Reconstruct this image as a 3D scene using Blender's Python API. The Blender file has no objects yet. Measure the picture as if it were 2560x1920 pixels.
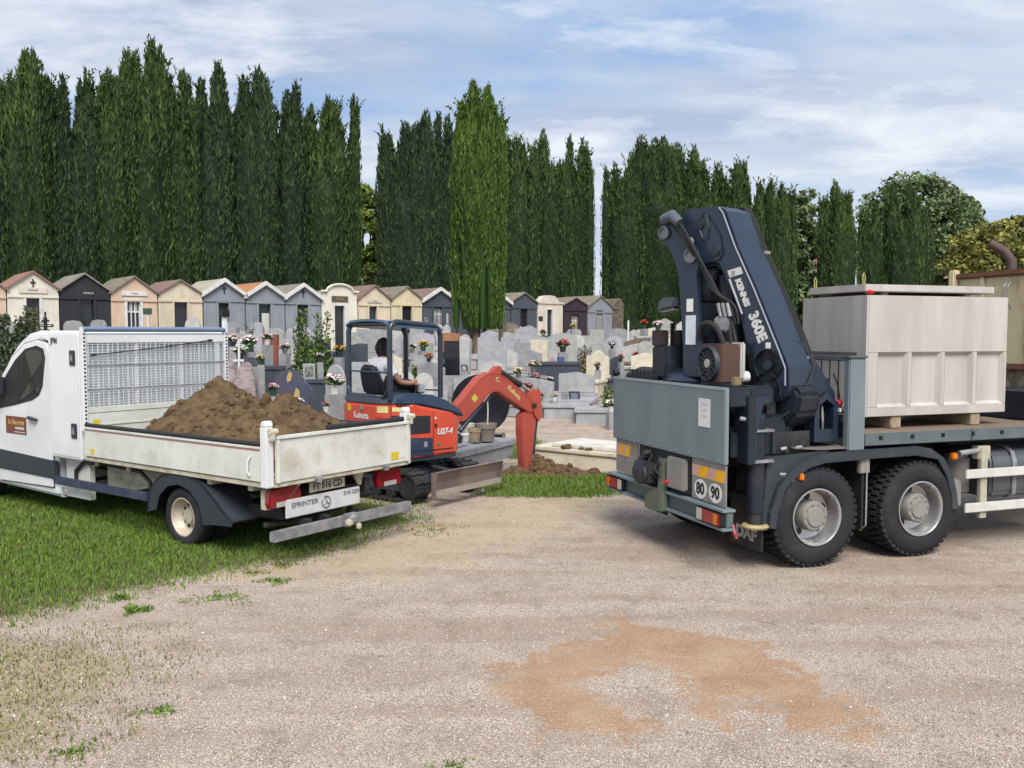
import bpy, bmesh, math, random
import numpy as np
from mathutils import Matrix, Vector, noise as mnoise
random.seed(7)
RNG = np.random.default_rng(11)
S = bpy.context.scene
COL = S.collection
R = math.radians
PI = math.pi

# ------------------------------------------------------------------ camera
CAM_H, PITCH, FPX = 2.42, 0.0572, 2200.0
cam = bpy.data.cameras.new('camera')
cam.sensor_width = 36.0
cam.lens = 36.0 * FPX / 2560.0
cam.clip_start = 0.05
cam.clip_end = 3000
camo = bpy.data.objects.new('camera', cam)
COL.objects.link(camo)
camo.location = (0, 0, CAM_H)
camo.rotation_euler = (PI / 2 - PITCH, 0, 0)
S.camera = camo

# ------------------------------------------------------------------ sky, sun, exposure
SUN_DIR = Vector((0.10, -0.62, 0.77)).normalized()
SUN_EL = math.asin(SUN_DIR.z)
SUN_AZ = math.atan2(SUN_DIR.x, SUN_DIR.y)
w = bpy.data.worlds.new('World')
S.world = w
w.use_nodes = True
nt = w.node_tree
nt.nodes.clear()

def N(t, typ, **kw):
    n = t.nodes.new(typ)
    for k, v in kw.items():
        setattr(n, k, v)
    return n

def lk(t, a, b):
    t.links.new(a, b)

def mathn(t, op, a, b=None, clamp=False):
    n = N(t, 'ShaderNodeMath', operation=op, use_clamp=clamp)
    for i, v in enumerate((a, b)):
        if v is None:
            continue
        if isinstance(v, (int, float)):
            n.inputs[i].default_value = v
        else:
            lk(t, v, n.inputs[i])
    return n.outputs[0]

def ramp(t, fac, stops):
    n = N(t, 'ShaderNodeValToRGB')
    lk(t, fac, n.inputs[0])
    e = n.color_ramp.elements
    while len(e) < len(stops):
        e.new(0.5)
    for i, (p, c) in enumerate(stops):
        e[i].position = p
        e[i].color = (c, c, c, 1) if isinstance(c, (int, float)) else (*c, 1)
    return n.outputs[0]

def mixc(t, fac, a, b, mode='MIX'):
    n = N(t, 'ShaderNodeMix', data_type='RGBA', blend_type=mode)
    for sock, v in ((n.inputs[0], fac), (n.inputs[6], a), (n.inputs[7], b)):
        if isinstance(v, (int, float)):
            sock.default_value = v
        elif isinstance(v, tuple):
            sock.default_value = (*v, 1)
        else:
            lk(t, v, sock)
    return n.outputs[2]

sky = N(nt, 'ShaderNodeTexSky', sky_type='NISHITA')
sky.sun_disc = False
sky.sun_elevation = SUN_EL
sky.sun_rotation = SUN_AZ
sky.air_density = 1.3
sky.dust_density = 1.0
sky.ozone_density = 2.0
tc = N(nt, 'ShaderNodeTexCoord')
sp = N(nt, 'ShaderNodeSeparateXYZ')
lk(nt, tc.outputs['Generated'], sp.inputs[0])
zc = mathn(nt, 'MAXIMUM', sp.outputs[2], 0.0)
dn = mathn(nt, 'ADD', zc, 0.16)
cx = mathn(nt, 'DIVIDE', sp.outputs[0], dn)
cy = mathn(nt, 'DIVIDE', sp.outputs[1], dn)
cb = N(nt, 'ShaderNodeCombineXYZ')
lk(nt, cx, cb.inputs[0])
lk(nt, cy, cb.inputs[1])

def wnoise(loc, scl, sc, det, rough, dist=0.0):
    mp = N(nt, 'ShaderNodeMapping')
    mp.inputs['Location'].default_value = loc
    mp.inputs['Scale'].default_value = scl
    mp.inputs['Rotation'].default_value = (0, 0, -0.25)
    lk(nt, cb.outputs[0], mp.inputs[0])
    n = N(nt, 'ShaderNodeTexNoise')
    n.inputs['Scale'].default_value = sc
    n.inputs['Detail'].default_value = det
    n.inputs['Roughness'].default_value = rough
    n.inputs['Distortion'].default_value = dist
    lk(nt, mp.outputs[0], n.inputs[0])
    return n.outputs[0]

strat = ramp(nt, wnoise((5.3, 2.2, 0), (0.42, 1.0, 1), 1.25, 6, 0.58, 0.2), [(0.31, 0.0), (0.48, 1.0)])
puff = ramp(nt, wnoise((2.4, 7.6, 2.0), (0.60, 1.0, 1), 2.6, 8, 0.62, 0.25), [(0.49, 0.0), (0.66, 1.0)])
shade = wnoise((1.0, 5.0, 4.0), (0.35, 1.0, 1), 2.2, 4, 0.55)
sky_col = mixc(nt, 0.6, sky.outputs[0], (3.6, 6.3, 11.2))
gcol = mixc(nt, ramp(nt, shade, [(0.38, 0.0), (0.62, 1.0)]), (5.3, 6.2, 8.1), (7.8, 8.6, 9.8))
c1 = mixc(nt, mathn(nt, 'MULTIPLY', strat, 0.90), sky_col, gcol)
c2 = mixc(nt, mathn(nt, 'MULTIPLY', puff, 0.75), c1, (10.6, 11.0, 11.5))
low = ramp(nt, zc, [(0.0, 0.75), (0.20, 0.0)])
c2 = mixc(nt, low, c2, (9.0, 9.6, 10.4))
bg = N(nt, 'ShaderNodeBackground')
bg.inputs[1].default_value = 0.055
wo = N(nt, 'ShaderNodeOutputWorld')
lk(nt, c2, bg.inputs[0])
lk(nt, bg.outputs[0], wo.inputs[0])

sun = bpy.data.lights.new('sun', 'SUN')
sun.energy = 2.9
sun.angle = R(32)
sun.color = (1.0, 0.95, 0.88)
suno = bpy.data.objects.new('sun', sun)
COL.objects.link(suno)
suno.rotation_euler = SUN_DIR.to_track_quat('Z', 'Y').to_euler()
suno.location = (5, -5, 20)

S.render.engine = 'CYCLES'
S.cycles.max_bounces = 5
S.cycles.diffuse_bounces = 3
S.cycles.glossy_bounces = 2
S.cycles.caustics_reflective = False
S.cycles.caustics_refractive = False
w.cycles.sampling_method = 'NONE'
S.view_settings.view_transform = 'Standard'
S.view_settings.look = 'None'
S.view_settings.gamma = 1.0
S.view_settings.use_curve_mapping = False
S.view_settings.exposure = 0.72

# ------------------------------------------------------------------ helpers
FWD = Vector((0, math.cos(PITCH), -math.sin(PITCH)))
UPV = Vector((0, math.sin(PITCH), math.cos(PITCH)))

def ray(px, py):
    return FWD + Vector(((px - 1280) / FPX, 0, 0)) + UPV * ((960 - py) / FPX)

def at(px, py, Y):
    """surveyed point: image direction at distance Y"""
    d = ray(px, py)
    return Vector((0, 0, CAM_H)) + d * (Y / d.y)

def on_ground(px, py, z=0.0):
    d = ray(px, py)
    return Vector((0, 0, CAM_H)) + d * ((z - CAM_H) / d.z)

def sstep(t):
    t = np.clip(t, 0, 1)
    return t * t * (3 - 2 * t)

def terrain(x, y):
    return 1.5 * sstep((np.asarray(y, float) - 18.0) / 20.0)

def tz(x, y):
    return float(terrain(x, y))

class MB:
    """collects shapes; build() links them as ONE mesh object"""
    def __init__(self):
        self.v = []
        self.f = []

    def add(self, vs, fs, M=None):
        o = len(self.v)
        for p in vs:
            p = Vector(p)
            self.v.append(tuple(M @ p) if M is not None else tuple(p))
        for f in fs:
            self.f.append(tuple(i + o for i in f))
        return self

    def bx(self, x0, x1, y0, y1, z0, z1, M=None):
        vs = [(x, y, z) for x in (x0, x1) for y in (y0, y1) for z in (z0, z1)]
        fs = [(0, 1, 3, 2), (4, 6, 7, 5), (0, 4, 5, 1), (2, 3, 7, 6), (0, 2, 6, 4), (1, 5, 7, 3)]
        return self.add(vs, fs, M)

    def prism(self, poly, a0, a1, plane='xz', M=None):
        n = len(poly)
        def P(u, v, a):
            return (u, a, v) if plane == 'xz' else ((a, u, v) if plane == 'yz' else (u, v, a))
        vs = [P(u, v, a0) for u, v in poly] + [P(u, v, a1) for u, v in poly]
        fs = [tuple(range(n))[::-1], tuple(range(n, 2 * n))]
        for i in range(n):
            j = (i + 1) % n
            fs.append((i, j, n + j, n + i))
        return self.add(vs, fs, M)

    def tube(self, pts, r, n=8, closed=False, M=None):
        pts = [Vector(p) for p in pts]
        m = len(pts)
        rs = r if isinstance(r, (list, tuple)) else [r] * m
        vs, fs = [], []
        up = None
        for i, p in enumerate(pts):
            if closed:
                t = pts[(i + 1) % m] - pts[i - 1]
            else:
                t = pts[min(i + 1, m - 1)] - pts[max(i - 1, 0)]
            t.normalize()
            if up is None:
                up = Vector((0, 0, 1)) if abs(t.z) < 0.9 else Vector((1, 0, 0))
            a = t.cross(up)
            if a.length < 1e-4:
                a = t.orthogonal()
            a.normalize()
            b = a.cross(t).normalized()
            up = b
            for k in range(n):
                q = 2 * PI * k / n
                vs.append(p + (a * math.cos(q) + b * math.sin(q)) * rs[i])
        for i in range(m if closed else m - 1):
            for k in range(n):
                i2 = (i + 1) % m
                k2 = (k + 1) % n
                fs.append((i * n + k, i * n + k2, i2 * n + k2, i2 * n + k))
        if not closed:
            fs.append(tuple(range(n)))
            fs.append(tuple(range((m - 1) * n, m * n))[::-1])
        return self.add(vs, fs, M)

    def lathe(self, prof, n=32, axis='z', c=(0, 0, 0), M=None, cap=False):
        vs, fs = [], []
        for r, h in prof:
            for k in range(n):
                q = 2 * PI * k / n
                u, v = r * math.cos(q), r * math.sin(q)
                p = (u, v, h) if axis == 'z' else ((u, h, v) if axis == 'y' else (h, u, v))
                vs.append((p[0] + c[0], p[1] + c[1], p[2] + c[2]))
        m = len(prof)
        for i in range(m - 1):
            for k in range(n):
                k2 = (k + 1) % n
                fs.append((i * n + k, i * n + k2, (i + 1) * n + k2, (i + 1) * n + k))
        if cap:
            fs.append(tuple(range(n)))
            fs.append(tuple(range((m - 1) * n, m * n)))
        return self.add(vs, fs, M)

    def cyl(self, a, b, r, n=16, M=None):
        return self.tube([a, b], r, n, M=M)

    def build(self, name, mat=None, parent=None, bevel=0.0, smooth=False, seg=2, flip=False):
        me = bpy.data.meshes.new(name)
        me.from_pydata(self.v, [], self.f)
        bm = bmesh.new()
        bm.from_mesh(me)
        bmesh.ops.recalc_face_normals(bm, faces=bm.faces)
        if bevel > 0:
            es = [e for e in bm.edges if len(e.link_faces) == 2 and e.calc_face_angle(0) > 0.5]
            bmesh.ops.bevel(bm, geom=es, offset=bevel, segments=seg, affect='EDGES', clamp_overlap=True)
        bm.to_mesh(me)
        bm.free()
        if smooth:
            me.shade_smooth()
            try:
                me.set_sharp_from_angle(angle=R(38))
            except Exception:
                pass
        if mat is not None:
            me.materials.append(mat)
        o = bpy.data.objects.new(name, me)
        COL.objects.link(o)
        if parent is not None:
            o.parent = parent
        return o

def tag(o, label=None, cat=None, group=None, kind=None):
    if label:
        o['label'] = label
    if cat:
        o['category'] = cat
    if group:
        o['group'] = group
    if kind:
        o['kind'] = kind
    return o

def thing(name, label, cat, loc=(0, 0, 0), rz=0.0, group=None):
    o = bpy.data.objects.new(name, None)
    o.empty_display_size = 0.2
    COL.objects.link(o)
    o.location = loc
    o.rotation_euler = (0, 0, rz)
    return tag(o, label, cat, group)

def copy_tree(o, parent=None):
    c = o.copy()
    COL.objects.link(c)
    c.parent = parent
    for ch in list(o.children):
        copy_tree(ch, c)
    return c

def plane_m(o, right, up):
    """matrix that lays flat (x right, y up) work onto a plane at o"""
    r_ = Vector(right).normalized()
    u_ = Vector(up)
    u_ = (u_ - r_ * u_.dot(r_)).normalized()
    n_ = r_.cross(u_)
    M = Matrix((r_, u_, n_)).transposed().to_4x4()
    M.translation = Vector(o)
    return M

def text_mb(mb, s, size, M, extrude=0.002, bold=0.0, shear=0.0, xs=1.0, center=True):
    cu = bpy.data.curves.new('lettering', 'FONT')
    cu.body = s
    cu.size = size
    cu.extrude = extrude
    cu.offset = bold
    cu.shear = shear
    cu.resolution_u = 3
    if center:
        cu.align_x = 'CENTER'
        cu.align_y = 'CENTER'
    ob = bpy.data.objects.new('lettering', cu)
    me = bpy.data.meshes.new_from_object(ob)
    SX = Matrix.Diagonal((xs, 1, 1, 1))
    mb.add([v.co for v in me.vertices], [tuple(p.vertices) for p in me.polygons], M @ SX)
    bpy.data.objects.remove(ob)
    bpy.data.meshes.remove(me)
    bpy.data.curves.remove(cu)
    return mb

# ------------------------------------------------------------------ materials
MATS = {}

def mat(name, col, rough=0.6, metal=0.0, col2=None, scale=6.0, detail=4.0, lo=0.4, hi=0.62, bump=0.0, bscale=60.0,
        dirt=None, dscale=3.0, dlo=0.52, dhi=0.72, damt=0.8, speck=None, sscale=160.0, samt=0.6, stretch=(1, 1, 1), coat=0.0, spec=0.5, emit=None):
    if name in MATS:
        return MATS[name]
    m = bpy.data.materials.new(name)
    m.use_nodes = True
    t = m.node_tree
    b = t.nodes['Principled BSDF']
    tcn = N(t, 'ShaderNodeTexCoord')
    mp = N(t, 'ShaderNodeMapping')
    mp.inputs['Scale'].default_value = stretch
    lk(t, tcn.outputs['Object'], mp.inputs[0])
    oi = N(t, 'ShaderNodeObjectInfo')
    rv = N(t, 'ShaderNodeVectorMath', operation='ADD')
    lk(t, mp.outputs[0], rv.inputs[0])
    sc = N(t, 'ShaderNodeVectorMath', operation='SCALE')
    sc.inputs['Scale'].default_value = 17.0
    cbx = N(t, 'ShaderNodeCombineXYZ')
    for i in range(3):
        lk(t, oi.outputs['Random'], cbx.inputs[i])
    lk(t, cbx.outputs[0], sc.inputs[0])
    lk(t, sc.outputs[0], rv.inputs[1])
    vec = rv.outputs[0]
    def nz(s, d, r_=0.55):
        n = N(t, 'ShaderNodeTexNoise')
        n.inputs['Scale'].default_value = s
        n.inputs['Detail'].default_value = d
        n.inputs['Roughness'].default_value = r_
        lk(t, vec, n.inputs[0])
        return n.outputs[0]
    c = None
    if col2 is not None:
        c = mixc(t, ramp(t, nz(scale, detail), [(lo, 0.0), (hi, 1.0)]), col, col2)
    else:
        c2 = tuple(x * 0.88 for x in col)
        c = mixc(t, ramp(t, nz(scale, detail), [(lo, 0.0), (hi, 1.0)]), col, c2)
    if speck is not None:
        vo = N(t, 'ShaderNodeTexVoronoi')
        vo.inputs['Scale'].default_value = sscale
        lk(t, vec, vo.inputs[0])
        sx = N(t, 'ShaderNodeSeparateColor')
        lk(t, vo.outputs['Color'], sx.inputs[0])
        c = mixc(t, mathn(t, 'MULTIPLY', ramp(t, sx.outputs[0], [(0.55, 0.0), (0.8, 1.0)]), samt), c, speck)
    ro = rough
    if dirt is not None:
        df = mathn(t, 'MULTIPLY', ramp(t, nz(dscale, 7, 0.65), [(dlo, 0.0), (dhi, 1.0)]), damt)
        c = mixc(t, df, c, dirt)
        ro = mathn(t, 'ADD', mathn(t, 'MULTIPLY', df, 0.85 - rough), rough, clamp=True)
    lk(t, c, b.inputs['Base Color'])
    if isinstance(ro, (int, float)):
        rn = mathn(t, 'ADD', mathn(t, 'MULTIPLY', nz(scale * 2.3, 3), 0.18), rough - 0.09, clamp=True)
        lk(t, rn, b.inputs['Roughness'])
    else:
        lk(t, ro, b.inputs['Roughness'])
    b.inputs['Metallic'].default_value = metal
    b.inputs['Specular IOR Level'].default_value = spec
    b.inputs['Coat Weight'].default_value = coat
    if emit:
        b.inputs['Emission Color'].default_value = (*emit, 1)
        b.inputs['Emission Strength'].default_value = 0.0
    if bump > 0:
        bn = N(t, 'ShaderNodeBump')
        bn.inputs['Strength'].default_value = bump
        bn.inputs['Distance'].default_value = 0.02
        lk(t, nz(bscale, 5, 0.6), bn.inputs['Height'])
        lk(t, bn.outputs[0], b.inputs['Normal'])
    MATS[name] = m
    return m

def leaf_mat(name, dark, light, rough=0.6, trans=0.0):
    """foliage: colour varies leaf to leaf with the mesh attribute 'tint'"""
    if name in MATS:
        return MATS[name]
    m = bpy.data.materials.new(name)
    m.use_nodes = True
    t = m.node_tree
    b = t.nodes['Principled BSDF']
    a = N(t, 'ShaderNodeAttribute', attribute_name='tint')
    lk(t, mixc(t, a.outputs['Fac'], dark, light), b.inputs['Base Color'])
    b.inputs['Roughness'].default_value = rough
    b.inputs['Specular IOR Level'].default_value = 0.25
    MATS[name] = m
    return m

def np_mesh(name, V, F, mat_, tint=None, parent=None, smooth=False):
    """V (n,3) array, F (m,3 or 4) array; tint per face"""
    me = bpy.data.meshes.new(name)
    k = F.shape[1]
    me.vertices.add(len(V))
    me.vertices.foreach_set('co', V.astype(np.float32).ravel())
    me.loops.add(F.size)
    me.loops.foreach_set('vertex_index', F.astype(np.int32).ravel())
    me.polygons.add(len(F))
    me.polygons.foreach_set('loop_start', np.arange(0, F.size, k, dtype=np.int32))
    try:
        me.polygons.foreach_set('loop_total', np.full(len(F), k, dtype=np.int32))
    except Exception:
        pass
    me.update(calc_edges=True)
    if tint is not None:
        at_ = me.attributes.new('tint', 'FLOAT', 'FACE')
        at_.data.foreach_set('value', tint.astype(np.float32))
    me.materials.append(mat_)
    if smooth:
        me.shade_smooth()
    o = bpy.data.objects.new(name, me)
    COL.objects.link(o)
    if parent is not None:
        o.parent = parent
    return o

def vnoise(P, scale, seed=0.0):
    """cheap smooth value noise for numpy arrays of points, -1..1"""
    P = P * scale
    out = np.zeros(len(P))
    rs = np.random.RandomState(int(seed * 10) + 5)
    for i in range(6):
        k = rs.normal(size=3)
        out += np.sin(P @ (k * (0.7 + 0.35 * i)) + rs.uniform(0, 6.28)) / (1 + 0.25 * i)
    return out / 3.2
# ================================================================== ground
def poly_sd(X, Y, poly):
    """signed distance to polygon, positive inside"""
    P = np.array(poly, float)
    inside = np.zeros(X.shape, bool)
    dist = np.full(X.shape, 1e9)
    n = len(P)
    for i in range(n):
        x1, y1 = P[i]
        x2, y2 = P[(i + 1) % n]
        c = ((y1 > Y) != (y2 > Y)) & (X < (x2 - x1) * (Y - y1) / ((y2 - y1) if y2 != y1 else 1e-9) + x1)
        inside ^= c
        L2 = (x2 - x1) ** 2 + (y2 - y1) ** 2
        tt = np.clip(((X - x1) * (x2 - x1) + (Y - y1) * (y2 - y1)) / L2, 0, 1)
        dist = np.minimum(dist, np.hypot(X - x1 - tt * (x2 - x1), Y - y1 - tt * (y2 - y1)))
    return np.where(inside, dist, -dist)

LAWN = [(-30, 9.5), (-9, 8.2), (-5.6, 7.4), (-4.3, 7.35), (-3.95, 7.8), (-3.3, 8.5), (-2.8, 9.0), (-2.15, 9.65), (-1.65, 10.6), (-1.35, 11.5),
        (-1.6, 12.2), (-2.6, 12.9), (-3.2, 15.5), (-4.6, 19.5), (-16, 21), (-30, 21)]
SPARSE = [(-6, 6.9), (-4.1, 6.8), (-3.3, 6.6), (-2.85, 6.05), (-3.0, 5.4), (-2.75, 5.0), (-3.4, 4.3), (-6, 4.2)]
STRIP = [(-0.5, 12.95), (0.3, 12.75), (1.2, 12.9), (2.0, 13.5), (2.4, 14.7), (1.9, 15.0), (1.2, 15.2), (0.4, 15.6), (-0.1, 15.0), (-0.4, 13.6)]
GREEN2 = [(-0.2, 17.0), (0.4, 16.8), (0.75, 18.6), (0.5, 19.8), (-0.1, 19.2)]
SAND = [(-0.12, 6.17), (0.2, 6.55), (0.44, 6.75), (0.75, 6.85), (0.95, 7.5), (1.25, 7.15), (1.9, 6.65), (2.2, 5.9), (2.3, 5.3), (2.12, 5.15), (1.65, 5.27),
        (1.75, 5.6), (1.45, 5.72), (1.3, 5.3), (1.1, 5.38), (1.25, 5.9), (1.12, 6.2), (0.85, 6.35), (0.5, 5.95), (0.62, 5.5), (0.72, 5.12), (0.4, 5.03), (0.02, 5.1), (-0.06, 5.6)]
YELLOW = [(-3.2, 8.6), (-1.9, 9.6), (-1.3, 11.0), (0.4, 13.2), (1.4, 12.8), (0.5, 10.8), (-0.4, 9.2), (-1.6, 8.6)]

xs = np.unique(np.concatenate([-np.geomspace(9, 420, 26), np.arange(-9, 9.001, 0.09), np.geomspace(9, 420, 26)]))
ys = np.unique(np.concatenate([[-60, -20, -6, 0], np.arange(3.0, 22, 0.09), np.arange(22, 60, 1.0), np.geomspace(60, 700, 18)]))
GX, GY = np.meshgrid(xs, ys)
P3 = np.stack([GX.ravel(), GY.ravel(), np.zeros(GX.size)], 1)
wob = vnoise(P3, 1.6, 1) * 0.30 + vnoise(P3, 5.5, 2) * 0.07
sand_m = np.clip(0.5 + (poly_sd(P3[:, 0] + wob * .6, P3[:, 1] + wob * .5, SAND)) / 0.55, 0, 1)
lawn_sd = np.maximum(np.maximum(poly_sd(P3[:, 0] + wob, P3[:, 1] + wob, LAWN), poly_sd(P3[:, 0] + wob, P3[:, 1], STRIP)), poly_sd(P3[:, 0] + wob, P3[:, 1], GREEN2))
lawn_m = np.clip(0.5 + lawn_sd / 0.7, 0, 1)
spar_m = np.clip(0.5 + (poly_sd(P3[:, 0] + wob, P3[:, 1] + wob, SPARSE)) / 0.5, 0, 1)
yel_m = np.clip(0.5 + poly_sd(P3[:, 0] + wob, P3[:, 1] + wob, YELLOW) / 1.6, 0, 1)
far_green = np.clip((GY.ravel() - 62) / 20, 0, 1)
hz = terrain(GX, GY).ravel()
near = np.clip((20 - GY.ravel()) / 4, 0, 1)
hz = hz + near * (vnoise(P3, 0.9, 3) * 0.014 + vnoise(P3, 3.1, 4) * 0.005) + lawn_m * 0.015 + sand_m * 0.008
P3[:, 2] = hz
nx, ny = len(xs), len(ys)
ii = np.arange(nx * ny).reshape(ny, nx)
F = np.stack([ii[:-1, :-1].ravel(), ii[:-1, 1:].ravel(), ii[1:, 1:].ravel(), ii[1:, :-1].ravel()], 1)

gm = bpy.data.materials.new('gravel_ground')
gm.use_nodes = True
t = gm.node_tree
b = t.nodes['Principled BSDF']
g = N(t, 'ShaderNodeNewGeometry')
def gn(s, d=4, r_=0.55):
    n = N(t, 'ShaderNodeTexNoise')
    n.inputs['Scale'].default_value = s
    n.inputs['Detail'].default_value = d
    n.inputs['Roughness'].default_value = r_
    lk(t, g.outputs['Position'], n.inputs[0])
    return n.outputs[0]
vo = N(t, 'ShaderNodeTexVoronoi')
vo.inputs['Scale'].default_value = 88.0
lk(t, g.outputs['Position'], vo.inputs[0])
vs_ = N(t, 'ShaderNodeSeparateColor')
lk(t, vo.outputs['Color'], vs_.inputs[0])
vo2 = N(t, 'ShaderNodeTexVoronoi')
vo2.inputs['Scale'].default_value = 40.0
lk(t, g.outputs['Position'], vo2.inputs[0])
vs2 = N(t, 'ShaderNodeSeparateColor')
lk(t, vo2.outputs['Color'], vs2.inputs[0])
peb = ramp(t, vs_.outputs[0], [(0.0, (0.42, 0.325, 0.255)), (0.3, (0.61, 0.505, 0.425)), (0.62, (0.70, 0.60, 0.515)), (1.0, (0.80, 0.715, 0.62))])
peb = mixc(t, 0.28, peb, ramp(t, vs2.outputs[1], [(0.0, (0.46, 0.36, 0.285)), (0.5, (0.63, 0.53, 0.45)), (1.0, (0.72, 0.62, 0.525))]))
gap = ramp(t, vo.outputs['Distance'], [(0.34, 0.0), (0.60, 1.0)])
peb = mixc(t, mathn(t, 'MULTIPLY', gap, 0.70), peb, (0.19, 0.140, 0.102))
big = ramp(t, gn(0.55, 5), [(0.35, 0.0), (0.65, 1.0)])
peb = mixc(t, mathn(t, 'MULTIPLY', big, 0.30), peb, (0.37, 0.285, 0.225))
mpx = N(t, 'ShaderNodeMapping')
mpx.inputs['Rotation'].default_value = (0, 0, -0.5)
mpx.inputs['Scale'].default_value = (0.35, 2.2, 1)
lk(t, g.outputs['Position'], mpx.inputs[0])
rutn = N(t, 'ShaderNodeTexNoise')
rutn.inputs['Scale'].default_value = 0.9
rutn.inputs['Detail'].default_value = 5
lk(t, mpx.outputs[0], rutn.inputs[0])
rut = ramp(t, rutn.outputs[0], [(0.47, 0.0), (0.60, 1.0)])
peb = mixc(t, mathn(t, 'MULTIPLY', rut, 0.50), peb, (0.31, 0.235, 0.18))
spot = ramp(t, gn(7.0, 4, 0.6), [(0.66, 0.0), (0.74, 1.0)])
peb = mixc(t, mathn(t, 'MULTIPLY', spot, 0.45), peb, (0.15, 0.105, 0.07))
med = ramp(t, gn(2.6, 6, 0.65), [(0.50, 0.0), (0.72, 1.0)])
peb = mixc(t, mathn(t, 'MULTIPLY', med, 0.55), peb, (0.20, 0.150, 0.110))
def attr(n):
    a = N(t, 'ShaderNodeAttribute', attribute_name=n)
    return a.outputs['Fac']
def edged(a, s=9.0, k=0.55):
    """mask with a ragged grainy edge"""
    e = mathn(t, 'ADD', a, mathn(t, 'MULTIPLY', mathn(t, 'SUBTRACT', gn(s, 7, 0.75), 0.5), 2 * k))
    return ramp(t, e, [(0.40, 0.0), (0.60, 1.0)])
yel = mathn(t, 'MULTIPLY', edged(attr('yellow'), 1.8, 1.1), 0.30)
peb = mixc(t, yel, peb, (0.52, 0.42, 0.20))
sandc = mixc(t, ramp(t, gn(3.0, 6), [(0.35, 0.0), (0.68, 1.0)]), (0.44, 0.275, 0.150), (0.36, 0.185, 0.085))
sandc = mixc(t, mathn(t, 'MULTIPLY', ramp(t, gn(1.7, 5), [(0.46, 0.0), (0.62, 1.0)]), 0.8), sandc, (0.33, 0.15, 0.055))
sandc = mixc(t, mathn(t, 'MULTIPLY', ramp(t, vs_.outputs[1], [(0.72, 0.0), (0.8, 1.0)]), 0.7), sandc, (0.45, 0.33, 0.21))
peb = mixc(t, mathn(t, 'MULTIPLY', edged(attr('sand'), 5.0, 1.25), 0.66), peb, sandc)
soil = mixc(t, gn(20, 5), (0.09, 0.085, 0.035), (0.17, 0.13, 0.07))
peb = mixc(t, mathn(t, 'MULTIPLY', edged(attr('lawn'), 4.5, 0.8), 0.92), peb, soil)
peb = mixc(t, mathn(t, 'MULTIPLY', edged(attr('sparse'), 6.0, 0.8), 0.45), peb, (0.30, 0.25, 0.11))
peb = mixc(t, attr('far'), peb, (0.09, 0.12, 0.04))
lk(t, peb, b.inputs['Base Color'])
b.inputs['Roughness'].default_value = 0.95
b.inputs['Specular IOR Level'].default_value = 0.15
bmp = N(t, 'ShaderNodeBump')
bmp.inputs['Strength'].default_value = 0.9
bmp.inputs['Distance'].default_value = 0.012
hgt = mathn(t, 'ADD', mathn(t, 'MULTIPLY', vo.outputs['Distance'], -1.0), mathn(t, 'MULTIPLY', gn(30, 4), 0.8))
lk(t, hgt, bmp.inputs['Height'])
lk(t, bmp.outputs[0], b.inputs['Normal'])
go = np_mesh('ground', P3, F, gm, smooth=True)
for nm, a in (('sand', sand_m), ('lawn', lawn_m), ('sparse', spar_m), ('yellow', yel_m), ('far', far_green)):
    at_ = go.data.attributes.new(nm, 'FLOAT', 'POINT')
    at_.data.foreach_set('value', a.astype(np.float32))
tag(go, kind='structure')

def gz(x, y):
    """near-ground height incl. small relief"""
    P = np.stack([np.asarray(x, float), np.asarray(y, float), np.zeros(len(x))], 1)
    nr = np.clip((20 - P[:, 1]) / 4, 0, 1)
    return terrain(P[:, 0], P[:, 1]) + nr * (vnoise(P, 0.9, 3) * 0.014 + vnoise(P, 3.1, 4) * 0.005)

# loose stones lying on the gravel
def pebbles():
    n = 52000
    u = RNG.uniform(0, 1, n)
    y = 4.5 / (1 - u * (1 - 4.5 / 15.0))
    x = RNG.uniform(-1, 1, n) * y * 0.62
    keep = (poly_sd(x, y, LAWN) < 0.05) & ((poly_sd(x, y, SAND) < RNG.uniform(-.1, .25, n)) | (RNG.uniform(0, 1, n) < .45))
    x, y = x[keep], y[keep]
    n = len(x)
    r = RNG.uniform(0.003, 0.0072, n) * (1 + 0.02 * y)
    r[RNG.uniform(0, 1, n) > 0.985] *= 1.7
    base = np.array([(1, 0, 0), (0, 1, 0), (-1, 0, 0), (0, -1, 0), (0, 0, 1), (0, 0, -1)], float)
    fc = np.array([(0, 1, 4), (1, 2, 4), (2, 3, 4), (3, 0, 4), (1, 0, 5), (2, 1, 5), (3, 2, 5), (0, 3, 5)])
    a = RNG.uniform(0, 6.28, n)
    J = base[None] * RNG.uniform(0.6, 1.35, (n, 6, 1)) + RNG.normal(0, .22, (n, 6, 3))
    J[:, :, 2] *= 0.62
    ca, sa = np.cos(a)[:, None], np.sin(a)[:, None]
    V = np.stack([J[:, :, 0] * ca - J[:, :, 1] * sa, J[:, :, 0] * sa + J[:, :, 1] * ca, J[:, :, 2]], 2) * r[:, None, None]
    V += np.stack([x, y, gz(x, y) + r * 0.30], 1)[:, None, :]
    Fc = (fc[None] + (np.arange(n) * 6)[:, None, None]).reshape(-1, 3)
    tint = np.repeat(RNG.uniform(0, 1, n), 8)
    m = leaf_mat('loose_stone', (0.22, 0.165, 0.13), (0.72, 0.64, 0.56), 0.9)
    o = np_mesh('loose_gravel', V.reshape(-1, 3), Fc, m, tint)
    tag(o, 'small beige and grey stones scattered over the gravel yard', 'gravel', kind='stuff')
pebbles()

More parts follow.
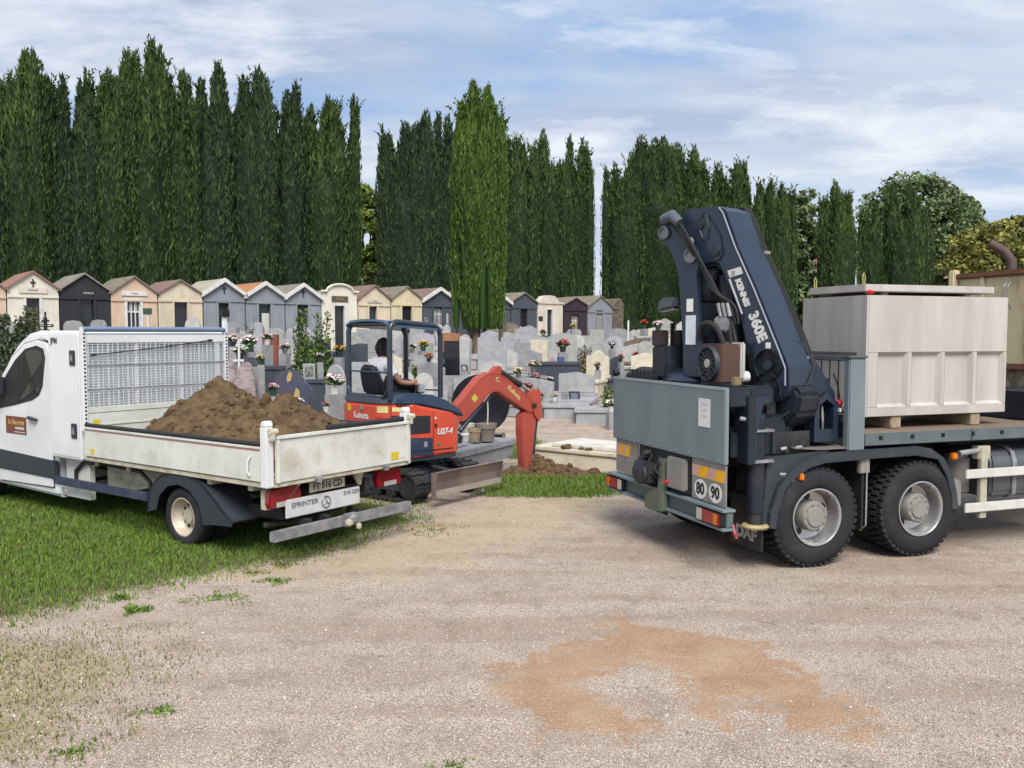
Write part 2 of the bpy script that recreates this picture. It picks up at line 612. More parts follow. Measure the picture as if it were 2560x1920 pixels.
# grass ------------------------------------------------------------
def blades(name, x, y, h, label, m, lean=0.5, wd=0.0035, kind='stuff', parent=None, tmul=1.0):
    n = len(x)
    a = RNG.uniform(0, 6.28, n)
    b_ = a + RNG.normal(0, 0.8, n)
    z = gz(x, y) + 0.004
    le = RNG.uniform(0.1, 1.0, n) * lean * h
    w_ = wd * RNG.uniform(0.7, 1.5, n)
    tx, ty = np.cos(b_), np.sin(b_)
    sx, sy = -np.sin(a) * w_, np.cos(a) * w_
    P0 = np.stack([x - sx, y - sy, z], 1)
    P1 = np.stack([x + sx, y + sy, z], 1)
    P2 = np.stack([x + sx * .8 + tx * le * .35, y + sy * .8 + ty * le * .35, z + h * 0.6], 1)
    P3_ = np.stack([x - sx * .8 + tx * le * .35, y - sy * .8 + ty * le * .35, z + h * 0.6], 1)
    P4 = np.stack([x + tx * le, y + ty * le, z + h * RNG.uniform(.85, 1.0, n)], 1)
    V = np.stack([P0, P1, P2, P3_, P4], 1).reshape(-1, 3)
    k = np.arange(n) * 5
    Fq = np.concatenate([np.stack([k, k + 1, k + 2], 1), np.stack([k, k + 2, k + 3], 1), np.stack([k + 3, k + 2, k + 4], 1)])
    tn = np.clip(RNG.beta(2, 2.2, n) * tmul, 0, 1)
    o = np_mesh(name, V, Fq, m, np.concatenate([tn, tn, tn]), parent)
    if label:
        tag(o, label, 'grass', kind=kind)
    return o

def scatter(poly, n, edge, bb, wobk=0.30):
    x = RNG.uniform(bb[0], bb[1], n)
    y = RNG.uniform(bb[2], bb[3], n)
    P = np.stack([x, y, x * 0], 1)
    w_ = vnoise(P, 1.6, 1) * wobk + vnoise(P, 5.5, 2) * 0.07
    sd = poly_sd(x + w_, y + w_, poly)
    pr = np.clip(0.5 + sd / edge, 0, 1) * (0.55 + 0.45 * np.clip(vnoise(P, 2.4, 7) + .6, 0, 1))
    k = RNG.uniform(0, 1, n) < pr
    return x[k], y[k], sd[k]

gr_m = leaf_mat('grass_blade', (0.050, 0.110, 0.014), (0.190, 0.285, 0.045), 0.7)
gr_dry = leaf_mat('grass_dry', (0.075, 0.115, 0.022), (0.30, 0.27, 0.10), 0.8)
x1, y1, s1 = scatter(LAWN, 165000, 0.9, (-8.2, -1.0, 7.0, 14.5))
x2, y2, s2 = scatter(LAWN, 26000, 0.5, (-11.0, -3.0, 14, 21))
x_, y_, s_ = np.r_[x1, x2], np.r_[y1, y2], np.r_[s1, s2]
blades('lawn_grass', x_, y_, np.clip(0.022 + 0.055 * RNG.beta(2, 3, len(x_)) + 0.02 * np.clip(s_, 0, 1), 0.015, .12),
       'short green grass under and beside the white tipper van', gr_m, 0.9, 0.004)
x_, y_, s_ = scatter(STRIP, 26000, 0.4, (-0.8, 2.6, 12.4, 15.8))
xb, yb, sb = scatter(GREEN2, 9000, 0.5, (-0.5, 1.0, 16.5, 20.2))
x_, y_, s_ = np.r_[x_, xb], np.r_[y_, yb], np.r_[s_, sb]
blades('dug_grass', x_, y_, 0.03 + 0.085 * RNG.beta(2, 3, len(x_)), 'longer green grass strip in front of the digger blade', gr_m, 0.8, 0.005)
x_, y_, s_ = scatter(SPARSE, 15000, 1.4, (-5, -2.2, 4.2, 7.2), 0.5)
blades('sparse_grass', x_, y_, 0.012 + 0.03 * RNG.beta(2, 3, len(x_)), 'thin yellowish grass mixed with gravel at the lower left corner', gr_dry, 1.0, 0.004)

TUFTS = [(303, 1500, .10, 90, .06, 'leafy green weed clump on gravel nearest the lawn corner'), (340, 1530, .10, 150, .06, 'bright green dandelion-like weed clump on the gravel edge'),
         (550, 1495, .24, 260, .022, 'low flat grass patch in the gravel below the van wheel'), (690, 1455, .12, 120, .035, 'small dark grass tuft on gravel below the underrun bar'),
         (635, 1435, .10, 80, .03, 'brownish grass tuft at lawn edge below the underrun bar'), (400, 1780, .09, 80, .025, 'small olive grass tuft alone in the lower left gravel'),
         (180, 1880, .10, 70, .03, 'sparse greyish weed near the lower left picture edge'), (710, 1415, .1, 90, .03, 'tiny brown weed tuft beside the lawn point'),
         (1130, 1914, .08, 50, .025, 'pale green tuft at the bottom edge of the gravel'), (1080, 1325, .35, 160, .03, 'brown muddy grass patch on gravel right of the lawn tip')]
for px, py, rad, n, hh, lab in TUFTS:
    c = on_ground(px, py)
    n = int(n * 1.6)
    a = RNG.uniform(0, 6.28, n)
    rr = rad * 1.25 * RNG.uniform(0, 1, n) ** .75 * (1 + .45 * np.sin(a * 3 + px) + .25 * np.sin(a * 5 + py))
    o = blades('weed_tuft', c.x + rr * np.cos(a), c.y + rr * np.sin(a) * .8, hh * .75 * RNG.uniform(.25, 1.3, n), None, gr_m if 'brown' not in lab else gr_dry, 1.3, 0.006)
    tag(o, lab, 'weed', 'weed tufts in the gravel', 'stuff')
# ================================================================== trees
cy_dark = leaf_mat('cypress_dark', (0.010, 0.022, 0.011), (0.070, 0.116, 0.040), 0.75)
cy_mid = leaf_mat('cypress_mid', (0.011, 0.027, 0.009), (0.094, 0.150, 0.036), 0.75)
cy_light = leaf_mat('cypress_light', (0.020, 0.050, 0.008), (0.118, 0.190, 0.032), 0.7)
bark = mat('bark', (0.16, 0.12, 0.09), 0.9, col2=(0.07, 0.05, 0.04), scale=8, bump=0.6, bscale=25, stretch=(1, 1, .25))

def cyp_prof(t):
    """radius fraction along the height of a clipped cypress"""
    return np.where(t < 0.06, 0.72 + 4.6 * t, np.where(t < 0.74, 1.0 - 0.10 * np.abs(t - .4), np.clip((1.0 - t) / 0.26, 0, 1) ** 0.72 * 0.95 + 0.02))

def cypress(name, label, Y, px0, px1, tips, m, z0=None, shift=0.0, trunk=0.0, dens=1.0, taper=0.0, wk=1.24, group='cypress trees in a row behind the chapels', seed=0, leaf=1.0, yellow=0.0):
    rng = np.random.default_rng(100 + seed)
    c = at((px0 + px1) / 2, 834, Y)
    zb = tz(c.x, Y) if z0 is None else z0
    root = thing(name, label, 'cypress', (c.x, Y, zb), 0, group)
    W = (px1 - px0) / FPX * Y * wk
    cols = []
    tops = [at(p[0], p[1], Y) for p in tips]
    Hmax = max(q.z for q in tops) - zb
    nt_ = len(tips)
    for i, q in enumerate(tops):
        H = q.z - zb
        r = (W / 2) * (0.50 if nt_ > 1 else 0.98)
        xo = np.clip(q.x - c.x, -W / 2 + r * .80, W / 2 - r * .80)
        cols.append((xo * 0.9, rng.uniform(-.35, .35) * W * .4 * (nt_ > 1), H, r, q.x - c.x))
    if nt_ > 1:
        cols.append((0, 0, Hmax * 0.84, W / 2, 0))
        for _ in range(5):
            xr_ = rng.uniform(-.42, .42) * W
            cols.append((xr_, rng.uniform(-.25, .1) * W, Hmax * rng.uniform(.84, .955), W * rng.uniform(.10, .17), xr_ + rng.normal(0, .12)))
    VV, FF, TT = [], [], []
    off = 0
    for ci, (cx_, cy_, H, r, tipx) in enumerate(cols):
        # dense core
        nz_, na = 22, 20
        tt = np.linspace(0.0 if trunk == 0 else trunk / H, 0.965, nz_)
        aa = np.linspace(0, 2 * PI, na, endpoint=False)
        T_, A_ = np.meshgrid(tt, aa, indexing='ij')
        rr = r * cyp_prof((T_ - tt[0]) / (1 - tt[0])) * (1 - taper * (1 - (T_ - tt[0]) / (1 - tt[0])) ** 2) * 0.74
        bendx = cx_ + (tipx - cx_) * T_ ** 3
        Pc = np.stack([bendx + rr * np.cos(A_), cy_ + rr * np.sin(A_), T_ * H], 2).reshape(-1, 3)
        rn = 1 + 0.07 * vnoise(Pc + seed, 1.7, 3)
        Pc[:, 0] = bendx.ravel() + (Pc[:, 0] - bendx.ravel()) * rn
        Pc[:, 1] = cy_ + (Pc[:, 1] - cy_) * rn
        i0 = np.arange(nz_ * na).reshape(nz_, na)
        Fq = np.stack([i0[:-1].ravel(), np.roll(i0, -1, 1)[:-1].ravel(), np.roll(i0, -1, 1)[1:].ravel(), i0[1:].ravel()], 1)
        VV.append(Pc)
        FF.append(Fq + off)
        TT.append(np.zeros(len(Fq)))  # darkest tint: shade of the crevices put into the core colour
        off += len(Pc)
        # sprays
        n = int(dens * 130 * (2 * PI * r * H) * (34.0 / max(Y, 30)) ** 1.3)
        n = min(n, 15000)
        t = rng.uniform(0, 1, n) ** 0.92
        t0 = 0.0 if trunk == 0 else trunk / H
        a = rng.uniform(0, 2 * PI, n)
        pr = cyp_prof(t) * (1 - taper * (1 - t) ** 2)
        keep = rng.uniform(0, 1, n) < pr + .12
        t, a, pr = t[keep], a[keep], pr[keep]
        tz_ = t0 + t * (1 - t0)
        lump = vnoise(np.stack([np.cos(a) * 3.0, np.sin(a) * 3.0, tz_ * H * 0.55], 1) + seed * 3.3, 1.35, 2) * 0.45 + vnoise(np.stack([np.cos(a) * 3, np.sin(a) * 3, tz_ * H * 0.5], 1) + seed, 3.6, 5) * 0.65
        rad = r * pr * (0.88 + 0.20 * lump) + 0.02
        bx_ = cx_ + (tipx - cx_) * tz_ ** 3
        P = np.stack([bx_ + rad * np.cos(a), cy_ + rad * np.sin(a), tz_ * H], 1)
        ins = np.zeros(len(P), bool)
        for cj, (c2, d2, H2, r2, tp2) in enumerate(cols):
            if cj == ci:
                continue
            tt2 = np.clip(P[:, 2] / H2, 0, 1)
            b2 = c2 + (tp2 - c2) * tt2 ** 3
            ins |= (np.hypot(P[:, 0] - b2, P[:, 1] - d2) < 0.80 * r2 * cyp_prof(tt2)) & (P[:, 2] < H2)
        # only the half that faces the yard needs full density
        back = (np.sin(a) > 0.2) & (rng.uniform(0, 1, len(a)) < 0.88)
        k = ~(ins | back)
        P, a, tz_, lump = P[k], a[k], tz_[k], lump[k]
        n = len(P)
        L = rng.uniform(0.12, 0.34, n) * leaf * (1 + 0.5 * (tz_ > .8))
        Wd = L * rng.uniform(0.07, 0.16, n)
        out = np.stack([np.cos(a), np.sin(a), np.zeros(n)], 1)
        tang = np.stack([-np.sin(a), np.cos(a), np.zeros(n)], 1)
        D = np.array([0, 0, 1.0]) * rng.uniform(.75, 1.0, n)[:, None] + out * rng.uniform(-.05, .55, n)[:, None] + tang * rng.normal(0, .22, n)[:, None]
        D /= np.linalg.norm(D, axis=1)[:, None]
        Sd = tang * rng.uniform(.4, 1, n)[:, None] + out * rng.normal(0, .7, n)[:, None]
        Sd /= np.linalg.norm(Sd, axis=1)[:, None]
        B0 = P - D * (L * .35)[:, None]
        V = np.stack([B0, P + Sd * Wd[:, None], P + D * (L * .65)[:, None], P - Sd * Wd[:, None]], 1).reshape(-1, 3)
        k4 = np.arange(n) * 4 + off
        VV.append(V)
        FF.append(np.stack([k4, k4 + 1, k4 + 2, k4 + 3], 1))
        tn = np.clip(0.42 + 0.55 * lump + rng.normal(0, .18, n), 0.02, 1)  # recesses darker, outer lumps lighter: shading put into the spray colour
        if yellow:
            tn = np.clip(tn + yellow * np.clip(1 - tz_ * 2.2, 0, 1), 0, 1)
        TT.append(tn)
        off += len(V)
        # ragged leader shoots at the tip
        for s in range(5):
            m_ = 30
            q = rng.uniform(0, 1, m_)
            hh = rng.uniform(.35, 1.1)
            ox, oy = rng.normal(0, r * .30, 2)
            bend = rng.normal(0, .22)
            zt = H * 0.93
            Pp = np.stack([tipx + ox + bend * q ** 2, np.full(m_, cy_ + oy), zt + q * hh], 1)
            Dd = np.stack([rng.normal(0, .5, m_), rng.normal(0, .5, m_), rng.uniform(.5, 1, m_)], 1)
            Dd /= np.linalg.norm(Dd, axis=1)[:, None]
            Ss = np.cross(Dd, rng.normal(size=(m_, 3)))
            Ss /= np.linalg.norm(Ss, axis=1)[:, None]
            l_ = rng.uniform(.14, .30, m_) * (1 - .5 * q)
            V = np.stack([Pp, Pp + Dd * (l_ * .5)[:, None] + Ss * (l_ * .22)[:, None], Pp + Dd * l_[:, None], Pp + Dd * (l_ * .5)[:, None] - Ss * (l_ * .22)[:, None]], 1).reshape(-1, 3)
            k4 = np.arange(m_) * 4 + off
            VV.append(V)
            FF.append(np.stack([k4, k4 + 1, k4 + 2, k4 + 3], 1))
            TT.append(rng.uniform(.3, .8, m_))
            off += len(V)
    np_mesh('crown', np.concatenate(VV), np.concatenate(FF), m, np.concatenate(TT), root)
    tb = MB()
    tb.tube([(0, 0, -.2), (.04, 0, .6), (-.02, .02, 1.5)], [W * .09 + .05, W * .075 + .04, .08], 10)
    if trunk > 0:
        tb.tube([(.06, 0, .1), (.28, .05, .8), (.4, .05, 1.5)], [.10, .08, .05], 8)
        tb.tube([(-.08, 0, .1), (-.25, -.05, .7), (-.42, .05, 1.4)], [.10, .07, .05], 8)
    tb.build('trunk', bark, root, smooth=True)
    return root

ROWA = R(40)
RC, RS = math.cos(ROWA), math.sin(ROWA)
ROW0 = Vector((-17.8, 33.0, 0))
def row_t(px, off=0.0):
    """distance along the chapel row (shifted back by off) at an image column"""
    k = (px - 1280) / FPX / math.cos(PITCH)
    ox, oy = ROW0.x - RS * off, ROW0.y + RC * off
    return (k * oy - ox) / (RC - k * RS)
def row_p(tt, off=0.0):
    return Vector((ROW0.x + RC * tt - RS * off, ROW0.y + RS * tt + RC * off, 0))

CYP = [(-50, 22, [(-10, 330)], cy_dark, 'dark cypress cut by the left picture edge'),
       (8, 124, [(52, 124), (86, 128), (100, 185)], cy_mid, 'tall cypress with brown-tinged top at the far left'),
       (112, 182, [(128, 196), (155, 192)], cy_dark, 'dark cypress with blunt top behind the black chapel'),
       (170, 250, [(205, 205), (228, 232)], cy_dark, 'low-topped cypress right of the black chapel'),
       (232, 335, [(312, 122), (255, 190), (275, 178)], cy_mid, 'cypress with one sharp side spire behind the peach chapel'),
       (325, 428, [(376, 94), (395, 112), (345, 135)], cy_mid, 'tallest cypress with crooked leader above the cream chapel'),
       (420, 502, [(452, 172), (432, 192)], cy_mid, 'cypress above the boundary of cream and grey chapels'),
       (485, 580, [(541, 155), (555, 175), (503, 195)], cy_dark, 'cypress with hooked twin leader above the first grey chapel'),
       (575, 695, [(640, 162), (610, 185), (662, 190)], cy_dark, 'broad dark cypress above the orange-roofed chapel'),
       (682, 770, [(739, 204), (714, 225)], cy_dark, 'slender cypress with needle leader above the third grey chapel'),
       (756, 872, [(818, 236), (838, 252), (775, 262)], cy_mid, 'shorter bushy cypress above the arched chapel'),
       (864, 902, [(884, 236), (893, 250)], cy_mid, 'narrow cypress at the right end of the left hedge'),
       (956, 1080, [(1068, 282), (1012, 300), (1050, 302), (975, 345)], cy_dark, 'broad flat-shouldered dark cypress right of the sky gap'),
       (1070, 1142, [(1096, 284), (1120, 290)], cy_dark, 'dark cypress half hidden left of the lone bright cypress'),
       (1250, 1335, [(1265, 330), (1292, 338), (1305, 345)], cy_mid, 'cypress half hidden right of the lone bright cypress'),
       (1322, 1424, [(1358, 326), (1340, 352), (1398, 402)], cy_mid, 'cypress with lower right shoulder above the flat-topped chapel'),
       (1408, 1474, [(1424, 342), (1458, 344), (1468, 352)], cy_mid, 'twin-spired cypress left of the narrow sky gap'),
       (1518, 1602, [(1540, 405), (1575, 385)], cy_mid, 'sloping cypress right of the narrow sky gap'),
       (1572, 1735, [(1606, 332), (1662, 338), (1690, 360), (1635, 350)], cy_mid, 'very broad cypress behind the crane mast')]
for i, (a, b_, tips, m, lab) in enumerate(CYP):
    tt = row_t((a + b_) / 2, 5.0)
    p = row_p(tt, 5.0)
    cypress('cypress_tree', lab, p.y, a, b_, tips, m, seed=i, dens=1.0)
FARC = [(1716, 1790, [(1734, 385), (1758, 402)], 50, 'pointed cypress just above the crane boom head'),
        (1775, 1892, [(1858, 400), (1800, 408), (1835, 415)], 52, 'broad cypress behind the upper crane boom'),
        (1886, 1990, [(1922, 452), (1950, 464), (1905, 478)], 54, 'cypress between crane boom and leafy tree'),
        (2036, 2150, [(2088, 458), (2110, 480), (2060, 492)], 58, 'cypress with spiky crown above the concrete vault corner'),
        (2136, 2206, [(2165, 520), (2185, 515)], 60, 'short cypress between two taller ones above the vault'),
        (2196, 2304, [(2232, 462), (2270, 462), (2290, 500)], 60, 'cypress in front of the big leafy tree above the vault'),
        (2284, 2334, [(2308, 520)], 62, 'rightmost cypress beside the red-roofed house')]
for i, (a, b_, tips, Y, lab) in enumerate(FARC):
    cypress('cypress_tree', lab, Y, a, b_, tips, cy_mid, seed=40 + i, dens=1.25, wk=1.0, group='cypress trees beyond the truck')
cypress('cypress_tree', 'lone bright green cypress on a bare trunk among the graves', 36.0, 1124, 1258, [(1184, 204), (1218, 222), (1164, 262), (1236, 275)], cy_light,
        seed=77, trunk=1.15, dens=1.9, taper=0.42, wk=1.06, group=None, leaf=0.8, yellow=0.30)

# leafy trees --------------------------------------------------------
lf_green = leaf_mat('leaf_green', (0.060, 0.095, 0.040), (0.24, 0.30, 0.13), 0.6)
lf_aut = leaf_mat('leaf_autumn', (0.085, 0.105, 0.025), (0.36, 0.34, 0.09), 0.6)
lf_bright = leaf_mat('leaf_bright', (0.05, 0.08, 0.01), (0.22, 0.27, 0.05), 0.6)

def leafy(name, label, Y, px, pytop, rad_px, m, H0=1.5, n_cl=90, per=75, seed=0, leaf=0.22, ell=(1, 1, 1.1), group=None, low=0.25):
    rng = np.random.default_rng(seed + 500)
    c = at(px, pytop, Y)
    zb = tz(c.x, Y)
    Hh = c.z - zb
    Rr = rad_px / FPX * Y
    root = thing(name, label, 'tree', (c.x, Y, zb), 0, group)
    cz = Hh - Rr * ell[2] * 0.98
    V, Fq, T_ = [], [], []
    cl = rng.normal(size=(n_cl, 3))
    cl /= np.linalg.norm(cl, axis=1)[:, None]
    cl *= rng.uniform(.45, 1.0, n_cl)[:, None] ** .6
    cl = cl * np.array(ell) * Rr * np.array([1, .8, 1]) + np.array([0, 0, cz])
    cl[:, 2] = np.maximum(cl[:, 2], Hh * low)
    tb = MB()
    tb.tube([(0, 0, -.2), (.1, 0, cz * .4), (-.1, .1, cz * .9)], [Rr * .10, Rr * .07, Rr * .03], 8)
    for q in cl[::6]:
        tb.tube([(0, 0, cz * .35), (q[0] * .4, q[1] * .4, (cz * .5 + q[2]) / 2), tuple(q)], [Rr * .045, Rr * .03, .03], 5)
    tb.build('trunk', bark, root, smooth=True)
    n = n_cl * per
    ci = np.repeat(np.arange(n_cl), per)
    cr = rng.uniform(.16, .30, n_cl)[ci] * Rr
    d = rng.normal(size=(n, 3))
    d /= np.linalg.norm(d, axis=1)[:, None]
    P = cl[ci] + d * (cr * rng.uniform(.3, 1, n) ** .5)[:, None] * np.array([1.15, 1.15, .8])
    A = rng.normal(size=(n, 3))
    A /= np.linalg.norm(A, axis=1)[:, None]
    B = np.cross(A, rng.normal(size=(n, 3)))
    B /= np.linalg.norm(B, axis=1)[:, None]
    l_ = leaf * rng.uniform(.6, 1.3, n)
    VV = np.stack([P - A * l_[:, None], P + B * (l_ * .6)[:, None], P + A * l_[:, None], P - B * (l_ * .6)[:, None]], 1).reshape(-1, 3)
    k4 = np.arange(n) * 4
    tn = np.clip(.35 + .25 * rng.normal(size=n_cl)[ci] + rng.normal(0, .16, n), 0, 1)
    np_mesh('crown', VV, np.stack([k4, k4 + 1, k4 + 2, k4 + 3], 1), m, tn, root)
    return root

leafy('leafy_tree', 'yellow-green tree seen through the gap in the cypress hedge', 60, 922, 462, 75, lf_bright, n_cl=70, seed=1, ell=(.8, .8, 1.6), low=.05)
leafy('leafy_tree', 'loose grey-green tree right of the crane boom', 66, 1995, 470, 72, lf_green, n_cl=100, per=100, seed=2, ell=(.85, .8, 1.55), leaf=.18, low=.06)
leafy('leafy_tree', 'large grey-green tree rising behind the rightmost cypresses', 78, 2285, 448, 120, lf_green, n_cl=150, per=110, seed=3, ell=(1, .9, 1.0), leaf=.20)
leafy('leafy_tree', 'smaller green tree right of the large grey-green one', 80, 2395, 482, 72, lf_green, n_cl=90, per=100, seed=4, ell=(.8, .8, 1.4), leaf=.22, low=.1, )
leafy('leafy_tree', 'olive autumn tree behind the rusty container exhaust', 62, 2490, 560, 110, lf_aut, n_cl=130, per=120, seed=5, ell=(1.0, .9, .9), leaf=.16, low=.05)
leafy('leafy_tree', 'yellowing tree at the right picture edge', 76, 2562, 538, 80, lf_aut, n_cl=70, per=60, seed=6, ell=(.9, .9, 1.3), leaf=.28)
leafy('leafy_tree', 'small yellow-brown tree top above the crane boom head', 58, 1762, 490, 38, lf_aut, n_cl=40, per=60, seed=7, leaf=.2, ell=(1, .9, 1.2))
leafy('leafy_tree', 'dark conifer-like bush below the brick house beyond the truck', 60, 2010, 690, 75, lf_green, n_cl=70, per=60, seed=8, leaf=.22, ell=(1.0, .9, .8), low=.02)
leafy('leafy_tree', 'low green hedge tree left of the red-roofed house', 84, 2350, 600, 90, lf_green, n_cl=80, per=60, seed=9, leaf=.28, ell=(1, .9, 1), low=.03)

# ================================================================== chapels
def wallm(nm, c, d=(0.22, 0.19, 0.15)):
    return mat('plaster_' + nm, c, 0.85, scale=3.0, bump=0.15, bscale=50, dirt=d, dscale=1.6, dlo=.50, dhi=.85, damt=.45, stretch=(1, 1, .45))
PW = {'white': wallm('white', (0.66, 0.63, 0.54)), 'black': wallm('black', (0.018, 0.020, 0.026), (.05, .05, .05)), 'peach': wallm('peach', (0.58, 0.43, 0.32)),
      'cream': wallm('cream', (0.60, 0.52, 0.39)), 'grey': wallm('grey', (0.235, 0.255, 0.290), (.17, .17, .17)), 'yellow': wallm('yellow', (0.60, 0.53, 0.36)),
      'slate': wallm('slate', (0.060, 0.070, 0.095), (.09, .09, .09)), 'pale': wallm('pale', (0.58, 0.52, 0.45)), 'maroon': wallm('maroon', (0.030, 0.018, 0.030), (.05, .04, .05)),
      'stone': mat('old_stone', (0.16, 0.13, 0.10), .95, col2=(0.07, .06, .045), scale=4, bump=.5, bscale=18)}
def roofm(nm, c, c2):
    return mat('roof_' + nm, c, .9, col2=c2, scale=4.5, bump=.35, bscale=22, lo=.38, hi=.7)
RW = {'red': roofm('red', (.30, .13, .10), (.20, .15, .12)), 'grey': roofm('grey', (.26, .24, .21), (.16, .15, .12)), 'brown': roofm('brown', (.24, .21, .165), (.13, .12, .09)),
      'plum': roofm('plum', (.25, .15, .14), (.16, .13, .11)), 'lichen': roofm('lichen', (.42, .41, .33), (.30, .29, .23)), 'orange': roofm('orange', (.44, .17, .075), (.35, .22, .13)),
      'dark': roofm('dark', (.12, .11, .10), (.22, .20, .17))}
trim_w = mat('white_trim', (.62, .62, .60), .7, dirt=(.3, .29, .26), damt=.4)
dark_in = mat('dark_interior', (.012, .013, .016), .6)
glass_d = mat('door_glass', (.025, .03, .035), .18, scale=3)
curt = mat('curtain', (.55, .55, .50), .9, col2=(.40, .41, .38), scale=14, stretch=(6, 6, .3))
curt_y = mat('curtain_olive', (.22, .21, .10), .9, col2=(.12, .12, .06), scale=14, stretch=(6, 6, .3))
iron_w = mat('white_iron', (.60, .60, .60), .5)
iron_b = mat('black_iron', (.015, .015, .018), .5)
gold = mat('gold_letters', (.55, .40, .16), .45, metal=.3)
let_w = mat('pale_letters', (.62, .62, .60), .6)

def chapel(label, xl, xr, ypk, yev, wall, roof, trim, door, style='gable', dk='glass', plaque=None, cross=False, D=3.0, off=0.0):
    t0, t1 = row_t(xl, off), row_t(xr, off)
    p = row_p(t0, off)
    pm = row_p((t0 + t1) / 2, off)
    Wd = t1 - t0 - 0.02
    gzz = tz(pm.x, pm.y) - .15
    zp = at((xl + xr) / 2, ypk, pm.y).z - gzz
    ze = at((xl + xr) / 2, yev, pm.y).z - gzz
    root = thing('family_chapel', label, 'chapel', (p.x, p.y, gzz), ROWA, 'small family chapels in a row')
    d0, d1, dtop = door
    dx0, dx1 = row_t(d0, off) - t0, row_t(d1, off) - t0
    zd = at((d0 + d1) / 2, dtop, pm.y).z - gzz
    W_ = PW[wall]
    tm = {'w': trim_w, 's': W_}[trim]
    mb = MB()
    mb.bx(0, dx0, 0, D, 0, ze).bx(dx1, Wd, 0, D, 0, ze).bx(dx0, dx1, 0, D, zd, ze).bx(dx0, dx1, .2, D, 0, zd)
    if style == 'gable':
        mb.prism([(0, ze), (Wd, ze), (Wd / 2, zp)], 0.001, D, 'xz')
    elif style == 'arch':
        pts = [(0, ze), (Wd, ze)] + [(Wd * (.84 - .68 * k / 10), ze + .05 + (zp - ze - .05) * math.sin(PI * k / 10)) for k in range(11)]
        mb.prism(pts, 0.001, .35, 'xz')
    else:
        mb.bx(-.03, Wd + .03, -.06, .5, ze - .10, ze)
        mb.prism([(Wd * .1, ze), (Wd * .9, ze), (Wd * .72, zp - .05), (Wd * .5, zp), (Wd * .28, zp - .05)], 0.05, .5, 'xz')
    mb.build('wall', W_, root)
    # roof slabs
    if style == 'gable':
        for s in (0, 1):
            rb = MB()
            e = .10
            sl = (zp - ze) / (Wd / 2)
            if s == 0:
                poly = [(-e, ze - e * sl + .005), (Wd / 2, zp + .005), (Wd / 2, zp + .065), (-e, ze - e * sl + .065)]
            else:
                poly = [(Wd + e, ze - e * sl + .005), (Wd / 2, zp + .005), (Wd / 2, zp + .065), (Wd + e, ze - e * sl + .065)]
            rb.prism(poly, -.10 if trim == 's' else -.02, D + .1, 'xz')
            rb.build('roof_slab', RW[roof], root)
            if trim == 'w':
                fb = MB()
                poly = [(u, v + (-.09 if k < 2 else .02)) for k, (u, v) in enumerate(poly)]
                fb.prism(poly, -.16, -.023, 'xz')
                fb.build('verge_board', tm, root)
        # string course
        MB().bx(-.01, Wd + .01, -.05, -.001, ze - .34, ze - .26).build('cornice', W_, root, .01)
    else:
        MB().bx(-.04, Wd + .04, .36, D, ze - .02, ze + .06).build('roof_slab', RW[roof], root)
        if style == 'arch':
            ab = MB()
            pts = [(Wd * (.5 + .38 * math.cos(PI * k / 12)), -.06, ze + .02 + (zp - ze) * math.sin(PI * k / 12)) for k in range(13)]
            pts = [(-.06, -.06, ze + .02)] + pts[::-1] + [(Wd + .06, -.06, ze + .02)]
            ab.tube(pts, .055, 6)
            ab.build('arched_cornice', W_, root, smooth=True)
    # door
    dr = thing_part('door', root)
    fr = MB()
    fr.bx(dx0 - .07, dx0 + .03, -.035, .10, 0, zd + .07).bx(dx1 - .03, dx1 + .07, -.035, .10, 0, zd + .07).bx(dx0 + .031, dx1 - .031, -.035, .10, zd - .03, zd + .07)
    fmat = {'white': trim_w, 'black': W_, 'grey': W_, 'slate': W_, 'maroon': W_, 'peach': trim_w, 'cream': W_, 'yellow': W_, 'pale': trim_w, 'stone': W_}[wall]
    fr.build('door_frame', fmat, dr, .008)
    MB().bx(dx0 + .03, dx1 - .03, .14, .18, 0, zd - .03).build('door_leaf', dark_in if dk in ('dark', 'grille', 'wgrille') else glass_d, dr)
    dw = dx1 - dx0 - .06
    if dk in ('curtain', 'olive'):
        MB().bx(dx0 + dw * .35 + .03, dx1 - .05, .118, .136, .4, zd - .42).build('curtain', curt if dk == 'curtain' else curt_y, dr)
    if dk == 'olive':
        cb_ = MB()
        for k in range(4):
            xa = dx0 + .05 + dw * k / 4
            cb_.tube([(xa, .10, .5), (xa + dw / 8, .10, zd - .5), (xa + dw / 4, .10, .5)], .014, 5)
        cb_.build('grille', iron_b, dr)
    if dk in ('grille', 'wgrille'):
        gb = MB()
        for k in range(7):
            xa = dx0 + .05 + (dw - .04) * k / 6
            gb.bx(xa - .012, xa + .012, .08, .10, .35, zd - .1)
        gb.bx(dx0 + .03, dx1 - .03, .078, .102, .9, .94).bx(dx0 + .03, dx1 - .03, .078, .102, zd - .42, zd - .38)
        if dk == 'wgrille':
            gb.tube([(dx0 + .1, .07, .9), (dx0 + dw * .3, .07, zd - .3), (dx0 + dw * .5 + .03, .07, .9), (dx0 + dw * .75, .07, zd - .3), (dx1 - .1, .07, .9)], .018, 5)
        gb.build('grille', iron_w if dk == 'wgrille' or wall == 'grey' else iron_b, dr)
    if dk == 'peachwin':
        gb = MB()
        for k in range(4):
            xa = dx0 + .04 + (dw - .02) * k / 3
            gb.bx(xa - .022, xa + .022, .08, .12, .3, zd - .03)
        gb.bx(dx0 + .03, dx1 - .03, .075, .125, zd - .50, zd - .44).bx(dx0 + .03, dx1 - .03, .075, .125, .3, .36)
        for k in range(6):
            xa = dx0 + .04 + (dw - .02) * k / 5
            gb.bx(xa - .012, xa + .012, .085, .115, zd - .44, zd - .05)
        gb.build('window_bars', iron_w, dr)
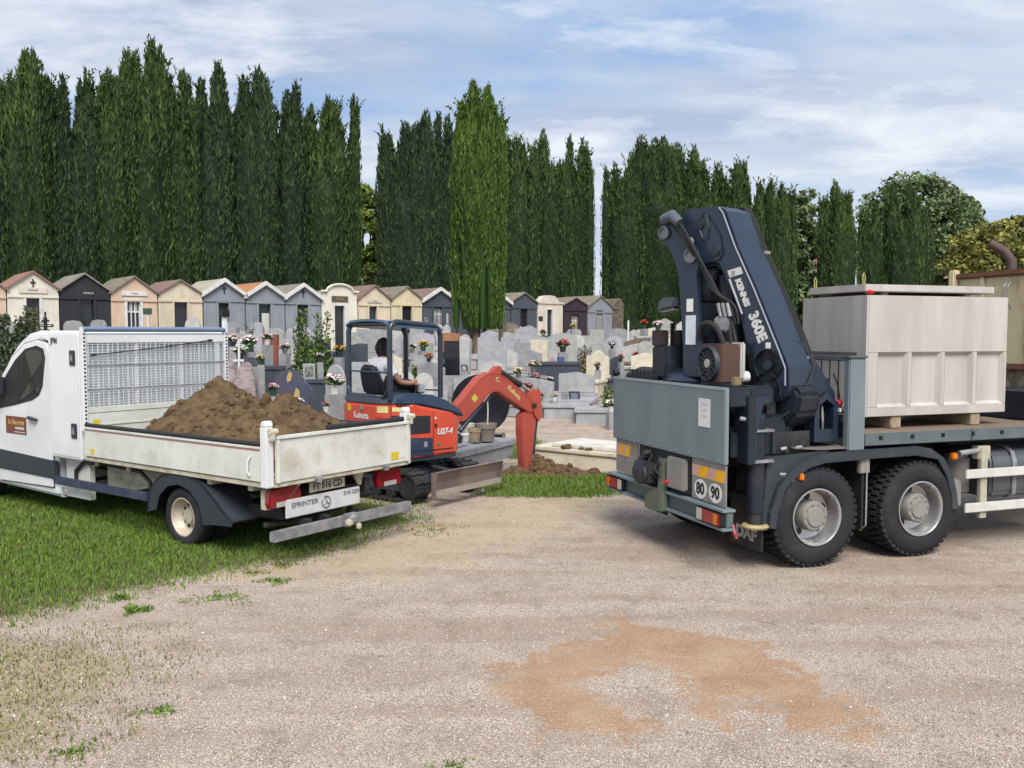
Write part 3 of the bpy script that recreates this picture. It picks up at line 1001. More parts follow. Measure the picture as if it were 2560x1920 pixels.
    if plaque:
        pl = MB().bx(Wd * .5 - plaque[0] / 2, Wd * .5 + plaque[0] / 2, -.045, -.001, zd + .16, zd + .16 + plaque[1]).build('name_plaque', {'w': trim_w, 'b': mat('bronze_plaque', (.10, .075, .05), .5), 'g': PW['pale']}[plaque[2]], root, .006)
        lb = MB()
        text_mb(lb, plaque[3], plaque[1] * .40, plane_m((Wd * .5, -.05, zd + .16 + plaque[1] / 2), (1, 0, 0), (0, 0, 1)), .002)
        lb.build('lettering', gold if plaque[2] == 'b' else iron_b, pl)
    if cross:
        MB().bx(Wd / 2 - .02, Wd / 2 + .02, -.04, -.001, ze + .02, ze + .36).bx(Wd / 2 - .09, Wd / 2 + .09, -.041, -.001, ze + .22, ze + .26).build('cross', iron_b, root)
    return root

def thing_part(name, parent):
    """an empty that groups the sub-parts of one part"""
    o = bpy.data.objects.new(name, None)
    o.empty_display_size = .1
    COL.objects.link(o)
    o.parent = parent
    return o

chapel('peach chapel cut by the left picture edge', -98, 23, 684, 722, 'peach', 'brown', 's', (-60, -28, 745))
chapel('white chapel with red roof and olive curtain at left', 25, 154, 681, 722, 'white', 'red', 's', (70, 107, 744), dk='olive', plaque=(.95, .22, 'g', 'FAMILLE'), cross=True)
ch2 = chapel('black chapel with grey roof beside the white one', 156, 281, 686, 727, 'black', 'grey', 's', (205, 241, 746), dk='glass')
chapel('peach chapel with white barred window and moss-brown roof', 283, 399, 693, 733, 'peach', 'brown', 's', (321, 357, 750), dk='peachwin', plaque=(1.0, .18, 'w', 'FAMILLE'))
chapel('cream chapel with plum red roof left of the grey ones', 401, 511, 702, 735, 'cream', 'plum', 's', (438, 474, 753), dk='glass')
chapel('grey chapel with pale lichen roof and white verge', 513, 616, 700, 735, 'grey', 'lichen', 'w', (548, 577, 756), dk='dark', cross=True)
chapel('grey chapel with orange roof and pale curtain', 618, 715, 708, 740, 'grey', 'orange', 'w', (648, 681, 759), dk='curtain')
chapel('grey chapel with grey roof right of the orange roof', 717, 805, 712, 743, 'grey', 'grey', 'w', (744, 774, 760), dk='glass', cross=True)
chapel('cream chapel with arched top and bronze plaque', 807, 896, 712, 730, 'white', 'dark', 's', (837, 864, 763), style='arch', plaque=(.85, .26, 'b', 'FAMILLE'))
chapel('pale peach chapel behind the digger canopy', 898, 978, 715, 748, 'cream', 'plum', 's', (923, 945, 765), dk='glass', plaque=(.75, .14, 'g', 'FAMILLE'))
chapel('yellow chapel behind the digger canopy right post', 980, 1057, 718, 748, 'yellow', 'brown', 's', (1005, 1032, 762), dk='grille')
chapel('slate grey chapel with white verge left of lone cypress', 1059, 1142, 722, 751, 'slate', 'plum', 'w', (1084, 1108, 766), dk='wgrille')
chapel('slate grey chapel hidden behind the lone cypress', 1144, 1213, 728, 754, 'slate', 'dark', 's', (1170, 1190, 768), dk='dark')
chapel('slate blue chapel with white verge right of lone cypress', 1215, 1276, 733, 756, 'slate', 'brown', 'w', (1232, 1253, 770), dk='dark')
chapel('slate blue chapel with barred door and mossy roof', 1278, 1342, 733, 756, 'slate', 'brown', 's', (1299, 1319, 771), dk='grille')
chapel('pale pink chapel with flat cornice and green door sill', 1344, 1407, 738, 755, 'pale', 'dark', 's', (1366, 1381, 773), style='flat')
chapel('dark maroon chapel with white iron door grille', 1409, 1467, 745, 763, 'maroon', 'brown', 's', (1427, 1446, 785), dk='wgrille')
chapel('grey chapel with barred door at the right row end', 1469, 1530, 741, 768, 'grey', 'brown', 's', (1489, 1506, 775), dk='grille')
chapel('white chapel glimpsed between crane boom and vault', 1940, 1983, 752, 772, 'white', 'lichen', 'w', (1955, 1967, 785), dk='dark')
chapel('slate chapel glimpsed beside the vault corner', 1985, 2040, 752, 774, 'slate', 'lichen', 'w', (1999, 2018, 785), dk='grille')
# old stone shed at the end of the row
t0 = row_t(1532)
p = row_p(t0)
sh = thing('stone_shed', 'old brown stone shed at the end of the chapel row', 'shed', (p.x, p.y + .4, tz(p.x, p.y) - .1), ROWA)
zt = at(1556, 744, p.y).z - tz(p.x, p.y) + .1
MB().prism([(0, 0), (1.0, 0), (1.0, zt - .35), (.72, zt), (.45, zt - .1), (0, zt - .6)], 0, 1.6, 'xz').build('wall', PW['stone'], sh, .03)
MB().bx(-.05, .45, -.05, 1.7, zt - .66, zt - .58).build('roof_slab', RW['dark'], sh)
# lettering on the black chapel
lb = MB()
zc2 = at(218, 733, ch2.location.y + .6).z - ch2.location.z
text_mb(lb, 'FAMILLE', .10, plane_m((1.0, -.055, zc2), (1, 0, 0), (0, 0, 1)), .003)
lb.build('lettering', let_w, ch2)

# far houses
def house(label, px0, px1, pytop, pyeave, Y, wm, rm):
    a, b_ = at(px0, pyeave, Y), at(px1, pyeave, Y)
    W_ = b_.x - a.x
    zb = tz(a.x, Y) - .2
    root = thing('house', label, 'house', (a.x, Y, zb), 0)
    ze = a.z - zb
    zp = at(px0, pytop, Y).z - zb
    MB().bx(0, W_, 0, 6, 0, ze).build('wall', wm, root)
    rb = MB()
    rb.prism([(-.3, ze), (6.3, ze), (3, zp)], -.3, W_ + .3, 'yz')
    rb.build('roof', rm, root)
    for k in range(2):
        wn = MB().bx(W_ * (.25 + .4 * k), W_ * (.25 + .4 * k) + .9, -.03, .02, ze - 1.9, ze - .6).build('window', trim_w, root)
        MB().bx(W_ * (.25 + .4 * k) + .08, W_ * (.25 + .4 * k) + .82, -.04, -.031, ze - 1.82, ze - .68).build('pane', glass_d, wn)
    return root
house('white house with red tiled roof beyond the vault', 2316, 2420, 672, 704, 92, PW['white'], RW['red'])
house('pinkish brick house between far trees beyond the truck', 2006, 2062, 640, 662, 110, mat('far_brick', (.36, .20, .15), .9, col2=(.45, .32, .26), scale=2), RW['red'])
# ================================================================== graves
def granite(nm, c, c2, sp, rough=.35, samt=.5, ss=150, **k):
    return mat('granite_' + nm, c, rough, col2=c2, scale=5, speck=sp, sscale=ss, samt=samt, dirt=tuple(x * .6 for x in c), dscale=2.2, dlo=.55, dhi=.9, damt=.6, **k)
GR = {'light': granite('light', (.38, .385, .39), (.30, .305, .315), (.17, .17, .18), .5, .45, 90),
      'grey': granite('grey', (.31, .312, .318), (.24, .245, .255), (.16, .16, .17), .5),
      'blue': granite('bluegrey', (.37, .378, .392), (.29, .30, .315), (.24, .24, .26), .5),
      'pale': granite('pale', (.46, .45, .43), (.36, .36, .35), (.3, .3, .3), .6, .35),
      'cream': granite('cream', (.60, .55, .44), (.50, .45, .35), (.4, .36, .28), .75, .3),
      'green': granite('greengrey', (.34, .355, .325), (.27, .28, .26), (.22, .23, .21), .6, .4),
      'lav': granite('lavender', (.40, .375, .41), (.33, .31, .35), (.2, .18, .21), .5, .4),
      'pink': mat('marble_pink', (.36, .30, .30), .4, col2=(.22, .18, .19), scale=5, detail=8, stretch=(.6, 1, 3.2), lo=.42, hi=.58),
      'slate': granite('slate', (.055, .065, .088), (.045, .052, .07), (.10, .11, .13), .22, .3),
      'black': granite('black', (.012, .013, .018), (.018, .019, .026), (.03, .03, .04), .12, .3),
      'bluedk': granite('bluedark', (.045, .055, .105), (.065, .06, .085), (.14, .13, .16), .15, .5),
      'red': granite('red', (.24, .075, .045), (.18, .055, .04), (.07, .03, .03), .25, .4),
      'brown': granite('brown', (.20, .145, .11), (.15, .105, .08), (.08, .06, .05), .4, .4),
      'brownm': mat('marble_brown', (.27, .225, .19), .5, col2=(.17, .14, .12), scale=6, detail=8, lo=.42, hi=.58)}

def shape(kind):
    if kind == 'flat':
        return [(-.5, 0), (.5, 0), (.5, 1), (-.5, 1)]
    if kind == 'round':
        return [(-.5, 0), (.5, 0), (.5, .72)] + [(.5 * math.cos(a), .72 + .28 * math.sin(a)) for a in np.linspace(.15, PI - .15, 12)] + [(-.5, .72)]
    if kind == 'gable':
        return [(-.5, 0), (.5, 0), (.5, .84), (.06, 1), (-.06, 1), (-.5, .84)]
    if kind == 'clip':
        return [(-.5, 0), (.5, 0), (.5, .84), (.36, .97), (0, 1), (-.36, .97), (-.5, .84)]
    if kind == 'slant':
        return [(-.5, 0), (.5, 0), (.5, .78), (.1, .93), (-.3, 1), (-.5, .98)]
    if kind == 'slantr':
        return [(-u, v) for u, v in reversed(shape('slant'))]
    if kind == 'wave':
        return [(-.5, 0), (.5, 0), (.5, .80)] + [(u, .80 + .10 * (1 - u * 2) / 2 + .12 * math.sin(PI * (.5 - u)) ** 2) for u in np.linspace(.42, -.42, 12)] + [(-.5, .90)]
    if kind == 'bell':
        return [(-.5, 0), (.5, 0), (.5, .70), (.42, .75), (.30, .79), (.16, .93), (.05, 1), (-.05, 1), (-.16, .93), (-.30, .79), (-.42, .77), (-.5, .80)]
    if kind == 'heart':
        return [(-.36, 0), (.36, 0), (.5, .6), (.46, .85), (.3, .98), (.14, .97), (0, .84), (-.14, .97), (-.3, 1), (-.46, .86), (-.5, .6)]
    if kind == 'step':
        return [(-.5, 0), (.5, 0), (.5, .72), (.34, .74), (.34, .95), (.2, 1), (-.2, 1), (-.34, .95), (-.34, .74), (-.5, .72)]
    if kind == 'dome':
        return [(-.46, 0), (.46, 0)] + [(.5 * math.cos(a), .5 + .5 * math.sin(a)) for a in np.linspace(-.2, PI + .2, 18)]
    return shape('flat')

def grave(label, xl, xr, yt, Y, kind='flat', g='grey', yaw=None, thick=.13, slab=True, base=True, words=None, wm=None, slabg=None, lean=0.0, slen=1.7):
    c = at((xl + xr) / 2, yt, Y)
    zb = tz(c.x, Y) - .03
    H = c.z - zb
    Wd = (xr - xl) / FPX * Y
    if yaw is None:
        yaw = R(-10 + 14 * math.sin(xl * 1.7))
    root = thing('grave', label, 'grave', (c.x, Y, zb), yaw, 'graves with headstones')
    sh_h = min(.38, H * .3) if slab else 0
    bh = sh_h + (.09 if base else 0)
    mb = MB()
    mb.prism([(u * Wd, bh + v * (H - bh)) for u, v in shape(kind)], -thick / 2, thick / 2, 'xz')
    st = mb.build('headstone', GR[g], root, .012)
    if lean:
        st.rotation_euler = (lean, 0, 0)
    if base:
        MB().bx(-Wd * .56, Wd * .56, -thick * .9, thick * .9, sh_h + .001, bh - .001).build('plinth', GR[g], root, .01)
    if slab:
        sg = GR[slabg or g]
        ws = max(Wd * .60, .45)
        MB().bx(-ws, ws, -slen, .18, -.1, sh_h - .09).build('kerb_base', sg, root, .015)
        MB().bx(-ws - .04, ws + .04, -slen - .04, .2, sh_h - .089, sh_h).build('grave_slab', sg, root, .015)
    if words:
        lb = MB()
        for k, wd_ in enumerate(words):
            text_mb(lb, wd_, min(.11, Wd * .16), plane_m((0, -thick / 2 - .003, bh + (H - bh) * (.72 - .13 * k)), (1, 0, 0), (0, 0, 1)), .001)
        lb.build('lettering', wm or gold, st)
    return root

G = [
 # right part, front to back
 ('light granite headstone with bumpy top right of the digger arm', 1304, 1386, 945, 24.5, 'slant', 'light', dict(thick=.18)),
 ('large light granite headstone with wave top nearest the truck', 1397, 1487, 929, 24.8, 'wave', 'light', dict(thick=.18)),
 ('white low headstone in front of the tall framed one', 1199, 1262, 903, 26.0, 'gable', 'pale', {}),
 ('tall light headstone with carved frame beside the cypress trunk', 1194, 1267, 842, 28.0, 'slant', 'blue', dict(words=('FAMILLE',))),
 ('cream bell-shaped headstone left of the crane', 1466, 1524, 876, 27.5, 'bell', 'cream', {}),
 ('dark slanted headstone right of the cream bell stone', 1524, 1552, 890, 28.5, 'slantr', 'slate', {}),
 ('cream white headstone touching the crane hydraulics', 1578, 1650, 882, 27.5, 'gable', 'cream', {}),
 ('grey slanted headstone behind pink and white flowers', 1294, 1356, 872, 28.6, 'slant', 'grey', {}),
 ('light headstone with yellow inscription line', 1306, 1379, 836, 31.5, 'slant', 'blue', dict(words=('REGRETS',), wm=gold)),
 ('grey wave-topped headstone right of the framed one', 1252, 1301, 838, 32.5, 'wave', 'blue', {}),
 ('pale headstone behind the coloured bouquet', 1372, 1442, 832, 33.5, 'round', 'green', {}),
 ('grey headstone with pinkish side by the cream bell stone', 1480, 1539, 851, 32.0, 'slantr', 'green', dict(thick=.3)),
 ('bluish pale headstone behind the pinkish-sided one', 1516, 1556, 840, 34.5, 'round', 'blue', {}),
 ('pale striped headstone with brown cap stone', 1556, 1620, 857, 30.5, 'slantr', 'pale', dict(thick=.2)),
 ('brown granite slab stone behind the pale striped one', 1562, 1625, 844, 31.6, 'slantr', 'brown', dict(thick=.2)),
 ('small lavender headstone right of the cypress trunk', 1201, 1247, 826, 33.5, 'gable', 'lav', {}),
 ('brown marble headstone with engraved face', 1249, 1297, 806, 36.5, 'round', 'brownm', {}),
 ('tall cream headstone beside the cypress foliage', 1212, 1247, 795, 37.5, 'flat', 'cream', {}),
 ('tall grey headstone right of the brown marble one', 1306, 1345, 812, 36.0, 'wave', 'blue', {}),
 ('pinkish sliver headstone between brown and grey ones', 1297, 1307, 816, 37.0, 'round', 'pale', dict(slab=False)),
 ('grey headstone topped with yellow flowers at maroon chapel', 1417, 1453, 822, 38.0, 'clip', 'green', {}),
 ('grey-green headstone before the barred grey chapel', 1472, 1509, 824, 38.5, 'flat', 'green', dict(thick=.25)),
 ('grey headstone in cream frame before the stone shed', 1521, 1569, 821, 38.5, 'clip', 'grey', {}),
 ('small pinkish headstone beside the white sign post', 1574, 1595, 824, 38.5, 'gable', 'pale', {}),
 ('pale square headstone standing high beside the crane mast', 1641, 1683, 796, 42.0, 'gable', 'green', {}),
 ('yellowish low headstone behind the crane hydraulics', 1636, 1684, 846, 34.0, 'flat', 'cream', {}),
 ('reddish small gabled stone behind the crane valve block', 1640, 1672, 860, 31.5, 'gable', 'red', {}),
 ('white slanted headstone hidden by the crane mast', 1690, 1720, 800, 40.0, 'slantr', 'pale', {}),
 ('plum rounded headstone glimpsed left of the vault', 1986, 2016, 832, 44.0, 'round', 'brown', {}),
 # middle, seen through the digger
 ('wide slate monument behind the digger seat', 826, 919, 858, 24.0, 'slantr', 'slate', dict(thick=.2)),
 ('grey headstone with two columns inside the canopy frame', 914, 964, 823, 33.0, 'step', 'grey', {}),
 ('green-grey rounded headstone at the canopy left post', 868, 908, 841, 31.0, 'round', 'green', {}),
 ('light grey headstone right of the operator head', 987, 1021, 831, 28.0, 'slantr', 'blue', {}),
 ('pale green tall headstone through the canopy right side', 1023, 1062, 812, 36.0, 'flat', 'green', {}),
 ('lavender headstone behind yellow flowers in the canopy', 1032, 1086, 832, 32.0, 'round', 'lav', {}),
 ('light headstone with yellow flowers beside the operator', 1034, 1084, 858, 28.5, 'flat', 'green', {}),
 ('pale speckled dome headstone right of the operator hand', 1036, 1083, 932, 21.5, 'round', 'pale', dict(slab=True)),
 ('pale oval headstone beside the operator elbow', 999, 1036, 929, 22.0, 'round', 'pale', dict(slab=True)),
 ('low grey headstone behind the pale speckled dome', 1043, 1098, 908, 23.5, 'flat', 'grey', {}),
 ('pale heart-shaped headstone before the slate chapel', 1088, 1128, 810, 36.5, 'heart', 'pale', {}),
 ('narrow light pillar stone beside the pale headstone', 1004, 1019, 851, 27.5, 'flat', 'grey', dict(slab=False)),
 ('light headstone just left of the cypress trunk', 1150, 1176, 836, 33.0, 'round', 'lav', {}),
 # left part, above the van
 ('grey clipped headstone right of the van rack post', 558, 596, 806, 33.0, 'clip', 'grey', dict(thick=.3)),
 ('grey headstone before the first grey chapel wall', 626, 659, 805, 33.5, 'round', 'blue', dict(thick=.3)),
 ('small pale headstone with red granite neighbour', 671, 713, 818, 32.5, 'wave', 'green', dict(thick=.25)),
 ('broad pale headstone left of the leafy shrub', 718, 778, 813, 33.0, 'gable', 'lav', {}),
 ('low green-grey headstone above the white flowers', 576, 632, 833, 30.0, 'flat', 'green', dict(slab=False)),
 ('red granite headstone with gold letters above the van', 656, 697, 836, 27.5, 'flat', 'red', dict(words=('FAMILLE',))),
 ('lavender rounded headstone right of the red granite one', 697, 727, 846, 26.5, 'round', 'lav', {}),
 ('striped pink marble headstone behind the earth heap', 588, 641, 905, 22.0, 'dome', 'pink', dict(thick=.2, slab=False)),
 ('half-hidden pink marble headstone beside the rack post', 552, 594, 903, 22.4, 'dome', 'pink', dict(thick=.2, slab=False)),
 ('narrow slate headstone with rows of gold letters', 789, 826, 848, 23.5, 'flat', 'slate', dict(words=('FAMILLE',))),
 ('light speckled rounded headstone left of the digger', 812, 866, 911, 20.5, 'round', 'light', dict(slab=False)),
 ('grey clipped headstone above the van cabinet top', 160, 206, 801, 33.5, 'clip', 'grey', {}),
 ('grey clipped headstone above the van rack', 221, 270, 799, 33.5, 'clip', 'grey', {}),
 ('grey headstone behind the shrub at the left edge', 0, 50, 806, 31.0, 'clip', 'grey', {}),
 ('pale rounded vault stone above the van rack middle', 463, 500, 792, 34.0, 'round', 'pale', {}),
 ('dark planter headstone with red band by the rack post', 553, 578, 842, 27.0, 'flat', 'slate', dict(slab=False)),
 ('low grey headstone partly behind digger seat', 880, 930, 905, 22.5, 'flat', 'light', {}),
 ('grey headstone under the digger boom elbow', 1120, 1160, 900, 25.5, 'flat', 'grey', {}),
 ('low pale headstone between red flowers and truck', 1350, 1395, 985, 23.6, 'flat', 'grey', dict(slab=False)),
]
for lab, xl, xr, yt, Y, kd, g_, kw in G:
    grave(lab, xl, xr, yt, Y, kd, g_, **kw)

ORD = ['first', 'second', 'third', 'fourth', 'fifth', 'sixth', 'seventh', 'eighth', 'ninth']
FILL = [('back row before grey chapels', 35.5, 590, 800, 6), ('back row before slate chapels', 35.0, 1262, 1480, 7), ('middle row right of cypress', 30.2, 1256, 1470, 6),
        ('back row behind digger canopy', 37.0, 868, 1112, 7), ('middle row behind digger canopy', 26.4, 886, 1100, 6), ('row beside crane mast', 30.0, 1596, 1700, 4),
        ('front row under digger boom', 23.2, 1075, 1190, 3), ('middle row left of digger', 28.4, 640, 860, 6), ('back row above van rack', 35.0, 290, 545, 6), ('far row by dark hedge', 41.0, 1580, 1720, 4)]
cn = {'light': 'light granite', 'grey': 'grey', 'blue': 'pale grey', 'pale': 'whitish', 'green': 'green-grey', 'lav': 'lavender', 'cream': 'cream', 'slate': 'dark slate', 'red': 'reddish', 'brown': 'brown'}
kn = {'round': 'round-topped', 'gable': 'gabled', 'clip': 'clipped', 'slant': 'slanting', 'flat': 'square', 'wave': 'wavy', 'bell': 'bell-shaped', 'slantr': 'sloping'}
rf = random.Random(3)
for rown, Y, p0_, p1_, cnt in FILL:
    for k in range(cnt):
        px = p0_ + (p1_ - p0_) * (k + .5 + rf.uniform(-.22, .22)) / cnt
        yy = Y + rf.uniform(-.5, .5)
        wpx = rf.uniform(.50, .85) / yy * FPX
        hh_ = rf.uniform(.85, 1.25)
        x_ = (px - 1280) / FPX * yy
        top_ = tz(x_, yy) + hh_
        py = 834 - (top_ - CAM_H) / yy * FPX
        g_ = rf.choice(['light', 'grey', 'blue', 'pale', 'green', 'grey', 'light', 'lav', 'cream', 'slate', 'red', 'brown'][:10] if k % 3 else ['light', 'pale', 'blue', 'green'])
        kd = rf.choice(['round', 'gable', 'clip', 'slant', 'flat', 'wave', 'bell', 'slantr'])
        grave('%s %s headstone, %s from left in %s' % (cn[g_], kn[kd], ORD[k], rown), px - wpx / 2, px + wpx / 2, py, yy, kd, g_, thick=rf.uniform(.1, .2), slen=1.3)

# black and brown monument with pale pillar
c = at(1130, 832, 25.0)
zb = tz(c.x, 25.0)
mo = thing('monument', 'black granite monument with carved brown corner and pale pillar', 'monument', (c.x, 25.0, zb), R(-14))
H = c.z - zb
MB().bx(-.30, .26, -.10, .10, .42, H - .18).build('black_panel', GR['black'], mo, .01)
MB().prism([(-.33, H - .55), (-.20, H - .55), (-.20, H - .24), (.24, H - .24), (.24, H - .02), (-.2, H), (-.33, H - .06)], -.14, .12, 'xz').build('carved_corner', mat('brown_carving', (.34, .165, .075), .6, col2=(.25, .12, .06), scale=9, bump=.5, bscale=30), mo, .01)
MB().prism([(.27, .4), (.5, .4), (.56, H - .2), (.25, H - .1)], -.12, .12, 'xz').build('pale_pillar', GR['pale'], mo, .01)
MB().bx(-.55, .62, -1.9, .2, -.2, .30).build('kerb_base', GR['grey'], mo, .02)
MB().bx(-.58, .65, -1.95, .22, .301, .40).build('grave_slab', GR['grey'], mo, .02)
MB().bx(-.35, .2, -.5, -.3, .401, .50).build('step', GR['black'], mo, .01)

def plaque(label, px, py, Y, wd, hg, m, tilt=18, yaw=-10, face=None):
    c = at(px, py, Y)
    root = thing('memorial_plaque', label, 'plaque', tuple(c), R(yaw), 'memorial plaques')
    gap_ = c.z - tz(c.x, Y)
    if gap_ > .04:
        MB().bx(-wd * .55, wd * .55, -.08, .16, -gap_ - .05, -.002).build('stone_stand', GR['grey'], root, .01)
    M = Matrix.Rotation(R(tilt), 4, 'X')
    MB().bx(-wd / 2, wd / 2, -.02, .02, 0, hg, M).build('tablet', m, root, .006)
    MB().prism([(0, 0), (hg * .5, 0), (-hg * .05, hg * .6)], -.03, .03, 'yz', Matrix.Translation((0, .03, 0))).build('prop', m, root)
    if face:
        MB().bx(-wd * .32, wd * .32, -.026, -.021, hg * .15, hg * .85, M).build('inlay', face, root)
    return root
plaque('dark slate memorial plaque leaning by the wave-top headstone', 1437, 1004, 23.6, .30, .30, GR['slate'], 20, -14, mat('inlay_grey', (.25, .26, .33), .5))
plaque('grey book-shaped plaque left of the slate plaque', 1412, 1004, 23.5, .18, .24, GR['grey'], 14, -8)
plaque('dark plaque with white lines before the black monument', 1162, 927, 24.2, .19, .18, GR['slate'], 22, -16, let_w)
plaque('white portrait plaque leaning by the slate headstone', 773, 946, 22.0, .30, .38, GR['pale'], 15, 12, mat('portrait_print', (.30, .33, .28), .5, col2=(.08, .09, .07), scale=14))
plaque('small blue plaque beside the coloured bouquet', 1402, 905, 28.0, .24, .17, mat('blue_enamel', (.10, .13, .32), .3), 12, -8)
plaque('small pink plaque left of the blue one', 1381, 904, 28.0, .14, .14, mat('pink_stone', (.5, .32, .36), .5), 12, -8)

# twin round blue-black memorial with golden figure
c = at(735, 1015, 20.0)
rb = thing('disc_memorial', 'twin dark blue granite discs with golden relief behind the earth heap', 'monument', (c.x, 20.0, tz(c.x, 20)), R(-8))
def disc(mb, cx_, cz_, r, y0, y1, n=36, sq=1.0):
    mb.prism([(cx_ + r * math.cos(a) * sq, cz_ + r * math.sin(a)) for a in np.linspace(0, 2 * PI, n, endpoint=False)], y0, y1, 'xz')
zz = lambda py: at(735, py, 20.0).z - tz(c.x, 20)
for (px, py, rp, y0) in ((722, 962, 38, .0), (748, 988, 40, -.16)):
    mb = MB()
    disc(mb, (px - 735) / FPX * 20, zz(py), rp / FPX * 20, y0, y0 + .14)
    o = mb.build('disc', GR['bluedk'], rb, .015)
gm_ = MB()
gm_.prism([(-.12, zz(985)), (-.05, zz(985)), (-.06, zz(950)), (-.02, zz(935)), (-.10, zz(928)), (-.16, zz(945))], -.02, -.002, 'xz')
gm_.prism([(.05, zz(998)), (.22, zz(1000)), (.2, zz(975)), (.12, zz(968)), (.08, zz(985))], -.18, -.162, 'xz')
gm_.build('gold_relief', gold, rb, .004)
MB().bx(-.55, .55, -.4, .3, -.05, .32).build('plinth', GR['slate'], rb, .02)

# black disc memorial behind the digger boom
c = at(1200, 1010, 18.6)
bd = thing('disc_memorial', 'large polished black disc headstone behind the digger boom', 'monument', (c.x, 18.6, tz(c.x, 18.6)), R(-10))
mb = MB()
disc(mb, 0, c.z - tz(c.x, 18.6), 74 / FPX * 18.6, 0, .16, 48)
mb.build('disc', GR['black'], bd, .02)
MB().bx(-.5, .5, -.12, .28, -.05, .30).build('plinth', GR['black'], bd, .015)

# near tombs -----------------------------------------------------------
tm = thing('tomb', 'low grey granite tomb with flower pots behind the digger blade', 'tomb', (-1.00, 16.35, 0), math.atan2(.894, .447))
gsp = granite('specktomb', (.34, .35, .37), (.28, .29, .31), (.09, .09, .10), .5, .75, 110)
MB().bx(-1.25, 1.25, -.52, .52, -.1, .235).build('base', gsp, tm, .012)
MB().bx(-1.29, 1.29, -.56, .56, .24, .36).build('slab', gsp, tm, .012)
ct = thing('tomb', 'low cream stone tomb beside the dug earth', 'tomb', (1.78, 16.25, 0), math.atan2(-.62, .78))
crm = mat('cream_stone', (.58, .53, .41), .8, col2=(.49, .44, .33), scale=4, bump=.15, dirt=(.33, .28, .2), damt=.5, dscale=2)
MB().bx(-1.30, 1.35, -.62, .62, -.1, .22).build('base', crm, ct, .02)
MB().bx(-1.33, 1.38, -.65, .65, .225, .30).build('kerb', crm, ct, .02)
MB().bx(-.95, 1.2, -.48, .52, .301, .37).build('slab', mat('pale_slab', (.62, .59, .53), .6, scale=3, dirt=(.45, .41, .34)), ct, .015)
soilm = mat('wet_clay', (.115, .070, .030), .95, col2=(.070, .043, .020), scale=14, bump=.8, bscale=40, dirt=(.19, .115, .05), dscale=9, dlo=.5, dhi=.7, damt=.6)
# loose clods on the cream tomb
for k, (u, v, s_, lab) in enumerate(((-.55, -.55, .11, 'clay clod on the cream tomb rim'), (-.25, -.50, .06, 'small clay crumb on the cream tomb rim, left one'), (-.08, -.52, .07, 'clay crumb on the cream tomb rim, right one'))):
    cb_ = MB()
    M = Matrix.Translation((ct.location.x + .78 * u + .62 * v, ct.location.y - .62 * u + .78 * v, .30))
    vs = []
    bm = bmesh.new()
    bmesh.ops.create_icosphere(bm, subdivisions=2, radius=1)
    for v_ in bm.verts:
        v_.co *= (1 + .35 * mnoise.noise(v_.co * 1.7 + Vector((k * 5, 0, 0))))
    cb_.add([(q.co.x * s_, q.co.y * s_, q.co.z * s_ * .5 + s_ * .3) for q in bm.verts], [tuple(v_.index for v_ in f.verts) for f in bm.faces], M)
    bm.free()
    tag(cb_.build('clay_clod', soilm), lab, 'clod', 'clay clods on the cream tomb')

# long low tombs in the right middle
for (lab, px0, px1, py, Y, h_, m_) in (('long grey granite tomb carrying bouquets and blue plaque', 1335, 1450, 905, 27.2, .62, GR['slate']), ('lavender stone tomb with flower planter boxes beyond', 1592, 1690, 840, 37.0, .5, GR['blue']),
                                  ('low speckled kerb tomb left of the truck tailboard', 1440, 1530, 1022, 22.0, .30, GR['light']), ('blue-grey stepped tomb below the wave-top headstone', 1360, 1470, 1010, 22.8, .36, GR['blue']),
                                  ('grey tomb with trough planter above the earth heap', 628, 700, 915, 24.0, .55, GR['slate']), ('dark low tomb below the slate headstone', 770, 822, 948, 21.8, .4, GR['slate'])):
    a, b2 = at(px0, py, Y), at(px1, py, Y)
    zb = tz(a.x, Y) - .1
    hh = max(a.z - zb, .2)
    o = thing('tomb', lab, 'tomb', ((a.x + b2.x) / 2, Y, zb), R(-4))
    wd = (b2.x - a.x) / 2
    MB().bx(-wd, wd, -.1, 1.1, 0, hh - .101).build('base', m_, o, .015)
    MB().bx(-wd - .04, wd + .04, -.14, 1.14, hh - .10, hh).build('slab', m_, o, .015)

# flowers ---------------------------------------------------------------
FC = {'white': (.72, .70, .66), 'pink': (.62, .16, .24), 'red': (.50, .03, .04), 'rose': (.68, .40, .42), 'yellow': (.70, .52, .08), 'orange': (.62, .22, .03), 'purple': (.28, .08, .36), 'magenta': (.48, .03, .14)}
petal = {k: mat('petal_' + k, v, .7, col2=tuple(min(1, x * 1.15) for x in v), scale=40) for k, v in FC.items()}
lfm = leaf_mat('pot_leaf', (.02, .05, .012), (.10, .16, .04), .6)
potm = {'grey': mat('pot_grey', (.16, .16, .165), .6), 'white': mat('pot_white', (.66, .65, .62), .5), 'terra': mat('pot_taupe', (.22, .18, .165), .7), 'dark': mat('pot_dark', (.03, .035, .04), .5), 'green': mat('pot_green', (.03, .07, .05), .5)}

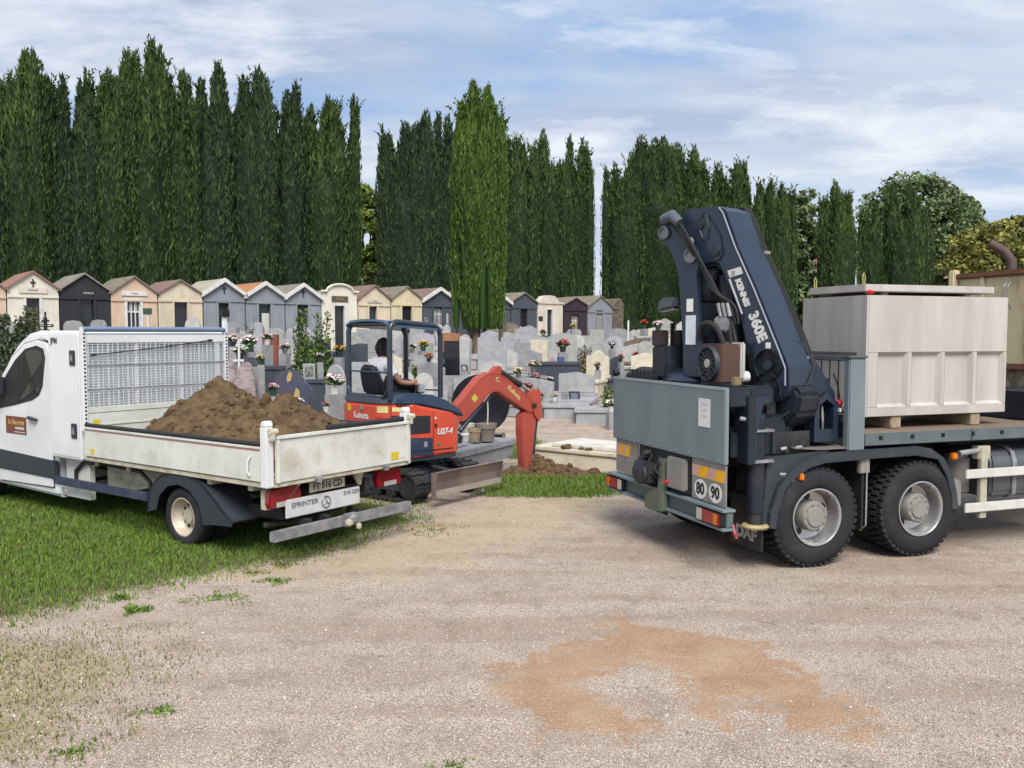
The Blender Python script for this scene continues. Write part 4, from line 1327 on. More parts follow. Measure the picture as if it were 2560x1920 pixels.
def bouquet(label, px, py, Y, rad, cols, pot='grey', n=22, potw=.09, poth=.14, up=.75, cat='flowers'):
    c = at(px, py, Y)
    root = thing('flower_pot', label, cat, tuple(c), random.uniform(0, 6), 'flower pots on the graves')
    gap_ = c.z - tz(c.x, Y)
    if gap_ > .04:
        MB().bx(-potw * 1.3, potw * 1.3, -potw * 1.3, potw * 1.3, -gap_ - .05, -.002).build('stone_stand', GR['grey'], root, .01)
    MB().lathe([(potw * .72, 0), (potw, poth), (potw * 1.08, poth), (potw * 1.08, poth + .02), (potw * .9, poth + .02), (potw * .85, poth * .9), (0.001, poth * .9)], 16).build('pot', potm[pot], root, smooth=True)
    rng = np.random.default_rng(int(px * 3 + py))
    m_ = 60
    a = rng.uniform(0, 6.28, m_)
    el = rng.uniform(.1, 1.3, m_)
    D = np.stack([np.cos(a) * np.cos(el), np.sin(a) * np.cos(el), np.sin(el)], 1)
    P0 = np.array([0, 0, poth + .02]) + D * rad * .25
    P1 = P0 + D * (rad * rng.uniform(.5, 1.0, m_))[:, None]
    Sd = np.cross(D, rng.normal(size=(m_, 3)))
    Sd /= np.linalg.norm(Sd, axis=1)[:, None]
    M_ = (P0 + P1) / 2
    V = np.stack([P0, M_ + Sd * rad * .13, P1, M_ - Sd * rad * .13], 1).reshape(-1, 3)
    k4 = np.arange(m_) * 4
    np_mesh('foliage', V, np.stack([k4, k4 + 1, k4 + 2, k4 + 3], 1), lfm, rng.uniform(0, 1, m_), root)
    for ci, cc in enumerate(cols):
        mb = MB()
        for k in range(max(3, n // len(cols))):
            a_ = rng.uniform(0, 6.28)
            e_ = rng.uniform(.15, 1.45)
            q = Vector((math.cos(a_) * math.cos(e_), math.sin(a_) * math.cos(e_), math.sin(e_) * up)) * rad * rng.uniform(.75, 1.05) + Vector((0, 0, poth + .03 + rad * .15))
            s_ = rad * rng.uniform(.16, .27)
            M = Matrix.Translation(q) @ Matrix.Rotation(rng.uniform(0, 6), 4, 'Z') @ Matrix.Rotation(rng.uniform(-.9, .9), 4, 'X')
            vs = [(0, 0, s_ * .25)] + [(s_ * (1 if j % 2 == 0 else .62) * math.cos(j * PI / 5), s_ * (1 if j % 2 == 0 else .62) * math.sin(j * PI / 5), s_ * (.35 if j % 2 == 0 else .1)) for j in range(10)] + [(0, 0, -s_ * .4)]
            fs = [(0, 1 + j, 1 + (j + 1) % 10) for j in range(10)] + [(11, 1 + (j + 1) % 10, 1 + j) for j in range(10)]
            mb.add(vs, fs, M)
        o = mb.build('blossoms', petal[cc], root)
        o['kind'] = 'stuff'
    return root

B = [
 ('magenta and pink flowers in a pot below the grey slanted headstone', 1318, 985, 24.2, .20, ('magenta', 'pink'), 'grey'),
 ('bright pink bouquet above the magenta pot', 1338, 960, 25.0, .20, ('pink', 'rose'), 'grey'),
 ('cream white bouquet left of the pink one', 1296, 945, 25.3, .20, ('white', 'yellow'), 'grey'),
 ('white bouquet between cream one and long tomb', 1334, 932, 26.3, .24, ('white', 'rose'), 'grey'),
 ('mixed red purple orange bouquet on the long grey tomb', 1407, 880, 28.4, .27, ('red', 'purple', 'pink', 'orange'), 'dark'),
 ('pink flowers beside the pale pink chapel post', 1358, 842, 34.0, .18, ('pink', 'red'), 'grey'),
 ('white roses in a white planter left of the truck', 1528, 1030, 21.2, .19, ('white',), 'white'),
 ('small magenta pot on the stepped tomb', 1353, 1002, 23.0, .12, ('magenta', 'rose'), 'grey'),
 ('tiny orange and white pot beside the book plaque', 1386, 1003, 23.0, .10, ('orange', 'white'), 'white'),
 ('white and pink bouquet in a vase left of the digger', 836, 985, 18.4, .27, ('white', 'white', 'pink'), 'white'),
 ('pink and white flowers peeking over the earth heap', 682, 990, 18.0, .16, ('white', 'pink'), 'green'),
 ('large white bouquet above the trough planter', 622, 880, 24.6, .30, ('white', 'white', 'rose'), 'green'),
 ('pink bouquet before the red granite headstone', 668, 862, 25.6, .22, ('rose', 'white'), 'white'),
 ('pale rose flowers beside the rack post', 583, 866, 25.6, .22, ('rose', 'white'), 'dark'),
 ('white flowers spilling left of the trough planter', 600, 898, 24.2, .26, ('white',), 'dark'),
 ('golden flowers on the wide slate monument', 848, 893, 23.2, .20, ('orange', 'yellow'), 'dark'),
 ('yellow flower garland on the light headstone', 1058, 878, 27.8, .22, ('yellow',), 'green'),
 ('red and white flowers beside the operator shoulder', 1018, 918, 24.0, .17, ('red', 'white', 'yellow'), 'dark'),
 ('pale flowers above the red and white pot', 1030, 882, 26.5, .19, ('white', 'purple'), 'grey'),
 ('red flower row in the far planter by the hedge', 1610, 822, 38.5, .25, ('red',), 'green'),
 ('pink and white flowers in the far planter', 1645, 828, 38.0, .30, ('white', 'rose'), 'green'),
 ('yellow pot on the grey headstone at maroon chapel', 1433, 824, 37.5, .17, ('yellow',), 'grey'),
 ('small red flowers beside the cream white headstone', 1552, 905, 28.0, .15, ('red', 'pink'), 'dark'),
 ('pink pot at digger left side near the ground', 815, 1030, 17.6, .11, ('rose', 'pink'), 'white'),
 ('white blossoms at the foot of the blue disc memorial', 747, 1022, 18.6, .14, ('white',), 'dark'),
 ('purple flowers beside the black monument', 1104, 918, 24.6, .13, ('purple', 'yellow'), 'dark'),
 ('rose flowers through the van side window', 45, 950, 24.0, .20, ('pink',), 'dark'),
 ('white flowers between first and second back-row stones', 1290, 862, 33.0, .17, ('white', 'rose'), 'grey'),
 ('red flowers at the foot of the cream bell headstone', 1494, 925, 26.6, .15, ('red', 'rose'), 'dark'),
 ('pink and yellow flowers right of the lavender headstone', 1228, 872, 30.0, .16, ('pink', 'yellow'), 'grey'),
 ('white and purple flowers before the bluish pale headstone', 1530, 872, 31.0, .17, ('white', 'purple'), 'dark'),
 ('red and pink flowers before the brown cap stone', 1590, 900, 28.4, .17, ('red', 'pink'), 'grey'),
 ('pink pot left of the orange and white pot', 1374, 962, 25.0, .14, ('rose', 'white'), 'grey'),
 ('white flowers right of the pink marble headstone', 652, 912, 22.6, .16, ('white', 'yellow'), 'green'),
 ('purple pot beside the slate gold-lettered headstone', 800, 905, 22.4, .14, ('purple', 'white'), 'dark'),
 ('pale pink flowers left of the leafy shrub', 712, 885, 24.5, .19, ('rose', 'white'), 'grey'),
 ('orange flowers beside the low grey headstone in the canopy', 1072, 905, 23.0, .15, ('orange', 'red'), 'dark'),
 ('white pot just right of the lone cypress trunk', 1208, 880, 29.0, .16, ('white',), 'white'),
 ('red pot in front of the tall grey headstone', 1322, 858, 33.6, .15, ('red',), 'dark'),
]
for lab, px, py, Y, rad, cols, pot in B:
    bouquet(lab, px, py, Y, rad * .88, cols, pot, n=44 if rad > .2 else 28, potw=max(.06, rad * .42), poth=max(.09, rad * .6))
# trough planter
c = at(636, 915, 23.9)
MBGAP = c.z - tz(c.x, 23.9)
tr_ = thing('trough_planter', 'dark grey stone trough planter above the earth heap', 'planter', (c.x, 23.9, c.z), R(-8))
mb = MB().bx(-.24, .24, -.15, .15, 0, .24)
mb.build('trough', GR['slate'], tr_, .02)
MB().bx(-.22, .22, -.13, .13, -MBGAP - .05, -.002).build('stone_stand', GR['grey'], tr_, .01)
# white planter box
# pots on the grey tomb
def taupe_pot(label, px, py, Y, w_, h_, m_, plant=None):
    c = at(px, py, Y)
    root = thing('plant_pot', label, 'pot', tuple(c), 0)
    MB().lathe([(w_ * .74, 0), (w_ * .92, h_ * .72), (w_ * .93, h_ * .73), (w_ * 1.0, h_ * .74), (w_ * 1.05, h_), (w_ * .95, h_), (w_ * .9, h_ * .8), (.001, h_ * .8)], 24).build('pot', m_, root, smooth=True)
    if plant == 'twig':
        MB().tube([(.02, 0, h_ * .8), (.03, 0, h_ + .25), (.02, 0, h_ + .55), (.0, .02, h_ + .72)], [.016, .014, .011, .006], 6).build('stem', mat('pale_twig', (.5, .47, .40), .8), root)
        MB().tube([(.02, 0, h_ + .5), (.10, 0, h_ + .66)], .006, 5).tube([(.02, 0, h_ + .52), (-.07, 0, h_ + .68)], .006, 5).build('twigs', mat('pale_twig', (.5, .47, .40), .8), root)
    return root
taupe_pot('large taupe pot with a bare twig on the grey granite tomb', 1216, 1102, 16.6, .19, .33, potm['terra'], 'twig')
taupe_pot('small straw-coloured pot left of the taupe pot', 1187, 1103, 16.4, .12, .24, mat('straw_pot', (.36, .28, .18), .8, col2=(.2, .16, .1), scale=20))
taupe_pot('small white pot on the grey tomb near the digger', 1163, 1103, 16.0, .08, .14, potm['white'])
taupe_pot('dark small pot on the grey tomb behind the boom cylinder', 1146, 1108, 15.8, .085, .13, potm['dark'])
taupe_pot('pale tall pot behind the white pot on the grey tomb', 1172, 1092, 16.8, .12, .26, mat('pale_pot', (.48, .46, .38), .7))

# shrubs ------------------------------------------------------------------
def shrub(label, px0, px1, pytop, Y, m, n=2600, seed=0, leaf=.055, spikes=6, pybase=None):
    rng = np.random.default_rng(seed + 900)
    c = at((px0 + px1) / 2, pytop, Y)
    zb = tz(c.x, Y)
    H = c.z - zb
    Rr = (px1 - px0) / 2 / FPX * Y
    root = thing('shrub', label, 'shrub', (c.x, Y, zb), 0)
    u = rng.normal(size=(n, 3))
    u /= np.linalg.norm(u, axis=1)[:, None]
    P = u * rng.uniform(.25, 1, n)[:, None] ** .5 * np.array([Rr, Rr * .8, H * .34]) + np.array([0, 0, H * .34])
    P *= (1 + .18 * vnoise(P + seed, 3.0, 2))[:, None]
    mm = n // 3
    sx = rng.uniform(-.85, .85, spikes) * Rr
    si = rng.integers(0, spikes, mm)
    q = rng.uniform(0, 1, mm)
    sh_ = rng.uniform(.72, 1.0, spikes)
    P2 = np.stack([sx[si] + rng.normal(0, .06, mm), rng.normal(0, .1, mm), H * (.45 + (sh_[si] - .45) * q)], 1)
    P = np.concatenate([P, P2])
    k = len(P)
    A = rng.normal(size=(k, 3)) + np.array([0, 0, .5])
    A /= np.linalg.norm(A, axis=1)[:, None]
    Bv = np.cross(A, rng.normal(size=(k, 3)))
    Bv /= np.linalg.norm(Bv, axis=1)[:, None]
    l_ = leaf * rng.uniform(.6, 1.4, k)
    V = np.stack([P - A * l_[:, None], P + Bv * (l_ * .5)[:, None], P + A * l_[:, None], P - Bv * (l_ * .5)[:, None]], 1).reshape(-1, 3)
    k4 = np.arange(k) * 4
    np_mesh('foliage', V, np.stack([k4, k4 + 1, k4 + 2, k4 + 3], 1), m, np.clip(rng.beta(2, 2.5, k) + .2 * vnoise(P, 4, 1), 0, 1), root)
    tb = MB()
    for s in range(spikes):
        tb.tube([(0, 0, 0), (sx[s] * .6, 0, H * .4), (sx[s], 0, H * sh_[s])], [.03, .02, .006], 5)
    tb.build('stems', bark, root)
    return root
sh_g = leaf_mat('shrub_leaf', (.022, .05, .012), (.15, .22, .055), .55)
sh_d = leaf_mat('shrub_dark', (.018, .032, .016), (.12, .15, .08), .6)
shrub('green leafy shrub with tall shoots left of the digger', 722, 832, 768, 23.0, sh_g, 2600, 1, .055, 11)
shrub('dark shrub behind the van cab at the left edge', -30, 118, 762, 27.0, sh_d, 4200, 2, .07, 8)
shrub('thin dry bush beside the coloured bouquet', 1438, 1478, 846, 28.5, leaf_mat('dry_leaf', (.10, .10, .04), (.34, .30, .17), .7), 500, 3, .05, 6)
shrub('grassy green plant beside the truck tailboard', 1508, 1540, 962, 22.5, sh_g, 500, 4, .05, 7)
shrub('small upright plant before the orange-roofed chapel', 608, 636, 782, 31.0, sh_d, 260, 5, .05, 4)
shrub('yucca-like plant beside the operator', 1026, 1052, 896, 24.8, sh_g, 300, 6, .08, 5)
shrub('dark undergrowth below the second cypress', 60, 150, 655, 40.0, sh_d, 1500, 8, .12, 5)
shrub('dark undergrowth between black and peach chapels', 210, 330, 668, 42.0, sh_d, 1500, 9, .12, 6)
shrub('light green bush low in the hedge gap', 900, 945, 640, 52.0, leaf_mat('leaf_bright', (.05, .08, .01), (.22, .27, .05), .6), 1200, 10, .12, 4)

# sign posts and iron cross -------------------------------------------------
def signpost(label, px, pytop, pybot, Y, wd, hg, m):
    a, b2 = at(px, pytop, Y), at(px, pybot, Y)
    zb = tz(a.x, Y)
    root = thing('sign_post', label, 'sign', (a.x, Y, zb), R(-6), 'small signs on white posts')
    MB().bx(-.035, .035, -.035, .035, 0, a.z - zb + .01).build('post', trim_w, root, .006)
    MB().bx(-wd / 2, wd / 2, -.06, -.037, a.z - zb - hg, a.z - zb + .02).build('sign_board', m, root, .004)
    return root
signpost('green sign board on a white post before the peach chapel', 370, 772, 830, 34.0, .36, .22, mat('sign_green', (.03, .07, .05), .5))
signpost('small black sign on a white post before the pale pink chapel', 1352, 792, 840, 35.0, .17, .17, iron_b)
signpost('thin white post beside the stone shed', 1571, 796, 846, 37.0, .10, .06, iron_b)
signpost('thin white post before the slate chapel', 1119, 785, 815, 38.0, .09, .4, trim_w)
c = at(113, 782, 29.0)
icx = thing('iron_cross', 'ornate black wrought iron cross above the van cab', 'cross', (c.x, 29.0, tz(c.x, 29)), R(-5))
Hc = c.z - tz(c.x, 29)
mb = MB()
mb.bx(-.022, .022, -.02, .02, 0, Hc).bx(-.055, -.035, -.02, .02, .6, Hc - .15).bx(.035, .055, -.02, .02, .6, Hc - .15)
mb.bx(-.24, .24, -.018, .018, Hc - .47, Hc - .43).bx(-.24, .24, -.018, .018, Hc - .40, Hc - .37)
for (u, v) in ((0, Hc), (-.25, Hc - .42), (.25, Hc - .42), (0, Hc - .42), (-.1, Hc - .58), (.1, Hc - .58), (-.1, Hc - .26), (.1, Hc - .26)):
    mb.lathe([(.001, -.05), (.045, 0), (.001, .05)], 8, 'z', (u, 0, v))
mb.build('cross_bars', iron_b, icx)
# white candle-like cross post in the flowers
c = at(597, 848, 24.0)
wp = thing('memorial_cross', 'thin white wooden cross among the white flowers', 'cross', (c.x, 24.0, tz(c.x, 24)), 0)
MB().bx(-.03, .03, -.02, .02, 0, c.z - tz(c.x, 24)).bx(-.17, .17, -.021, .021, c.z - tz(c.x, 24) - .62, c.z - tz(c.x, 24) - .55).build('cross_bars', iron_w, wp, .008)
# ================================================================== white tipper van
wpaint = mat('van_white', (.74, .76, .77), .32, scale=1.2, coat=.3, dirt=(.42, .39, .33), dscale=2.2, dlo=.60, dhi=.95, damt=.30)
wpaint_d = mat('van_white_worn', (.66, .67, .62), .5, scale=2, dirt=(.30, .255, .17), dscale=3.2, dlo=.50, dhi=.80, damt=.55, bump=.08, bscale=20)
wpaint_t = mat('tailgate_worn', (.64, .65, .60), .55, scale=2, dirt=(.36, .29, .18), dscale=4.5, dlo=.47, dhi=.72, damt=.60, bump=.12, bscale=30)
let_w = mat('pale_letters', (.62, .62, .60), .6)
cream_d = mat('cream_dirty', (.52, .49, .38), .7, dirt=(.22, .17, .11), dscale=6, dlo=.45, dhi=.7, damt=.7)
rubber = mat('black_rubber', (.017, .018, .020), .7, scale=5, dirt=(.055, .05, .045), dscale=5, dlo=.5, dhi=.8, damt=.4)
tyre_m = mat('tyre', (.020, .021, .025), .85, scale=3, spec=.3, dirt=(.10, .092, .092), dscale=3, dlo=.48, dhi=.80, damt=.45)
plast = mat('dark_plastic', (.030, .036, .048), .55, scale=4, dirt=(.12, .115, .11), dscale=4, dlo=.55, dhi=.85, damt=.35)
chass = mat('chassis_dark', (.018, .018, .020), .7, dirt=(.09, .075, .055), dscale=5, damt=.5)
galv = mat('galvanised', (.33, .335, .36), .55, metal=.35, col2=(.20, .20, .22), scale=7, dirt=(.30, .25, .19), dscale=4, dlo=.5, dhi=.72, damt=.6, stretch=(1, 1, 1))
redl = mat('red_lens', (.28, .008, .014), .25, col2=(.20, .006, .01), scale=9, coat=.4)
orangel = mat('orange_lens', (.70, .18, .01), .25)
clearl = mat('clear_lens', (.45, .43, .40), .25)
chrome = mat('chrome_rod', (.62, .62, .62), .18, metal=.9)
yellow_l = mat('yellow_label', (.68, .50, .04), .6)
wlabel = mat('white_label', (.72, .72, .70), .6)
blk = mat('black_paint', (.010, .010, .012), .55)
rim_c = mat('rim_ivory', (.52, .46, .36), .5, metal=.1, dirt=(.2, .16, .11), dscale=6, damt=.5)
glass_c = mat('car_glass', (.020, .028, .030), .06, scale=2)

VAN = thing('tipper_van', 'white tipper van loaded with brown earth on the grass', 'van', (-3.1437, 10.6799, 0), -.6208)
W2 = 1.08
# bed --------------------------------------------------------------
MB().bx(-1.93, 1.55, -1.04, 1.04, .87, .92).build('bed_floor', cream_d, VAN)
for s in (-1, 1):
    sd = MB()
    y0, y1 = (-W2, -W2 + .035) if s < 0 else (W2 - .035, W2)
    sd.bx(-1.92, 1.47, y0, y1, .895, 1.235)
    sp_ = sd.build('drop_side', wpaint_d, VAN, .008)
    MB().bx(-1.92, 1.47, y0 - .008 if s < 0 else y0, y1 if s < 0 else y1 + .008, 1.236, 1.262).build('top_rail', wpaint_d, sp_, .004)
    MB().tube([(-1.9, (y0 + y1) / 2, 1.285), (1.45, (y0 + y1) / 2, 1.285)], .026, 10).build('rubber_strip', rubber, sp_, smooth=True)
    MB().bx(-1.90, 1.46, (y0 if s < 0 else y1) - .0035, (y0 if s < 0 else y1) + .0035, 1.218, 1.228).build('red_stripe', mat('faded_red', (.42, .16, .16), .6), sp_)
    MB().bx(-1.93, 1.56, s * (W2 - .06) - .045, s * (W2 - .06) + .045, .835, .885).build('side_rail', cream_d, VAN, .006)
    po = MB().bx(1.475, 1.575, s * 1.04 - .05, s * 1.04 + .05, .84, 1.47).prism([(1.48, 1.47), (1.575, 1.47), (1.56, 1.53), (1.50, 1.53)], s * 1.04 - .05, s * 1.04 + .05, 'xz')
    pp = po.build('corner_post', wpaint, VAN, .010)
    hk = MB().cyl((1.60, s * 1.04 - .03, 1.42), (1.60, s * 1.04 + .07, 1.42), .035, 12).bx(1.575, 1.63, s * 1.04 - .02, s * 1.04 + .03, 1.33, 1.44)
    hk.build('tailgate_latch', cream_d, pp, .004)
ht = MB().tube([(1.32, -W2 - .01, 1.16), (1.30, -W2 - .03, 1.10), (1.29, -W2 - .03, 1.00), (1.31, -W2 - .01, .95)], .011, 6)
ht.build('grab_handle', wpaint, VAN, smooth=True)
tg = MB().bx(1.578, 1.61, -.985, 1.005, .885, 1.335).build('tailgate', wpaint_t, VAN, .008)
MB().bx(1.57, 1.628, -.985, 1.005, 1.336, 1.372).build('top_rail', wpaint_d, tg, .006)
for y_ in (-.985, .965):
    MB().bx(1.611, 1.622, y_, y_ + .04, .885, 1.335).build('edge_rib', wpaint_d, tg, .003)
MB().tube([(1.595, -.28, 1.400), (1.595, .92, 1.400)], .030, 10).build('rubber_strip', rubber, tg, smooth=True)
MB().bx(1.56, 1.60, -1.0, 1.02, .838, .880).build('rear_rail', cream_d, VAN, .006)
for yy in (-.42, .62):
    MB().cyl((1.60, yy - .05, .872), (1.60, yy + .05, .872), .022, 8).bx(1.57, 1.63, yy - .03, yy + .03, .82, .87).build('hinge', galv, VAN, .003)
MB().bx(1.6115, 1.614, .70, .83, .93, 1.02).build('warning_label', yellow_l, tg)
MB().bx(1.6115, 1.614, .84, .93, .94, 1.03).build('white_label', wlabel, tg)
MB().bx(-1.78, -1.70, -W2 - .004, -W2 - .0005, .93, 1.00).build('warning_label', yellow_l, VAN)
# headboard with wire mesh ------------------------------------------------
hb = MB().bx(-1.975, -1.935, -1.02, 1.02, .92, 1.42).build('headboard', wpaint_d, VAN, .006)
rb_ = MB()
for z in (1.10, 1.26):
    rb_.bx(-1.934, -1.925, -1.02, 1.02, z, z + .018)
rb_.build('rib', wpaint_d, hb)
MB().bx(-1.934, -1.931, -.95, -.86, 1.24, 1.34).build('warning_label', yellow_l, hb)
for s in (-1, 1):
    top = 2.50 if s < 0 else 2.66
    up_ = MB().bx(-1.985, -1.925, s * 1.045 - .03, s * 1.045 + .03, 1.20, top).build('rack_post', wpaint, VAN, .006)
    hb_ = MB()
    for k in range(24):
        z = 1.30 + k * .048
        hb_.bx(-1.924, -1.922, s * 1.045 - .012, s * 1.045 + .012, z, z + .022)
    hb_.build('post_holes', blk, up_)['kind'] = 'stuff'
MB().bx(-2.01, -1.90, .98, 1.10, 2.661, 2.76).build('work_lamp', blk, VAN, .01)
MB().tube([(-1.94, -1.05, 2.475), (-1.94, 1.02, 2.475)], .035, 10).build('top_roller', mat('dark_blue_tube', (.16, .22, .32), .3, dirt=(.2, .2, .22), damt=.3), VAN, smooth=True)
MB().bx(-1.97, -1.93, -1.01, 1.01, 2.30, 2.40).build('top_beam', wpaint, VAN, .006)
MB().bx(-1.97, -1.93, -1.01, 1.01, 1.421, 1.50).build('bottom_beam', wpaint_d, VAN, .006)
wire = mat('mesh_wire', (.78, .80, .82), .45)
MB().bx(-2.005, -1.990, -1.01, 1.01, 1.50, 2.30).build('mesh_shade_sheet', mat('shade_bluegrey', (.48, .52, .55), .6, dirt=(.26, .27, .27), damt=.4), VAN)  # added sheet: shade between mesh and cabinet put into its grey-blue
gw = MB()
for k in range(31):
    y = -1.0 + k * .0665
    gw.bx(-1.945, -1.939, y - .0035, y + .0035, 1.50, 2.30)
    if k % 2 == 0:
        gw.bx(-1.945, -1.939, y + .012, y + .017, 1.50, 2.30)
for k in range(23):
    z = 1.525 + k * .0345
    gw.bx(-1.939, -1.934, -1.01, 1.01, z - .0028, z + .0028)
gw.build('wire_mesh', wire, VAN)['kind'] = 'stuff'
for y in (-.33, .33, .92):
    MB().bx(-1.98, -1.948, y - .03, y + .03, 1.50, 2.30).build('mesh_upright', wpaint, VAN, .004)
for z in (1.72, 2.02):
    MB().bx(-1.934, -1.926, -1.01, 1.01, z - .006, z + .006).build('mesh_crossbar', galv, VAN)
MB().tube([(-1.915, -.97, 2.15), (-1.912, 0, 2.235), (-1.915, .80, 2.33)], .008, 6).tube([(-1.915, -.97, 2.15), (-1.915, -.90, 2.157)], .016, 6).tube([(-1.915, .74, 2.324), (-1.915, .80, 2.33)], .016, 6).build('strap_rod', blk, VAN, smooth=True)
# cabinet behind the cab ------------------------------------------------
cab_x0, cab_x1 = -2.755, -2.02
bxm = MB().bx(cab_x0, cab_x1, -W2, W2, .82, 2.45).build('tool_cabinet', wpaint, VAN, .02, seg=3)
MB().bx(cab_x0 + .05, cab_x1 - .01, -W2 - .006, -W2 + .004, .86, 2.41).build('cabinet_door', wpaint, bxm, .004)
for z in (2.12, 1.20):
    h_ = MB().bx(-2.20, -2.07, -W2 - .022, -W2 - .0065, z - .10, z + .09).build('door_latch', plast, bxm, .012)
    MB().bx(-2.17, -2.10, -W2 - .030, -W2 - .0225, z - .05, z + .04).build('latch_paddle', galv, h_, .006)
lg = MB()
text_mb(lg, 'JPM', .105, plane_m((-2.585, -W2 - .008, 2.325), (1, 0, 0), (0, 0, 1)), .002, bold=.003)
lg.build('lettering', mat('dark_grey_print', (.06, .065, .08), .5), bxm)
# cab --------------------------------------------------------------------
prof = [(-2.66, .27), (-2.775, .40), (-2.775, 2.40), (-2.85, 2.455), (-3.15, 2.462), (-3.45, 2.42), (-3.72, 2.30), (-3.95, 2.12), (-4.15, 1.92), (-4.72, 1.52), (-4.95, 1.38), (-5.50, 1.22), (-5.72, 1.02), (-5.78, .70), (-5.70, .35), (-5.46, .30),
        (-5.39, .30), (-5.35, .52), (-5.20, .72), (-5.00, .80), (-4.78, .76), (-4.63, .62), (-4.54, .30)]
cb_ = MB().prism(prof, -1.0, 1.0, 'xz').build('cab_body', wpaint, VAN, .05, smooth=True, seg=4)
# door skin with seam
door = [(-2.84, .40), (-2.83, .60), (-2.83, 2.16), (-2.90, 2.30), (-3.15, 2.335), (-3.50, 2.28), (-3.80, 2.12), (-4.10, 1.88), (-4.42, 1.58), (-4.42, .85), (-4.40, .62), (-4.30, .36)]
dr = MB().prism(door, -1.028, -1.0, 'xz').build('door', wpaint, VAN, .008)
MB().prism([(x + .010 * (1 if x < -3.4 else -1) * -1.4, z + .012 * (1 if z > 1.2 else -1)) for x, z in door], -1.0085, -1.0, 'xz').build('door_seam', blk, dr)
win = [(-2.93, 2.10), (-2.97, 2.22), (-3.15, 2.262), (-3.45, 2.215), (-3.74, 2.06), (-4.02, 1.84), (-4.30, 1.56), (-4.34, 1.36), (-3.80, 1.44), (-3.30, 1.53), (-3.12, 1.60), (-3.02, 1.72)]
wf = MB().prism(win, -1.034, -1.029, 'xz').build('window_frame', rubber, dr)
def shrink(p, k):
    cx_ = sum(a for a, _ in p) / len(p)
    cz_ = sum(b2 for _, b2 in p) / len(p)
    return [(cx_ + (a - cx_) * k, cz_ + (b2 - cz_) * k) for a, b2 in p]
MB().prism([(a, b2) for a, b2 in shrink(win, .90) if a > -3.66] + [(-3.66, 1.50), ], -1.037, -1.0345, 'xz').build('window_pane', glass_c, dr)
MB().bx(-3.70, -3.66, -1.040, -1.030, 1.47, 2.04).build('window_divider', rubber, dr)
MB().tube([(-2.80, -1.0, 2.30), (-3.15, -.99, 2.375), (-3.5, -.985, 2.315), (-3.8, -.985, 2.13), (-4.1, -.985, 1.84)], .010, 6).build('roof_gutter', rubber, VAN)
MB().tube([(-3.40, -1.05, 1.285), (-3.35, -1.068, 1.295), (-3.22, -1.070, 1.282), (-3.17, -1.045, 1.27)], [.018, .024, .024, .018], 8).build('door_handle', plast, dr, smooth=True)
MB().prism([(-2.73, .515), (-2.73, .755), (-4.55, .81), (-4.58, .62), (-4.52, .53)], -1.045, -.99, 'xz').build('rub_strip', plast, VAN, .012)
sg = MB().bx(-4.06, -3.49, -1.0325, -1.0285, 1.045, 1.285).build('door_sign', mat('sign_brown', (.19, .055, .025), .5, col2=(.11, .04, .03), scale=4), dr)
tx = MB()
text_mb(tx, 'la Favorite', .105, plane_m((-3.77, -1.034, 1.205), (1, 0, 0), (0, 0, 1)), .001, shear=.2)
tx.build('lettering', mat('sign_yellow', (.70, .50, .16), .6), sg)
tx = MB()
text_mb(tx, 'MARBRERIE', .050, plane_m((-3.67, -1.034, 1.125), (1, 0, 0), (0, 0, 1)), .001, bold=.001)
MB().bx(-3.82, -3.52, -1.0335, -1.0325, 1.068, 1.078).build('print_line', let_w, sg)
tx.build('lettering', let_w, sg)
# steering wheel silhouette behind the glass is dark; mirror
MB().bx(-4.12, -4.02, -1.20, -1.04, 1.55, 1.85).build('door_mirror', plast, VAN, .03)
# underside --------------------------------------------------------------
for s in (-1, 1):
    MB().bx(-2.75, 1.50, s * .42 - .04, s * .42 + .04, .58, .74).build('chassis_rail', chass, VAN)
MB().bx(-2.7, 1.45, -.36, .36, .62, .70).build('underbody', chass, VAN)
for x in (-1.8, -1.1, -.3, .5, 1.2):
    MB().bx(x - .04, x + .04, -1.0, 1.0, .77, .834).build('bed_crossmember', cream_d, VAN)
bxs = MB().bx(-1.95, -.72, -.78, -.46, .46, .77).build('side_locker', cream_d, VAN, .015)
for z in (.56, .66):
    MB().bx(-1.93, -.74, -.787, -.7805, z, z + .012).build('locker_rib', cream_d, bxs)
MB().bx(-2.62, -2.05, -.95, -.88, .30, .81).build('cab_rear_panel', wpaint_d, VAN)
MB().tube([(-2.35, -.97, .50), (-2.33, -.98, .66), (-2.15, -.98, .78), (-1.6, -.96, .80), (-.9, -.95, .77), (-.75, -.93, .66), (-.74, -.92, .5)], .024, 8).build('filler_hose', rubber, VAN, smooth=True)
MB().bx(-2.70, -.60, -1.075, -1.02, .465, .565).build('side_guard', mat('navy_steel', (.035, .045, .085), .5, dirt=(.16, .15, .15), damt=.5, dscale=5), VAN, .008)
for x in (-2.3, -1.0):
    MB().bx(x - .02, x + .02, -1.02, -.45, .50, .54).build('guard_bracket', chass, VAN)
